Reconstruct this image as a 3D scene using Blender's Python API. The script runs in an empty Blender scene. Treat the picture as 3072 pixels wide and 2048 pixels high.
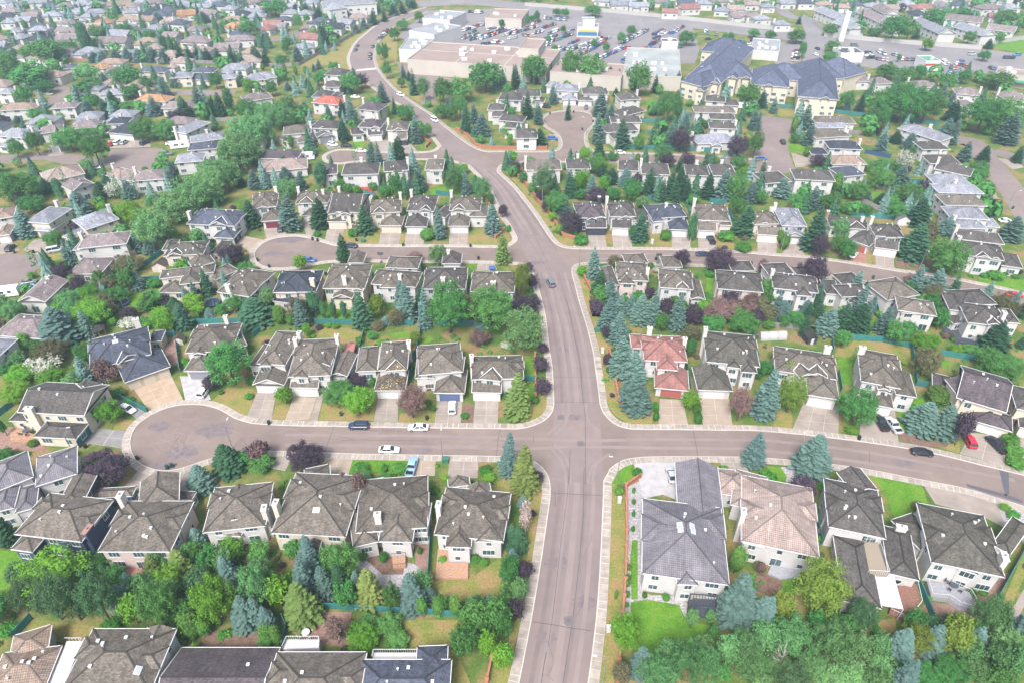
import bpy, bmesh, math, random
from mathutils import Vector, Matrix
from mathutils.geometry import tessellate_polygon
from mathutils.bvhtree import BVHTree
random.seed(7)
R = math.radians
scene = bpy.context.scene
# ------------------------------------------------------------------ camera
CAMH, PITCH, FPX = 110.0, 36.7, 2048.0
cam_d = bpy.data.cameras.new('camera'); cam = bpy.data.objects.new('camera', cam_d)
scene.collection.objects.link(cam); scene.camera = cam
cam_d.sensor_width = 36.0; cam_d.lens = 36.0*FPX/3072; cam_d.clip_start = 1; cam_d.clip_end = 6000
cam.location = (0, 0, CAMH); cam.rotation_euler = (R(90-PITCH), 0, 0)
# ------------------------------------------------------------------ sky, sun, exposure (overcast daylight)
world = bpy.data.worlds.new('World'); scene.world = world; world.use_nodes = True
wn = world.node_tree.nodes; wl = world.node_tree.links
SUN_EL, SUN_ROT = R(52), R(200)
sky = wn.new('ShaderNodeTexSky'); sky.sky_type = 'NISHITA'; sky.sun_disc = False
sky.sun_elevation = SUN_EL; sky.sun_rotation = SUN_ROT; sky.dust_density = 4.0
hs = wn.new('ShaderNodeHueSaturation'); hs.inputs['Saturation'].default_value = 0.60
wl.new(sky.outputs[0], hs.inputs['Color']); wl.new(hs.outputs[0], wn['Background'].inputs['Color'])
wn['Background'].inputs['Strength'].default_value = 0.13
sd = bpy.data.lights.new('sun', 'SUN'); sd.energy = 2.6; sd.angle = R(20); sd.color = (1.0, 0.975, 0.955)
sun = bpy.data.objects.new('sun', sd); scene.collection.objects.link(sun)
# nishita: rotation 0 puts the sun toward +Y, growing clockwise seen from above
sdir = Vector((math.sin(SUN_ROT)*math.cos(SUN_EL), math.cos(SUN_ROT)*math.cos(SUN_EL), math.sin(SUN_EL)))
sun.rotation_euler = sdir.to_track_quat('Z', 'Y').to_euler(); sun.location = (0, 0, 200)
vs = scene.view_settings; vs.view_transform = 'Standard'; vs.look = 'None'; vs.exposure = 1.14; vs.gamma = 1.0
vs.use_curve_mapping = False
scene.cycles.max_bounces = 6; scene.cycles.diffuse_bounces = 3; scene.cycles.transparent_max_bounces = 6
scene.cycles.volume_bounces = 1
scene.cycles.use_denoising = True
HAZE = 0.00027

# ------------------------------------------------------------------ pixels -> directions -> places
S1, S2, S3 = 800/1936, 800/2281, 800/2352
REG = dict(A=(0,1400,S1), B=(750,1400,S1), C=(1500,1400,S1), D=(2272,1400,S1),
           E=(0,900,S2), F=(750,900,S2), G=(1500,900,S2), H=(2272,900,S2),
           I=(0,500,S3), J=(750,500,S3), K=(1500,500,S3), L=(2272,500,S3),
           M=(0,0,S3), N=(750,0,S3), O=(1500,0,S3), Q=(2272,0,S3), T=(0,0,3072/2352), S=(0,0,1.0))
CT, ST = math.cos(R(PITCH)), math.sin(R(PITCH))
def src(r, x, y):
    a = REG[r]; return a[0]+x*a[2], a[1]+y*a[2]
def ray(r, x, y):
    sx, sy = src(r, x, y)
    u = (sx-1536)/FPX; v = (sy-1024)/FPX
    return Vector((u, CT - v*ST, -(ST + v*CT)))
def P(r, x, y, z=0.0):
    d = ray(r, x, y); t = (z-CAMH)/d.z
    return Vector((d.x*t, d.y*t, z))
def ppm(r, x, y):
    sx, sy = src(r, x, y); v = (sy-1024)/FPX
    return FPX*(ST+v*CT)/CAMH
def pts(s, z=0.0):
    out = []; r = None; b = []
    for t in s.split():
        if t.isalpha(): r = t; continue
        b.append(float(t))
        if len(b) == 2: out.append(P(r, b[0], b[1], z)); b = []
    return out

# ------------------------------------------------------------------ materials
MATS = {}
KA = .66   # the photograph is exposed for the foliage: surfaces stay at modest albedo, exposure is raised
def nm(m): return m.node_tree.nodes, m.node_tree.links
def mat(name, col, rough=0.8, var=0.0, scale=1.0, obj_var=0.0, bump=0.0, bscale=8.0, metal=0.0, spec=0.3, coord='Object', col2=None, trans=0.0):
    if name in MATS: return MATS[name]
    if not name.startswith(('foliage','car_','window_glass','teal')):
        col = tuple(c*KA for c in col); col2 = col2 and tuple(c*KA for c in col2)
    m = bpy.data.materials.new(name); m.use_nodes = True; n, l = nm(m)
    b = n['Principled BSDF']; b.inputs['Roughness'].default_value = rough; b.inputs['Metallic'].default_value = metal
    b.inputs['Specular IOR Level'].default_value = spec
    b.inputs['Base Color'].default_value = (*col, 1)
    last = None
    tc = n.new('ShaderNodeTexCoord')
    if coord == 'World':
        g = n.new('ShaderNodeNewGeometry'); co = g.outputs['Position']
    else: co = tc.outputs[coord]
    if var or col2:
        t = n.new('ShaderNodeTexNoise'); t.inputs['Scale'].default_value = scale; t.inputs['Detail'].default_value = 4
        l.new(co, t.inputs['Vector'])
        mx = n.new('ShaderNodeMix'); mx.data_type = 'RGBA'
        rp = n.new('ShaderNodeMapRange'); rp.inputs[1].default_value = .32; rp.inputs[2].default_value = .68
        l.new(t.outputs['Fac'], rp.inputs[0]); l.new(rp.outputs[0], mx.inputs[0])
        c2 = col2 or tuple(min(1, c*(1+var)) for c in col); c1 = col if col2 else tuple(c*(1-var) for c in col)
        mx.inputs[6].default_value = (*c1, 1); mx.inputs[7].default_value = (*c2, 1)
        last = mx.outputs[2]
    if obj_var:
        oi = n.new('ShaderNodeObjectInfo'); h = n.new('ShaderNodeHueSaturation')
        mr = n.new('ShaderNodeMapRange'); mr.inputs[3].default_value = 1-obj_var; mr.inputs[4].default_value = 1+obj_var
        l.new(oi.outputs['Random'], mr.inputs[0]); l.new(mr.outputs[0], h.inputs['Value'])
        mr2 = n.new('ShaderNodeMapRange'); mr2.inputs[3].default_value = .5-obj_var*.07; mr2.inputs[4].default_value = .5+obj_var*.07
        ml = n.new('ShaderNodeMath'); ml.operation = 'FRACT'; mm = n.new('ShaderNodeMath'); mm.operation = 'MULTIPLY'; mm.inputs[1].default_value = 7.13
        l.new(oi.outputs['Random'], mm.inputs[0]); l.new(mm.outputs[0], ml.inputs[0]); l.new(ml.outputs[0], mr2.inputs[0]); l.new(mr2.outputs[0], h.inputs['Hue'])
        if last: l.new(last, h.inputs['Color'])
        else: h.inputs['Color'].default_value = (*col, 1)
        last = h.outputs[0]
    if last: l.new(last, b.inputs['Base Color'])
    if bump:
        t = n.new('ShaderNodeTexNoise'); t.inputs['Scale'].default_value = bscale; l.new(co, t.inputs['Vector'])
        bp = n.new('ShaderNodeBump'); bp.inputs['Strength'].default_value = bump; bp.inputs['Distance'].default_value = .05
        l.new(t.outputs['Fac'], bp.inputs['Height']); l.new(bp.outputs[0], b.inputs['Normal'])
    if trans:
        tr = n.new('ShaderNodeBsdfTranslucent'); ms = n.new('ShaderNodeMixShader'); ms.inputs[0].default_value = trans
        if last: l.new(last, tr.inputs['Color'])
        else: tr.inputs['Color'].default_value = (*col, 1)
        l.new(b.outputs[0], ms.inputs[1]); l.new(tr.outputs[0], ms.inputs[2]); l.new(ms.outputs[0], n['Material Output'].inputs['Surface'])
    MATS[name] = m; return m

def shingle(name, col, tile=False, patch=None):
    """roof covering laid in courses: UV in metres, u along the eave, v up the slope"""
    m = bpy.data.materials.new(name); m.use_nodes = True; n, l = nm(m); b = n['Principled BSDF']
    col = tuple(c*KA*(.80 if not tile else 1.0) for c in col)
    b.inputs['Roughness'].default_value = .55 if tile else .85; b.inputs['Specular IOR Level'].default_value = .45 if tile else .25
    tc = n.new('ShaderNodeTexCoord')
    br = n.new('ShaderNodeTexBrick'); br.offset = 0.5 if not tile else 0.0
    br.inputs['Scale'].default_value = 1.0
    br.inputs['Brick Width'].default_value = .42 if not tile else .34; br.inputs['Row Height'].default_value = .21 if not tile else .38
    br.inputs['Mortar Size'].default_value = .018 if not tile else .035; br.inputs['Mortar Smooth'].default_value = .3
    br.inputs['Bias'].default_value = 0
    k1, k2 = (.68, 1.32) if not tile else (.88, 1.12)
    br.inputs['Color1'].default_value = (*[c*k1 for c in col], 1); br.inputs['Color2'].default_value = (*[c*k2 for c in col], 1)
    br.inputs['Mortar'].default_value = (*[c*.42 for c in col], 1)
    l.new(tc.outputs['UV'], br.inputs['Vector'])
    no = n.new('ShaderNodeTexNoise'); no.inputs['Scale'].default_value = .45; no.inputs['Detail'].default_value = 6
    no.inputs['Roughness'].default_value = .65
    l.new(tc.outputs['Object'], no.inputs['Vector'])
    mr = n.new('ShaderNodeMapRange'); mr.inputs[1].default_value = .3; mr.inputs[2].default_value = .7; mr.inputs[3].default_value = .74; mr.inputs[4].default_value = 1.3
    l.new(no.outputs['Fac'], mr.inputs[0])
    # streaks running down the slope
    mp = n.new('ShaderNodeMapping'); mp.inputs['Scale'].default_value = (1.6, .12, 1); l.new(tc.outputs['UV'], mp.inputs[0])
    n2 = n.new('ShaderNodeTexNoise'); n2.inputs['Scale'].default_value = 1.0; n2.inputs['Detail'].default_value = 3; l.new(mp.outputs[0], n2.inputs['Vector'])
    mr2 = n.new('ShaderNodeMapRange'); mr2.inputs[1].default_value = .35; mr2.inputs[2].default_value = .65; mr2.inputs[3].default_value = .86; mr2.inputs[4].default_value = 1.14
    l.new(n2.outputs['Fac'], mr2.inputs[0])
    mu = n.new('ShaderNodeMath'); mu.operation = 'MULTIPLY'; l.new(mr.outputs[0], mu.inputs[0]); l.new(mr2.outputs[0], mu.inputs[1])
    oi = n.new('ShaderNodeObjectInfo'); mr3 = n.new('ShaderNodeMapRange'); mr3.inputs[3].default_value = .85; mr3.inputs[4].default_value = 1.15
    l.new(oi.outputs['Random'], mr3.inputs[0])
    mu2 = n.new('ShaderNodeMath'); mu2.operation = 'MULTIPLY'; l.new(mu.outputs[0], mu2.inputs[0]); l.new(mr3.outputs[0], mu2.inputs[1])
    h = n.new('ShaderNodeHueSaturation'); l.new(br.outputs['Color'], h.inputs['Color']); l.new(mu2.outputs[0], h.inputs['Value'])
    out = h.outputs[0]
    if patch:
        v = n.new('ShaderNodeTexNoise'); v.inputs['Scale'].default_value = 3.2; v.inputs['Detail'].default_value = 1; l.new(tc.outputs['Object'], v.inputs['Vector'])
        cr = n.new('ShaderNodeMapRange'); cr.inputs[1].default_value = .64; cr.inputs[2].default_value = .67; l.new(v.outputs['Fac'], cr.inputs[0])
        mx = n.new('ShaderNodeMix'); mx.data_type = 'RGBA'; l.new(cr.outputs[0], mx.inputs[0]); l.new(out, mx.inputs[6]); mx.inputs[7].default_value = (*patch, 1)
        out = mx.outputs[2]
    l.new(out, b.inputs['Base Color'])
    bp = n.new('ShaderNodeBump'); bp.inputs['Strength'].default_value = .9; bp.inputs['Distance'].default_value = .06 if tile else .03
    iv = n.new('ShaderNodeMath'); iv.operation = 'SUBTRACT'; iv.inputs[0].default_value = 1; l.new(br.outputs['Fac'], iv.inputs[1])
    if tile:
        wv = n.new('ShaderNodeTexWave'); wv.wave_type = 'BANDS'; wv.bands_direction = 'X'; wv.inputs['Scale'].default_value = 1/.34*.5
        l.new(tc.outputs['UV'], wv.inputs['Vector'])
        ad = n.new('ShaderNodeMath'); l.new(iv.outputs[0], ad.inputs[0]); l.new(wv.outputs['Fac'], ad.inputs[1]); l.new(ad.outputs[0], bp.inputs['Height'])
    else: l.new(iv.outputs[0], bp.inputs['Height'])
    l.new(bp.outputs[0], b.inputs['Normal'])
    return m
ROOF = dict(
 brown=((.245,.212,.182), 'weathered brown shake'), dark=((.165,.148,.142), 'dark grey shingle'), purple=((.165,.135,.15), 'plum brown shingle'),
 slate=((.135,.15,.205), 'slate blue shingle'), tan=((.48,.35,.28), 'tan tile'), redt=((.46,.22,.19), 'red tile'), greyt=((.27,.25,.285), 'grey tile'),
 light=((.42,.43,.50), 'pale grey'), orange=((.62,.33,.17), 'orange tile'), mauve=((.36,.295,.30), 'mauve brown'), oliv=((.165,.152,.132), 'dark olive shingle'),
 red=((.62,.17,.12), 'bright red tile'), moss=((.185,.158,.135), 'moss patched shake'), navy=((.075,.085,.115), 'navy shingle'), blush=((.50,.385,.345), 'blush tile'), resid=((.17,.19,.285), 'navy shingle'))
RM = {}
for k, (c, w) in ROOF.items():
    RM[k] = shingle('roof_'+k, c, tile=k in ('tan','redt','greyt','orange','red','blush'), patch=(.62,.42,.14) if k == 'moss' else None)
WALL = dict(white=((.70,.68,.675), 'white stucco'), cream=((.76,.68,.56), 'cream stucco'), pink=((.74,.61,.56), 'blush stucco'), navy=((.075,.10,.20), 'navy stucco'),
            char=((.055,.06,.085), 'charcoal sided'), beige=((.60,.51,.38), 'beige sided'))
WM = {k: mat('wall_'+k, c, .85, var=.06, scale=.6, bump=.15, bscale=25) for k, (c, w) in WALL.items()}
M_white = mat('white_trim', (.82,.82,.82), .5)
M_frame = mat('window_frame', (.75,.76,.76), .5)
M_glass = mat('window_glass', (.05,.085,.09), .12, spec=.6, var=.4, scale=.5, coord='World')
M_gdoor = mat('garage_door_paint', (.80,.80,.80), .5)
M_conc = mat('concrete', (.385,.325,.285), .9, var=.14, scale=.35, coord='World', bump=.1, obj_var=.06)

# ------------------------------------------------------------------ mesh helper
C = scene.collection
class MB:
    def __init__(s): s.v = []; s.f = []; s.m = []; s.uv = []
    def face(s, vs_, mi=0, uv=None):
        i = len(s.v); s.v.extend([tuple(v) for v in vs_]); s.f.append(list(range(i, i+len(vs_)))); s.m.append(mi)
        s.uv.append(uv or [(0, 0)]*len(vs_))
    def box(s, x0, y0, z0, x1, y1, z1, mi=0, M=None, bottom=True):
        c = [Vector(p) for p in ((x0,y0,z0),(x1,y0,z0),(x1,y1,z0),(x0,y1,z0),(x0,y0,z1),(x1,y0,z1),(x1,y1,z1),(x0,y1,z1))]
        if M: c = [M @ p for p in c]
        for q in ((4,5,6,7),(0,1,5,4),(1,2,6,5),(2,3,7,6),(3,0,4,7)) + (((3,2,1,0),) if bottom else ()):
            s.face([c[k] for k in q], mi)
    def beam(s, a, b, w, h, mi=0, up=Vector((0,0,1))):
        a = Vector(a); b = Vector(b); d = b-a
        if d.length < 1e-4: return
        d.normalize(); sx = d.cross(up)
        if sx.length < 1e-4: sx = Vector((1,0,0))
        sx.normalize(); u = sx.cross(d); sx *= w/2; u *= h/2
        q = [(-1,-1),(1,-1),(1,1),(-1,1)]
        A = [a+sx*i+u*j for i, j in q]; B = [b+sx*i+u*j for i, j in q]
        for k in range(4): s.face([A[k], A[(k+1)%4], B[(k+1)%4], B[k]], mi)
        s.face(A[::-1], mi); s.face(B, mi)
    def cone(s, a, b, r0, r1, n=8, mi=0, cap=True):
        a = Vector(a); b = Vector(b); d = (b-a).normalized()
        sx = d.orthogonal().normalized(); sy = d.cross(sx)
        A = [a+(sx*math.cos(2*math.pi*k/n)+sy*math.sin(2*math.pi*k/n))*r0 for k in range(n)]
        B = [b+(sx*math.cos(2*math.pi*k/n)+sy*math.sin(2*math.pi*k/n))*r1 for k in range(n)]
        for k in range(n): s.face([A[k], A[(k+1)%n], B[(k+1)%n], B[k]], mi)
        if cap: s.face(B, mi); s.face(A[::-1], mi)
    def mesh(s, name, mats, smooth=False):
        me = bpy.data.meshes.new(name); me.from_pydata(s.v, [], s.f)
        for m_ in (mats if isinstance(mats, (list, tuple)) else [mats]): me.materials.append(m_)
        if any(s.m): me.polygons.foreach_set('material_index', s.m)
        if any(u[0] != (0, 0) or u[-1] != (0, 0) for u in s.uv[:40]):
            ul = me.uv_layers.new(name='UVMap'); fl = []
            for u in s.uv:
                for p in u: fl.extend(p)
            ul.data.foreach_set('uv', fl)
        if smooth: me.polygons.foreach_set('use_smooth', [True]*len(me.polygons))
        me.update(); return me
    def build(s, name, mats, parent=None, smooth=False):
        return link(name, s.mesh(name, mats, smooth), parent)
def link(name, me, parent=None, loc=None, rz=None, scale=None):
    o = bpy.data.objects.new(name, me); C.objects.link(o)
    if parent is not None: o.parent = parent
    if loc is not None: o.location = loc
    if rz is not None: o.rotation_euler = (0, 0, rz)
    if scale is not None: o.scale = scale
    return o
THINGS = []
def tag(o, label, cat, group=None):
    o['label'] = label; o['category'] = cat
    if group: o['group'] = group
    THINGS.append(o); return o
def thing(name, label, cat, loc=(0,0,0), rz=0, group=None):
    return tag(link(name, None, None, loc, rz), label, cat, group)
def structure(o, kind='structure'): o['kind'] = kind; return o
def flat(name, poly, z, m, parent=None, kind=True):
    tri = tessellate_polygon([[Vector((p.x, p.y, 0)) for p in poly]])
    me = bpy.data.meshes.new(name)
    fs = []
    for t in tri:
        a, b, c = (poly[i] for i in t)
        fs.append(t if (b-a).to_2d().cross((c-a).to_2d()) > 0 else t[::-1])
    me.from_pydata([(p.x, p.y, z) for p in poly], [], fs); me.materials.append(m)
    o = link(name, me, parent)
    if kind and parent is None: structure(o)
    return o
def smooth_line(ps, step=1.5):
    ps = [p.to_2d() for p in ps]
    q = [ps[0]*2-ps[1]] + ps + [ps[-1]*2-ps[-2]]; out = []
    for i in range(1, len(q)-2):
        n = max(1, int((q[i+1]-q[i]).length/step+.5))
        for k in range(n):
            t = k/n; a, b, c, d = q[i-1], q[i], q[i+1], q[i+2]
            out.append(.5*((2*b)+(c-a)*t+(2*a-5*b+4*c-d)*t*t+(3*b-a-3*c+d)*t*t*t))
    out.append(ps[-1]); return [Vector((p.x, p.y, 0)) for p in out]
def ribbon(line, w):
    L, Rr = [], []
    for i, p in enumerate(line):
        d = (line[min(i+1, len(line)-1)]-line[max(i-1, 0)]).normalized(); nrm = Vector((-d.y, d.x, 0))
        L.append(p+nrm*w/2); Rr.append(p-nrm*w/2)
    return L + Rr[::-1]
# ------------------------------------------------------------------ ground
def ramp_mat(name, stops, scale, detail=6, rough=.95, fine=None, bump=.3, fr=.3):
    stops = [(q, tuple(v*KA for v in c)) for q, c in stops] if 'lawn' not in name and 'ground' not in name else stops
    m = bpy.data.materials.new(name); m.use_nodes = True; n, l = nm(m); b = n['Principled BSDF']
    b.inputs['Roughness'].default_value = rough; b.inputs['Specular IOR Level'].default_value = .15
    g = n.new('ShaderNodeNewGeometry'); t = n.new('ShaderNodeTexNoise'); t.inputs['Scale'].default_value = scale; t.inputs['Detail'].default_value = detail; t.inputs['Roughness'].default_value = .6
    l.new(g.outputs['Position'], t.inputs['Vector'])
    cr = n.new('ShaderNodeValToRGB'); l.new(t.outputs['Fac'], cr.inputs[0])
    e = cr.color_ramp.elements
    while len(e) < len(stops): e.new(.5)
    for el, (p, c) in zip(e, stops): el.position = p; el.color = (*c, 1)
    f = n.new('ShaderNodeTexNoise'); f.inputs['Scale'].default_value = fine or 2.5; f.inputs['Detail'].default_value = 5; l.new(g.outputs['Position'], f.inputs['Vector'])
    mr = n.new('ShaderNodeMapRange'); mr.inputs[1].default_value = .25; mr.inputs[2].default_value = .75; mr.inputs[3].default_value = 1-fr; mr.inputs[4].default_value = 1+fr; l.new(f.outputs['Fac'], mr.inputs[0])
    h = n.new('ShaderNodeHueSaturation'); l.new(cr.outputs[0], h.inputs['Color']); l.new(mr.outputs[0], h.inputs['Value']); l.new(h.outputs[0], b.inputs['Base Color'])
    if bump:
        bp = n.new('ShaderNodeBump'); bp.inputs['Strength'].default_value = bump; bp.inputs['Distance'].default_value = .1; l.new(f.outputs['Fac'], bp.inputs['Height']); l.new(bp.outputs[0], b.inputs['Normal'])
    return m
M_ground = ramp_mat('yard_ground', [(.30, (.05,.10,.022)), (.47, (.085,.13,.03)), (.56, (.17,.15,.055)), (.63, (.22,.145,.075)), (.74, (.13,.09,.065))], .13)
M_lawn = ramp_mat('green_lawn', [(.3, (.055,.145,.015)), (.5, (.085,.19,.02)), (.7, (.13,.21,.03))], .3)
M_dry = ramp_mat('dry_lawn', [(.3, (.12,.16,.035)), (.48, (.19,.175,.055)), (.62, (.245,.165,.08)), (.75, (.17,.17,.05))], .25)
M_soil = ramp_mat('garden_soil', [(.3, (.16,.10,.075)), (.55, (.26,.165,.13)), (.75, (.20,.13,.10))], .8)
M_paver = ramp_mat('red_pavers', [(.3, (.28,.16,.13)), (.55, (.37,.23,.19)), (.75, (.30,.20,.17))], .6)
M_gravel = ramp_mat('grey_gravel', [(.35, (.30,.28,.30)), (.5, (.46,.44,.45)), (.65, (.60,.57,.58))], 3.0)
M_asph = ramp_mat('asphalt', [(.30, (.25,.20,.195)), (.5, (.285,.226,.217)), (.70, (.32,.25,.235))], .05, 8, .9, .35, 0, .07)
M_asph2 = ramp_mat('street_asphalt', [(.30, (.235,.185,.168)), (.5, (.28,.218,.196)), (.70, (.325,.252,.225))], .06, 8, .9, .3, 0, .08)
M_lotasph = ramp_mat('parking_asphalt', [(.30, (.25,.235,.245)), (.5, (.29,.265,.275)), (.70, (.33,.30,.30))], .05, 7, .9, .4, 0, .07)
M_walk = mat('sidewalk_concrete', (.37,.315,.27), .9, scale=.9, coord='World', col2=(.50,.44,.39), obj_var=.14, bump=.1)
M_kerb = mat('kerb_concrete', (.66,.60,.56), .9, var=.12, scale=.4, coord='World')
M_tar = mat('tar_seam', (.10,.09,.095), .6)
M_wdrive = mat('pale_drive', (.46,.44,.455), .85, scale=.7, coord='World', col2=(.58,.56,.57))
M_gdrive = mat('grey_drive', (.30,.285,.285), .9, var=.15, scale=.5, coord='World')
M_warm = mat('warm_drive', (.47,.34,.225), .9, scale=.5, coord='World', col2=(.56,.43,.32))
M_brickd = mat('brick_drive', (.40,.20,.16), .9, var=.15, scale=1.2, coord='World')
gm = bpy.data.meshes.new('ground'); gs = 1500
gm.from_pydata([(-gs,-400,0),(gs,-400,0),(gs,2200,0),(-gs,2200,0)], [], [(0,1,2,3)]); gm.materials.append(M_ground)
structure(link('ground', gm))

# ------------------------------------------------------------------ streets: traced kerb lines
def seg(s, step=1.5): return smooth_line(pts(s), step)
mw0 = seg('C 95 1700 140 1568 228 1120 300 690 352 330 368 200 365 121')
W1 = seg('C 365 121 G 412 1500 360 1425 300 1380 200 1352 100 1340 0 1335 F 1940 1330 1330 1320 880 1312 640 1302 200 1288 0 1282 E 2000 1300 1850 1340 1700 1385 1570 1430 1450 1455 1330 1447 1220 1405 1150 1335 1120 1260 1122 1180 1160 1090 1250 1010 1370 945 1500 905 1650 893 1750 900 1850 925 1930 965 2010 1012 2100 1040 F 0 1053 160 1066 400 1076 720 1080 1250 1090 1780 1096 2138 1100 G 150 1102 250 1085 350 1048 420 998 455 940 465 880')
mw1 = seg('G 465 880 462 800 455 660 448 560 430 450 412 300 390 130 360 0 K 345 1080 322 1000 300 940')
W2 = seg('K 300 940 270 892 220 860 150 846 90 842 0 838 J 2000 834 1600 830 1100 824 750 828 640 838 540 855 440 877 330 892 220 895 130 880 70 850 45 800 50 750 90 702 160 657 250 631 350 619 450 622 540 640 620 665 700 690 760 703 900 708 1300 712 1700 712 2000 716 2130 718 K 0 718 60 714 110 692 148 660 153 628 130 580')
mw2 = seg('K 130 580 90 510 40 440 J 2200 350 2160 265 2120 190 2050 100 1980 30 N 1940 1460')
W3 = seg('N 1940 1460 1880 1442 1790 1417 1700 1404 1480 1402 1200 1402 1100 1410 900 1425 780 1440 690 1420 675 1375 760 1335 900 1330 1100 1348 1370 1355 1570 1348 1650 1328 1690 1290')
mw3 = seg('N 1690 1290 1620 1205 1490 1080 1406 975 1300 905 1222 860 1100 775 1010 720 940 660 895 590 880 520 900 450 950 370 1030 300 1120 230 1300 150 1450 100 1560 68', 3)
me0 = seg('C 600 1700 635 1568 690 1150 715 850 735 500 745 250 750 100')
E1a = seg('C 750 100 790 30 G 930 1450 990 1400 1060 1365 1150 1347 1300 1337 1600 1336 2000 1338 2110 1341 H 90 1350 300 1367 620 1400 900 1438 D 1190 92 1510 155 1720 218 1936 285 2150 360')
E1b = seg('H 2500 1560 2281 1500 2100 1455 1900 1408 1740 1367 1500 1310 1250 1265 1060 1235 870 1208 700 1187 480 1162 300 1142 0 1118 G 1900 1113 1500 1108 1180 1105 1080 1095 1000 1070 930 1020 880 960 850 880')
me1 = seg('G 850 880 840 780 815 600 790 430 740 230 700 100 670 0 K 660 1050 640 980 630 930')
E2a = seg('K 630 930 635 892 660 868 710 853 790 846 1000 848 1350 852 1600 860 2000 872 2300 900 L 330 932 620 965 750 985 1010 1022 1250 1062 1440 1092 1650 1130 1780 1152 2000 1192 2200 1232 2352 1268 2600 1330')
E2b = seg('L 2600 1195 2352 1135 2200 1095 1930 1040 1690 990 1450 955 1250 930 1040 895 820 860 610 830 400 806 82 785 K 2200 770 1900 752 1600 741 1300 736 1000 735 760 733 620 728 540 712 480 680 430 620')
me2 = seg('K 430 620 380 545 300 425 200 292 100 172 -25 55')
E3a = seg('K -25 55 N 2178 1495 2200 1462 2250 1440 2352 1428 O 300 1420 600 1425 1000 1425 1400 1435 1800 1450 2050 1465 2200 1500 2352 1560')
E3b = seg('O 2352 1430 2200 1410 2050 1398 1800 1383 1500 1370 1180 1360 1050 1357 850 1345 770 1310 745 1260 742 1200 765 1150 810 1110 822 1060 790 1010 700 985 560 985 460 1000 400 1032 390 1070 420 1120 500 1170 545 1230 550 1290 520 1328 450 1343 300 1346 0 1343 N 2100 1345 2010 1325 1930 1285')
me3 = seg('N 1930 1285 1800 1190 1680 1095 1580 1010 1500 960 1400 890 1290 810 1200 720 1150 660 1110 600 1090 530 1095 450 1120 370 1180 290 1270 235 1400 170 1560 105', 3)
mainW = mw0[:-1] + [mw0[-1]] + mw1 + mw2 + mw3
mainE = me0 + me1 + me2 + me3
ROADS = []
def road(poly, z=.012, m=None):
    ROADS.append([p.to_2d() for p in poly]); return flat('road', poly, z, m or M_asph)
road(mainW + mainE[::-1])
for p_ in (W1, W2, W3, E1a+E1b, E2a+E2b, E3a+E3b): road(p_, .012, M_asph2)
def ribbon_road(s, w, z=.008, m=None, step=4): return road(ribbon(seg(s, step), w), z, m)
# farther streets
road(pts('I -60 785 100 775 250 775 350 795 385 840 350 890 200 990 20 1100 -80 1130'), .008)
road(pts('M 960 1320 1100 1310 1430 1312 1490 1360 1450 1420 1360 1470 1260 1529 I 1250 40 1080 60 930 0 960 -120 1000 -190'), .008)
ribbon_road('M -80 1410 200 1395 420 1375 700 1420 960 1430', 9, .004)
road(pts('M 470 780 540 750 620 770 610 850 560 890 500 905 420 930 360 920 440 860'), .008)
ribbon_road('M 1350 810 1600 815 1850 822 2080 810', 9)
ribbon_road('N -80 380 200 355 380 320 500 250 560 160', 8)
ribbon_road('M 1650 280 1800 240 1950 190', 8)
road(pts('Q -40 1040 60 1020 330 1060 310 1120 270 1230 275 1330 300 1420 340 1500 L 340 40 200 70 60 40 -30 20'), .006)
ribbon_road('Q 1720 1235 1900 1250 L 2030 -60 2130 60 2230 190 2340 350 2440 520', 10)
ribbon_road('Q 2080 1330 2300 1400 2450 1450', 8, .004)
ribbon_road('N 1480 40 1900 15 O 250 60 900 128 1700 215 2352 300 Q 300 320 700 365 1500 430 2400 520', 24, .004, M_lotasph)
ribbon_road('Q 400 150 470 230 505 330 510 450 470 590', 11, .016, M_lotasph)
ribbon_road('Q 100 0 170 60 300 150 420 170', 10, .012, M_lotasph)
lot = pts('N 1310 330 1420 215 1560 95 O 220 75 900 150 1700 250 1760 440 1720 560 1080 590 430 540 N 1700 500')
structure(flat('parking_lot', lot, .020, M_lotasph)); ROADS.append([p.to_2d() for p in lot])
lot2 = pts('Q 170 380 350 350 400 450 370 600 150 560'); structure(flat('parking_lot', lot2, .020, M_lotasph)); ROADS.append([p.to_2d() for p in lot2])
lot3 = pts('Q 720 400 2400 540 2400 660 1900 650 1450 660 850 580 700 520'); structure(flat('parking_lot', lot3, .020, M_lotasph)); ROADS.append([p.to_2d() for p in lot3])
lot4 = pts('N 1290 540 1500 640 1900 720 1680 760 1620 900 1500 930 1560 800 1330 640'); structure(flat('service_lane', lot4, .020, M_asph)); ROADS.append([p.to_2d() for p in lot4])
# park path lower right
structure(flat('path', pts('D 1725 1250 1800 1290 1960 960 1960 840'), .02, M_conc))
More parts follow.
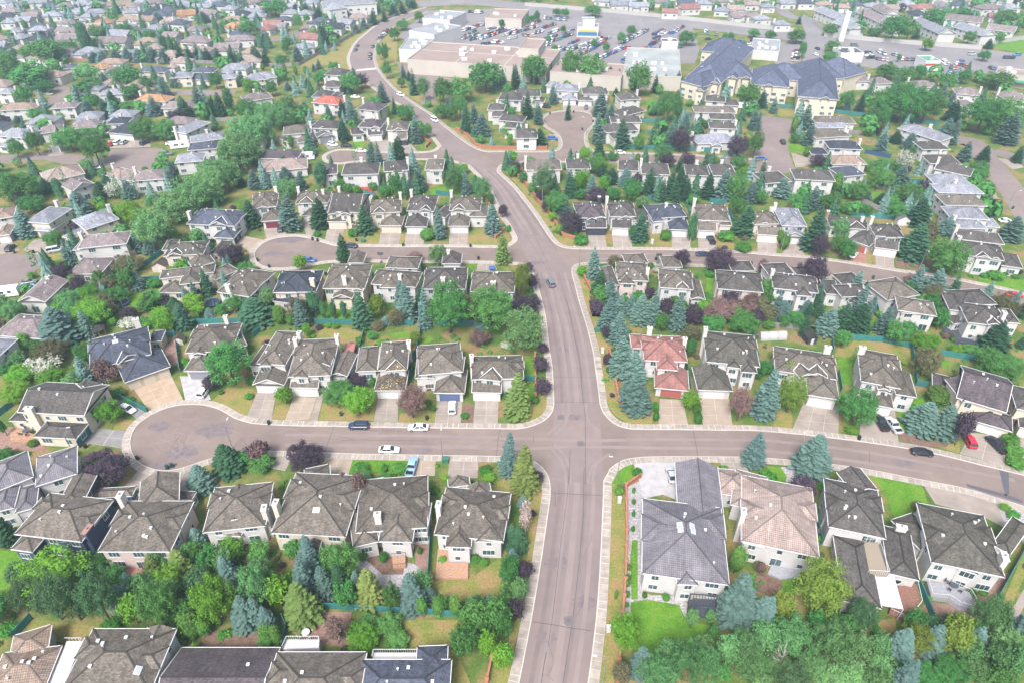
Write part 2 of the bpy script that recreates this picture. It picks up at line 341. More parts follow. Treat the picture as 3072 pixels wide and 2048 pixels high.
# grass verge by the avenue bend and by the arterial
structure(flat('verge', pts('N 430 590 700 420 1000 290 1110 225 1040 290 960 360 900 440 875 520 885 590 920 650 800 600 600 570'), .004, M_dry))
structure(flat('verge', pts('Q 2080 390 2400 330 2400 470 2150 440'), .024, M_lawn))
structure(flat('verge', pts('N 1120 400 1270 260 1300 320 1290 560 1210 600 1110 580 1100 480'), .004, M_dry))
structure(flat('verge', pts('N 1180 670 1300 680 1400 760 1560 850 1630 870 1620 900 1560 920 1480 905 1350 820'), .004, M_dry))
structure(flat('verge', pts('C 800 110 905 145 912 480 900 830 880 1080 850 1450 815 1640 715 1640 720 1500 765 1150 790 700 800 400'), .006, M_dry))
structure(flat('verge', pts('C 300 60 315 330 245 640 200 900 120 1250 60 1568 -30 1568 60 1300 100 900 200 640 215 300 230 100'), .006, M_dry))
structure(flat('verge', pts('G 760 0 800 200 850 440 880 600 905 860 980 980 1090 1050 1300 1060 1310 930 1050 880 985 690 930 430 870 200 850 60'), .006, M_dry))
structure(flat('verge', pts('K 700 900 760 880 790 980 800 1100 900 1323 790 1323 740 1180 690 1060 665 960'), .006, M_dry))
structure(flat('verge', pts('K 0 -10 100 60 200 150 330 330 440 430 560 600 660 640 770 620 780 700 620 700 540 680 470 590 380 470 250 280'), .006, M_dry))
structure(flat('verge', pts('N 1700 1105 1830 1140 1920 1200 1990 1280 2100 1305 O 200 1315 420 1320 480 1330 0 1328 N 2100 1328 1990 1300 1850 1210'), .006, M_dry))

# --- lawns, beds and paved yards
LAWNS = [('lawn','F 870 1356 1340 1362 1320 1480 850 1480'), ('lawn','D 806 55 1188 112 1245 280 1060 440 1010 400 915 170'),
 ('lawn','C 945 970 1100 960 1300 1005 1370 1120 1530 1150 1400 1300 1200 1360 990 1340 950 1100'), ('dry','B 1310 825 1600 810 1800 670 1850 700 1800 930 1640 980 1420 965'),
 ('lawn','E 550 600 820 320 850 330 650 610'), ('lawn','E 1245 260 1410 262 1400 370 1290 335'), ('dry','B 1110 1110 1510 1110 1500 1330 1600 1568 1440 1568 1430 1330 1170 1320'),
 ('lawn','L 1690 930 1925 1028 1690 975'), ('lawn','L 1955 975 2352 1000 2420 1080 2352 1105 1960 1030'), ('lawn','A -60 600 150 610 185 760 60 880 -60 900'),
 ('dry','E 985 1000 1195 1038 1130 1112 975 1105'), ('lawn','G 205 510 298 475 300 690 205 700'), ('lawn','G 215 715 300 715 305 820 250 850'),
 ('dry','G 290 860 410 780 405 930 300 1030 240 1050 250 900'), ('dry','F 185 1018 215 900 345 880 300 1020'), ('dry','F 580 1028 620 880 800 870 1070 900 1055 1032'),
 ('dry','F 1270 1038 1290 970 1590 930 1580 1040'), ('dry','F 580 330 600 240 880 240 960 280 900 380 760 370'), ('lawn','F 1190 290 1350 270 1380 330 1240 320'),
 ('lawn','F 1470 390 1460 330 1540 305 1570 340'), ('lawn','F 600 30 690 0 870 100 870 185 570 185'), ('dry','F 1160 90 1300 90 1320 190 1160 180'),
 ('dry','J 820 620 870 520 960 500 1140 600 1140 690 900 690'), ('dry','J 1915 690 1930 610 2050 545 2200 600 2170 692'), ('dry','J 1300 690 1320 600 1370 600 1350 690'),
 ('lawn','J 1920 850 2005 852 2000 900 1930 900'), ('lawn','J 1590 180 1860 180 1860 270 1590 250'), ('lawn','K 1820 980 1890 960 1880 1130 1820 1120'), ('dry','K 1310 690 1330 580 1510 600 1515 705'),
 ('dry','K 1910 725 1900 640 2060 640 2070 735'), ('dry','I 1225 990 1340 830 1440 770 1480 930 1300 1010'), ('lawn','I 1120 1150 1430 1070 1440 1140 1230 1260 1120 1200'),
 ('dry','I 440 840 440 790 600 740 590 800'), ('dry','H 650 480 700 400 800 350 1060 360 1310 410 1310 540 1160 460 840 400 800 500'), ('lawn','H 690 500 820 480 800 720 700 720'),
 ('lawn','H 1200 960 1450 780 1440 950 1260 1130 1210 1110'), ('lawn','H 940 160 1030 150 1030 290 940 290'), ('dry','H 130 1090 150 990 290 930 300 1090'), ('lawn','H 1560 500 1650 520 1640 590 1560 560'),
 ('dry','D 1660 1250 1936 620 1936 800 1740 1240'), ('dry','D 810 1310 890 1110 1000 1100 1010 1170 880 1290'), ('lawn','D 175 810 300 810 300 930 180 930'), ('soil','D -20 780 90 770 180 830 175 910 90 930 -20 900'),
 ('gravel','C 925 140 1025 100 1050 230 1040 480 1030 900 1090 930 1250 930 1360 990 1350 1110 1300 1000 1060 960 950 980 945 1090 900 1080 915 480'), ('lawn','C 960 530 1000 530 1000 960 955 960 945 650'),
 ('paver','D 1190 1010 1260 980 1560 1020 1740 770 1840 770 1640 1120 1280 1110'), ('paver','B 530 1050 740 1050 700 1300 500 1290 300 1200 440 1180'), ('paver','B 1200 560 1300 540 1290 770 1200 770'),
 ('gravel','B 770 640 1190 700 1290 780 1110 940 960 940 900 800 780 750'), ('soil','B 880 600 1140 620 1110 780 960 780 850 680'), ('soil','A 1440 1190 1900 1190 1900 1300 1340 1300 1360 1250 1500 1290'), ('dry','A 200 1190 260 1100 720 1160 690 1260 380 1270 400 1210'),
 ('paver','E 0 1290 0 1130 80 1080 330 1190 420 1290 270 1290 100 1280'), ('soil','E 690 1330 800 1290 1060 1280 1000 1330 830 1370'), ('paver','E 1400 400 1500 300 1540 560 1450 560'), ('paver','E 580 610 690 540 740 570 640 630'),
 ('dry','E 1810 860 1950 740 2170 760 2140 990 2000 970'), ('dry','A 1480 210 1560 40 1640 60 1490 360'), ('dry','B 1790 120 1880 60 1900 250 1870 560 1830 560 1850 200'),
 ('dry','L 955 860 965 740 990 740 1010 860'), ('soil','L 1215 830 1500 830 1560 940 1230 890'), ('lawn','L 620 1000 640 970 730 985 740 1040'), ('lawn','L 1010 260 1060 210 1110 220 1090 300 1010 330'),
 ('lawn','O 1290 880 1390 880 1390 960 1300 960'), ('dry','O 1610 860 1740 860 1700 910 1610 920'), ('dry','O 1300 1110 1460 1115 1460 1160 1300 1160'), ('dry','Q 190 960 380 980 360 1025 180 1020'), ('dry','Q 510 1000 640 1010 630 1030 510 1030'), ('lawn','Q 270 1255 390 1270 440 1340 280 1345'),
 ('dry','O 765 1270 900 1270 1000 1330 800 1330'), ('lawn','N 1490 1290 1560 1250 1590 1280 1520 1300'), ('lawn','N 900 1250 1010 1255 1000 1310 920 1310'), ('dry','M 1400 800 1480 780 1680 800 1500 805'), ('dry','M 290 870 450 860 520 830 500 810 460 830 300 850'),
 ('soil','C 860 110 905 90 905 145 860 200'), ('lawn','G 960 1540 1000 1460 1110 1390 1140 1390 1150 1500 1070 1568 960 1568'), ('gravel','D 160 0 280 0 300 100 210 110'), ('lawn','D 60 -10 170 0 215 70 190 130 130 90'),
 ('gravel','D 1730 250 1936 330 1936 560 1880 470 1800 440'), ('soil','H 1205 1150 1280 1120 1500 1200 1690 1240 1500 1260 1240 1210'), ('dry','H 1640 1230 1720 1150 1735 1305 1600 1270'), ('soil','F 1820 890 1915 890 1905 1040 1800 1040')]
LM = dict(lawn=('lawn', M_lawn), dry=('lawn', M_dry), soil=('garden_bed', M_soil), paver=('paved_yard', M_paver), gravel=('gravel_bed', M_gravel))
for i, (k, s) in enumerate(LAWNS): structure(flat(LM[k][0], pts(s), .028+.0012*(i % 9), LM[k][1]))

# ------------------------------------------------------------------ sidewalks with kerbs: slabs laid one by one
SLABS = []; WALKS = []
def sidewalk(line, side, w=1.55):
    n = len(line); nr = []
    for i, p in enumerate(line):
        d = (line[min(i+1, n-1)]-line[max(i-1, 0)]); d.normalize()
        nr.append(Vector((-d.y, d.x, 0))*side)
    k = MB()
    for i in range(n-1):
        a, b = line[i], line[i+1]; na, nb = nr[i], nr[i+1]
        q = [a, b, b+nb*.2, a+na*.2]
        top = [v+Vector((0, 0, .14)) for v in q]
        k.face(top if side > 0 else top[::-1])
        bd = [a+na*.2, b+nb*.2, b+nb*(w+.24), a+na*(w+.24)]; bd = [v+Vector((0, 0, .10)) for v in bd]; k.face(bd if side > 0 else bd[::-1])
        fr = [a, b, top[1], top[0]]; k.face(fr if side < 0 else fr[::-1])
    ko = structure(k.build('kerb', M_kerb))
    base = structure(link('sidewalk', None)); base.location = line[n//2]
    acc = 0; i0 = 0; WALKS.append(base)
    for i in range(n-1):
        if (line[i+1]-line[i]).length < .3: continue
        a, b = line[i], line[i+1]; d = (b-a).normalized()*random.choice([.02,.04,.07,.09])
        q = [a+nr[i]*.215+d, b+nr[i+1]*.215-d, b+nr[i+1]*(w+.2)-d, a+nr[i]*(w+.2)+d]
        if side < 0: q = q[::-1]
        SLABS.append((((a+b)/2-Vector((0, 30, 0))).length, q, base))
    return base
for ln, sd_ in ((mw0+W1+mw1+W2+mw2+W3+mw3, 1), (me0+E1a, -1), (E1b+me1+E2a, -1), (E2b+me2+E3a, -1), (E3b+me3, -1)):
    ded = [ln[0]]
    for p in ln[1:]:
        if (p-ded[-1]).length > .2: ded.append(p)
    sidewalk(ded, sd_)
SLABS.sort(key=lambda t: t[0])
def slab_faces(mb, q, z, o=Vector((0,0,0))):
    zz = z+random.uniform(-.006, .006)
    top = [Vector((v.x, v.y, zz+random.uniform(-.003, .003)))-o for v in q]; bot = [Vector((v.x, v.y, -.05))-o for v in q]
    mb.face(top)
    for k in range(4): mb.face([bot[k], bot[(k+1) % 4], top[(k+1) % 4], top[k]])
for _, q, base in SLABS[:300]:
    mb = MB(); c = sum(q, Vector())/4; c.z = 0
    slab_faces(mb, q, .12, c); o = mb.build('slab', M_walk, base); o.location = c-base.location
rest = {}
for _, q, base in SLABS[300:]: slab_faces(rest.setdefault(base, MB()), q, .12, base.location)
for base, mb in rest.items(): structure(mb.build('far_slabs', M_walk, base), 'stuff')
# bare edge under the slabs (joint bedding)
# --- driveways, poured in panels
DRV = [('warm','E 1135 745 1450 612 1575 868 1285 962',3,3), ('pale','E 1540 650 1720 650 1805 850 1590 872',1,2), ('grey','E 700 1215 830 1095 1125 1120 1065 1268',2,2), ('grey','E 880 790 985 800 1265 972 1195 1032',1,2),
 ('conc','A 870 178 1000 28 1160 58 1110 165',2,2), ('conc','A 1165 165 1215 60 1470 10 1380 175',2,2), ('conc','F 60 785 225 785 185 1018 -30 1012',2,3), ('warm2','F 372 825 572 832 505 1026 298 1026',2,3), ('conc','F 575 832 640 760 577 1030 509 1026',1,3),
 ('conc','F 1100 830 1268 830 1263 1036 1057 1034',2,3), ('conc','F 1605 845 1815 845 1803 1046 1582 1042',2,3), ('conc','F 1925 855 2125 855 2118 1056 1912 1052',2,3),
 ('conc','F 170 1430 230 1342 360 1346 300 1460',1,2), ('warm2','F 590 1490 640 1348 880 1352 840 1500',2,2), ('warm2','F 1330 1490 1362 1364 1588 1368 1580 1500',2,2), ('conc','F 1690 1510 1712 1372 1952 1374 1945 1520',2,2),
 ('warm2','G 1368 842 1562 852 1607 1062 1357 1058',2,3), ('warm2','G 1700 832 1960 838 1985 1068 1737 1062',2,3), ('conc','H 395 880 695 905 690 1142 303 1100',3,3), ('conc','H 880 1050 1000 950 1175 940 1208 1212 872 1182',0,0),
 ('conc','H 1830 1130 2125 1170 2112 1412 1732 1312',2,3), ('conc','H 2235 1150 2400 1180 2400 1500 2262 1462',2,2), ('conc','G 1900 1440 1880 1364 2092 1366 2140 1510',2,2), ('conc','D 600 28 790 50 832 150 660 150',2,2),
 ('conc','D 1192 112 1510 190 1735 252 1810 450 1640 360 1290 268',0,0), ('pale','G 1140 1388 1548 1388 C 1310 250 1180 200 1040 232 1002 70',0,0), ('conc','J 120 545 290 540 330 602 215 640 150 648',0,0),
 ('conc','J 460 480 565 490 600 600 500 612',1,2), ('conc','J 690 530 842 530 785 694 655 668',2,2), ('conc','J 1152 580 1332 580 1305 700 1137 700',2,2), ('conc','J 1375 585 1552 585 1525 702 1362 700',2,2), ('conc','J 1758 580 1928 580 1912 704 1757 702',2,2),
 ('warm2','I 2060 640 2120 605 2330 650 2210 770',0,0), ('conc','K 780 600 922 600 942 722 778 722',2,2), ('conc','K 988 595 1152 600 1168 724 1002 722',2,2), ('conc','K 1515 610 1668 610 1682 728 1517 726',2,2), ('conc','K 1745 610 1902 620 1912 742 1752 734',2,2),
 ('conc','L 0 650 172 660 167 778 5 770',2,2), ('conc','L 285 680 402 690 418 800 212 780',2,2), ('brick','L 880 720 952 730 962 870 815 848',1,2), ('conc','L 1040 770 1202 790 1207 912 1047 892',2,2), ('conc','J 2010 848 2155 858 2180 915 2000 915',2,1),
 ('grey','N 650 1262 740 1240 800 1300 690 1325',0,0), ('conc','N 1180 1240 1260 1230 1240 1345 1150 1345',1,2), ('conc','N 1090 1240 1170 1235 1200 1345 1130 1345',1,2), ('conc','N 1300 1260 1400 1250 1480 1340 1330 1345',0,0),
 ('conc','O 550 920 700 925 720 982 560 982',1,1), ('conc','O 680 925 830 930 790 1000 720 985',1,1), ('conc','O 430 1190 520 1190 545 1230 450 1250',1,1), ('conc','I 200 740 300 650 400 640 420 760 350 790',0,0), ('conc','I 0 690 80 660 180 740 100 770 -60 780',0,0),
 ('conc','M 950 1240 1300 1235 1330 1300 970 1310',2,1), ('conc','M 420 1310 560 1310 560 1370 430 1380',1,1), ('conc','Q 300 1350 470 1400 470 1460 340 1480',1,1), ('conc','L 2000 230 2080 210 2130 290 2050 300',1,1), ('conc','Q 2120 1400 2250 1500 2352 1480 2300 1420',0,0)]
DM = dict(warm=M_warm, warm2=mat('tan_drive', (.40,.315,.245), .9, scale=.4, coord='World', col2=(.48,.39,.315)), pale=M_wdrive, grey=M_gdrive, conc=M_conc, brick=M_brickd)
DRIVES = []
def driveway(kind, s, nu, nv, i):
    p = pts(s); m = DM[kind]; z = .065+.0015*(i % 7)
    DRIVES.append([v.to_2d() for v in p])
    if not nu or len(p) != 4: structure(flat('driveway', p, z, m)); return
    base = structure(flat('driveway', p, z-.02, M_kerb))
    for a in range(nu):
        for b in range(nv):
            def L(u, v): return p[0].lerp(p[1], u).lerp(p[3].lerp(p[2], u), v)
            e = .012
            q = [L((a+e)/nu, (b+e)/nv), L((a+1-e)/nu, (b+e)/nv), L((a+1-e)/nu, (b+1-e)/nv), L((a+e)/nu, (b+1-e)/nv)]
            if (q[1]-q[0]).to_2d().cross((q[2]-q[0]).to_2d()) < 0: q = q[::-1]
            mb = MB(); mb.face([v+Vector((0, 0, z+random.uniform(0, .006))) for v in q]); mb.build('slab', m, base)
for i, (k, s, nu, nv) in enumerate(DRV): driveway(k, s, nu, nv, i)

# --- worn wheel paths on the avenue and streets
M_wear = mat('worn_asphalt', (.24,.19,.185), .9, var=.08, scale=.2, coord='World'); M_wear2 = mat('polished_asphalt', (.315,.25,.24), .9, var=.08, scale=.2, coord='World')
def wheel_paths(a, b, fr):
    n = min(len(a), len(b)); k = 40
    for i, (f, w, m) in enumerate(fr):
        ln = [a[int(j*(len(a)-1)/k)].lerp(b[int(j*(len(b)-1)/k)], f) for j in range(k+1)]
        structure(flat('wheel_path', ribbon(ln, w), .0142+.0004*i, m))
FR = ((.17,.8,M_wear),(.31,.8,M_wear2),(.5,1.2,M_wear2),(.66,.7,M_wear),(.82,.8,M_wear2))
wheel_paths(mw0, me0, FR); wheel_paths(mw1, me1, FR); wheel_paths(mw2, me2, FR)
for s, w in (('G 465 1230 560 1330 600 1450 600 1568', .5), ('G 430 1260 520 1360 560 1470 565 1568', .5), ('G 880 1350 790 1420 760 1500 750 1568', .5), ('G 470 1150 560 1060 590 960 590 880', .5), ('G 850 1120 760 1040 740 960 735 880', .5), ('G 940 1310 830 1390 800 1470 790 1568', .5), ('G 400 1150 510 1050 540 950 545 880', .5), ('G 0 1180 300 1185 700 1200 1200 1190 1700 1190 2200 1195', .9), ('G 0 1270 300 1265 700 1250 1200 1260 1700 1265 2200 1270', .9), ('F 300 1150 900 1155 1500 1160 2138 1175', .9), ('F 300 1235 900 1240 1500 1250 2138 1265', .9), ('K 760 765 1200 770 1700 778 2200 800', .8), ('K 760 815 1200 818 1700 826 2200 850', .8), ('H 0 1190 500 1240 1000 1310 1500 1400 2200 1540', .9), ('H 0 1280 500 1330 1000 1400 1500 1480', .9)):
    structure(flat('wheel_path', ribbon(seg(s, 3), w), .0162+random.uniform(0, .0006), M_wear2))
# --- hairline cracks and pale filled ones along the streets
M_crk = [mat('dark_crack', (.17,.14,.15), .9), mat('pale_crack', (.36,.30,.295), .9)]
def cracks(s, n, wid, L0=3, L1=10):
    ln = seg(s, 2)
    for _ in range(n):
        i = random.randrange(len(ln)-2); d = (ln[i+1]-ln[i]).normalized(); nn = Vector((-d.y, d.x, 0)); p = ln[i]+nn*random.uniform(-wid, wid)
        dd = d if random.random() < .75 else nn*(.6 if random.random() < .5 else -.6)+d*.3; q = [p]; L = random.uniform(L0, L1)*(1 if dd is d else .35)
        for k in range(max(3, int(L/.8))): dd = (dd+Vector((random.uniform(-.3,.3), random.uniform(-.3,.3), 0))).normalized(); q.append(q[-1]+dd*.8)
        structure(flat('road_crack', ribbon(q, random.uniform(.04, .10)), .0185+random.uniform(0, .001), random.choice(M_crk)))
cracks('E 1250 1150 1600 1150 2000 1170 F 100 1170 1000 1195 2100 1215', 46, 3.2); cracks('E 1250 1250 1500 1330 1600 1200 1500 1020 1800 1000', 26, 4)
cracks('J 150 760 700 765 1500 770 2200 775', 22, 2.6); cracks('C 300 1500 500 900 560 200 G 640 800 560 100', 24, 4); cracks('G 900 1220 2000 1225 H 500 1290 1400 1400 2200 1530', 24, 3); cracks('K 800 790 2300 835 L 600 900 1800 1070', 16, 2.6); cracks('K 300 900 200 550 J 2150 150 N 1600 1150', 18, 4)
for s, r_ in (('E 1850 1110', 2.4), ('E 1750 1120', 1.2), ('E 1560 1300', 2.0), ('E 1380 1420', 1.6), ('E 1370 1080', 1.5), ('J 350 640', 3.0), ('F 1500 1270', 1.2), ('F 620 1290', 1.6), ('G 640 1000', 1.0), ('C 420 700', 1.4), ('G 560 420', 1.3), ('K 330 850', 1.5), ('J 200 770', 1.8), ('H 1250 1380', 1.4), ('C 620 980', 1.3), ('C 330 1240', 1.1)):
    c = pts(s)[0]; n = 18; ph = random.uniform(0, 6)
    structure(flat('road_stain', [c+Vector((math.cos(a*6.283/n)*r_*1.7*(1+.22*math.sin(3*a+ph)+random.uniform(-.08,.08)), math.sin(a*6.283/n)*r_*(1+.2*math.cos(2*a+ph)+random.uniform(-.08,.08)), 0)) for a in range(n)], .0136+random.uniform(0, .0004), mat('stained_asphalt', (.225,.182,.19), .75, var=.14, scale=.9, coord='World')))
# --- tar seams, manholes
SEAMS = ['C 495 0 490 200 440 560 375 1140 350 1300', 'C 335 1340 300 1568', 'C 610 0 600 400 560 820 520 1160 455 1568', 'C 372 186 748 206', 'C 237 1120 665 1190', 'G 470 0 540 280 585 650', 'G 570 0 665 450 688 600 710 860 728 1000 732 1568',
 'G 600 1270 592 1568', 'G 460 657 818 660', 'G 467 868 848 875', 'G 1650 1110 1672 1220 1690 1333', 'K 30 100 280 560 430 880 480 1000 590 1323', 'K 200 560 330 760 470 1000', 'K 330 1000 630 1000', 'K 610 1000 640 1100 720 1323', 'F 720 1082 690 1150 640 1302', 'G 287 1155 287 1215', 'F 2138 1102 2120 1200 2110 1330',
 'K 280 606 420 606', 'N 1780 1130 1700 1250', 'F 780 1200 900 1195 1000 1190', 'E 1500 1350 1580 1290 1640 1270', 'H 960 1290 960 1390', 'F 860 1105 1100 1112 1300 1118', 'C 400 180 402 290', 'K 100 170 330 500 500 740', 'N 1500 1000 1700 1160 1860 1290', 'L 1000 960 1300 1010 1600 1060', 'J 300 760 620 770', 'F 1000 1195 1500 1200']
for s in SEAMS:
    ln = seg(s, 3); ln = [p+Vector((random.uniform(-.06, .06), random.uniform(-.06, .06), 0)) for p in ln]
    flat('tar_seam', ribbon(ln, random.uniform(.07, .13)), .017, M_tar, None); structure(C.objects[-1])
for s in ('C 500 1115', 'G 690 1225', 'G 520 1000', 'K 1900 1000', 'N 1470 1395'):
    c = pts(s)[0]; mb = MB(); mb.cone(c+Vector((0,0,.015)), c+Vector((0,0,.03)), .42, .40, 16)
    o = mb.build('manhole_cover', mat('cast_iron', (.16,.15,.155), .6, var=.2, scale=6)); structure(o)
    flat('manhole_patch', [c+Vector((math.cos(a*.524)*(.85+.2*(a % 2)), math.sin(a*.524)*(.85+.15*(a % 3)), 0)) for a in range(12)], .0175, mat('patched_asphalt', (.20,.18,.185), .9), None)
for s in ('D 1755 20 1825 40 1830 195 1800 210', 'D 1510 118 1800 195 1925 240 1925 262 1530 145'): flat('road_patch', pts(s), .018, mat('patched_asphalt2', (.13,.125,.15), .85), None)
# zebra crossing on the avenue
zc = [P('N', 945+k*17.5, 622-k*1.6) for k in range(10)]
for p in zc: flat('road_marking', [p+Vector(v) for v in ((-.35,-2,0),(.35,-2,0),(.35,2,0),(-.35,2,0))], .02, M_white, None)
# ------------------------------------------------------------------ houses
M_flue = mat('flue_metal', (.35,.35,.36), .5, metal=.3)
M_brick = mat('chimney_brick', (.40,.24,.19), .9, var=.25, scale=5)
M_stone = mat('pale_masonry', (.74,.70,.66), .9, var=.08, scale=2)
M_vent = mat('vent_paint', (.74,.74,.74), .5)
M_flatroof = mat('flat_roofing', (.46,.36,.32), .95, var=.10, scale=.15, coord='World')
M_deckw = mat('deck_boards', (.50,.29,.19), .8, var=.25, scale=3)
GD = dict(w=M_gdoor, r=mat('garage_door_red', (.45,.13,.12), .5), b=mat('garage_door_blue', (.13,.17,.33), .5), k=mat('garage_door_dark', (.06,.065,.09), .5), t=mat('garage_door_teal', (.05,.19,.21), .5),
          g=mat('garage_door_grey', (.30,.30,.36), .5), m=mat('garage_door_maroon', (.22,.04,.06), .5), c=mat('garage_door_cream', (.72,.64,.55), .5))
WIN = {}
def win_mesh(w, h, nx, ny=1):
    k = (w, h, nx, ny)
    if k in WIN: return WIN[k]
    f = MB(); b = .09; d0, d1 = -.07, .03
    f.box(-w/2-b, d0, -b, w/2+b, d1, 0); f.box(-w/2-b, d0, h, w/2+b, d1, h+b); f.box(-w/2-b, d0, 0, -w/2, d1, h); f.box(w/2, d0, 0, w/2+b, d1, h)
    for i in range(1, nx): x = -w/2+w*i/nx; f.box(x-.035, d0+.01, 0, x+.035, d1, h)
    for i in range(1, ny): z = h*i/ny; f.box(-w/2, d0+.012, z-.03, w/2, d1, z+.03)
    f.box(-w/2-.14, d0-.06, -b-.06, w/2+.14, d1, -b)
    g = MB(); g.box(-w/2, -.035, 0, w/2, .02, h)
    WIN[k] = (f.mesh('window', M_frame), g.mesh('pane', M_glass)); return WIN[k]
GDM = {}
def gdoor_mesh(w, c):
    if (w, c) in GDM: return GDM[(w, c)]
    f = MB(); h = 2.15; f.box(-w/2, -.03, 0, w/2, .03, h); nx = 4 if w > 3 else 2
    for i in range(nx):
        for j in range(4):
            x0 = -w/2+w*i/nx+.1; x1 = -w/2+w*(i+1)/nx-.1; z0 = h*j/4+.07; z1 = h*(j+1)/4-.07
            f.box(x0, -.055, z0, x1, -.03, z1)
    GDM[(w, c)] = f.mesh('garage_door', GD[c]); return GDM[(w, c)]
vm = MB(); vm.box(-.2,-.2,-.1,.2,.2,.32); vm.box(-.26,-.26,.32,.26,.26,.38); VENT = vm.mesh('roof_vent', M_vent)
vm = MB(); vm.cone((0,0,-.2),(0,0,.55),.09,.09,8); vm.cone((0,0,.5),(0,0,.62),.2,.2,8); PIPE = vm.mesh('flue_pipe', M_vent)
dm = MB(); dm.box(-.5,-.04,0,.5,.03,2.1); dm.box(-.6,-.02,0,-.5,.04,2.2); dm.box(.5,-.02,0,.6,.04,2.2); dm.box(-.6,-.02,2.1,.6,.04,2.22)
DOORS = {k: dm.mesh('front_door', m) for k, m in dict(red=mat('door_red', (.35,.04,.05), .5), wood=mat('door_brown', (.16,.10,.07), .5), white=M_gdoor).items()}
HOUSES = []
def parse_block(s):
    tk = s.split(); r = None; i = 0; pp = []; buf = []; dep = None
    while len(pp) < 3 and dep is None:
        t = tk[i]; i += 1
        if t.isalpha(): r = t
        elif t[0] == 'd': dep = float(t[1:])
        else:
            buf.append(float(t))
            if len(buf) == 2: pp.append((r, *buf)); buf = []
    ze = float(tk[i]); kind = tk[i+1]; opt = tk[i+2] if len(tk) > i+2 else ''
    w = [P(*q, z=ze) for q in pp]; a, b = w[0], w[1]; ex = (b-a).to_2d(); W = ex.length; ex.normalize(); ey = Vector((-ex.y, ex.x))
    D = dep if dep else abs((w[2]-a).to_2d().dot(ey)); D = max(D, 2.0)
    return dict(o=a.to_2d(), ex=ex, ey=ey, W=W, D=D, ze=ze+random.uniform(-.03, .03), kind=kind, opt=opt)
def W3(b, x, y, z): p = b['o']+b['ex']*x+b['ey']*y; return Vector((p.x, p.y, z))
def roof_faces(b, pitch):
    W, D, ze, k = b['W'], b['D'], b['ze'], b['kind']; w = lambda x, y, z: W3(b, x, y, z)
    F = []; edges = []; ridges = []
    if k == 'h':
        if W >= D: z = ze+pitch*D/2; r0, r1 = w(D/2, D/2, z), w(W-D/2, D/2, z); c = [w(0,0,ze), w(W,0,ze), w(W,D,ze), w(0,D,ze)]; F = [[c[0],c[1],r1,r0],[c[1],c[2],r1],[c[2],c[3],r0,r1],[c[3],c[0],r0]]
        else: z = ze+pitch*W/2; r0, r1 = w(W/2, W/2, z), w(W/2, D-W/2, z); c = [w(0,0,ze), w(W,0,ze), w(W,D,ze), w(0,D,ze)]; F = [[c[0],c[1],r0],[c[1],c[2],r1,r0],[c[2],c[3],r1],[c[3],c[0],r0,r1]]
        edges = [(c[i], c[(i+1) % 4]) for i in range(4)]; ridges = [(r0, r1)] + ([(c[0],r0),(c[1],r1),(c[2],r1),(c[3],r0)] if W >= D else [(c[0],r0),(c[1],r0),(c[2],r1),(c[3],r1)])
    elif k in ('v', 'gy'):
        z = ze+pitch*W/2; n = min(W/2, D*.8) if k == 'v' else 0
        r0, r1 = w(W/2, n, z), w(W/2, D, z); c = [w(0,0,ze), w(W,0,ze), w(W,D,ze), w(0,D,ze)]
        F = [[c[1],c[2],r1,r0],[c[3],c[0],r0,r1]] + ([[c[0],c[1],r0]] if k == 'v' else [])
        edges = [(c[0],c[3]),(c[1],c[2])] + ([(c[0],c[1])] if k == 'v' else [(c[0],r0),(c[1],r0)]); ridges = [(r0, r1)] + ([(c[0],r0),(c[1],r0)] if k == 'v' else [])
    elif k == 'gx':
        z = ze+pitch*D/2; r0, r1 = w(0, D/2, z), w(W, D/2, z); c = [w(0,0,ze), w(W,0,ze), w(W,D,ze), w(0,D,ze)]
        F = [[c[0],c[1],r1,r0],[c[2],c[3],r0,r1]]; edges = [(c[0],c[1]),(c[2],c[3]),(c[0],r0),(c[3],r0),(c[1],r1),(c[2],r1)]; ridges = [(r0, r1)]
    elif k == 's':
        z = ze+pitch*1.1*D; c = [w(0,0,ze), w(W,0,ze), w(W,D,z), w(0,D,z)]; F = [c]; edges = [(c[0],c[1]),(c[0],c[3]),(c[1],c[2])]
    else:
        c = [w(0,0,ze), w(W,0,ze), w(W,D,ze), w(0,D,ze)]; F = [c]; edges = [(c[i], c[(i+1) % 4]) for i in range(4)]
    return F, edges, ridges
def inside(b, p, m=0.0):
    d = Vector((p.x, p.y))-b['o']; x = d.dot(b['ex']); y = d.dot(b['ey'])
    return -m < x < b['W']+m and -m < y < b['D']+m
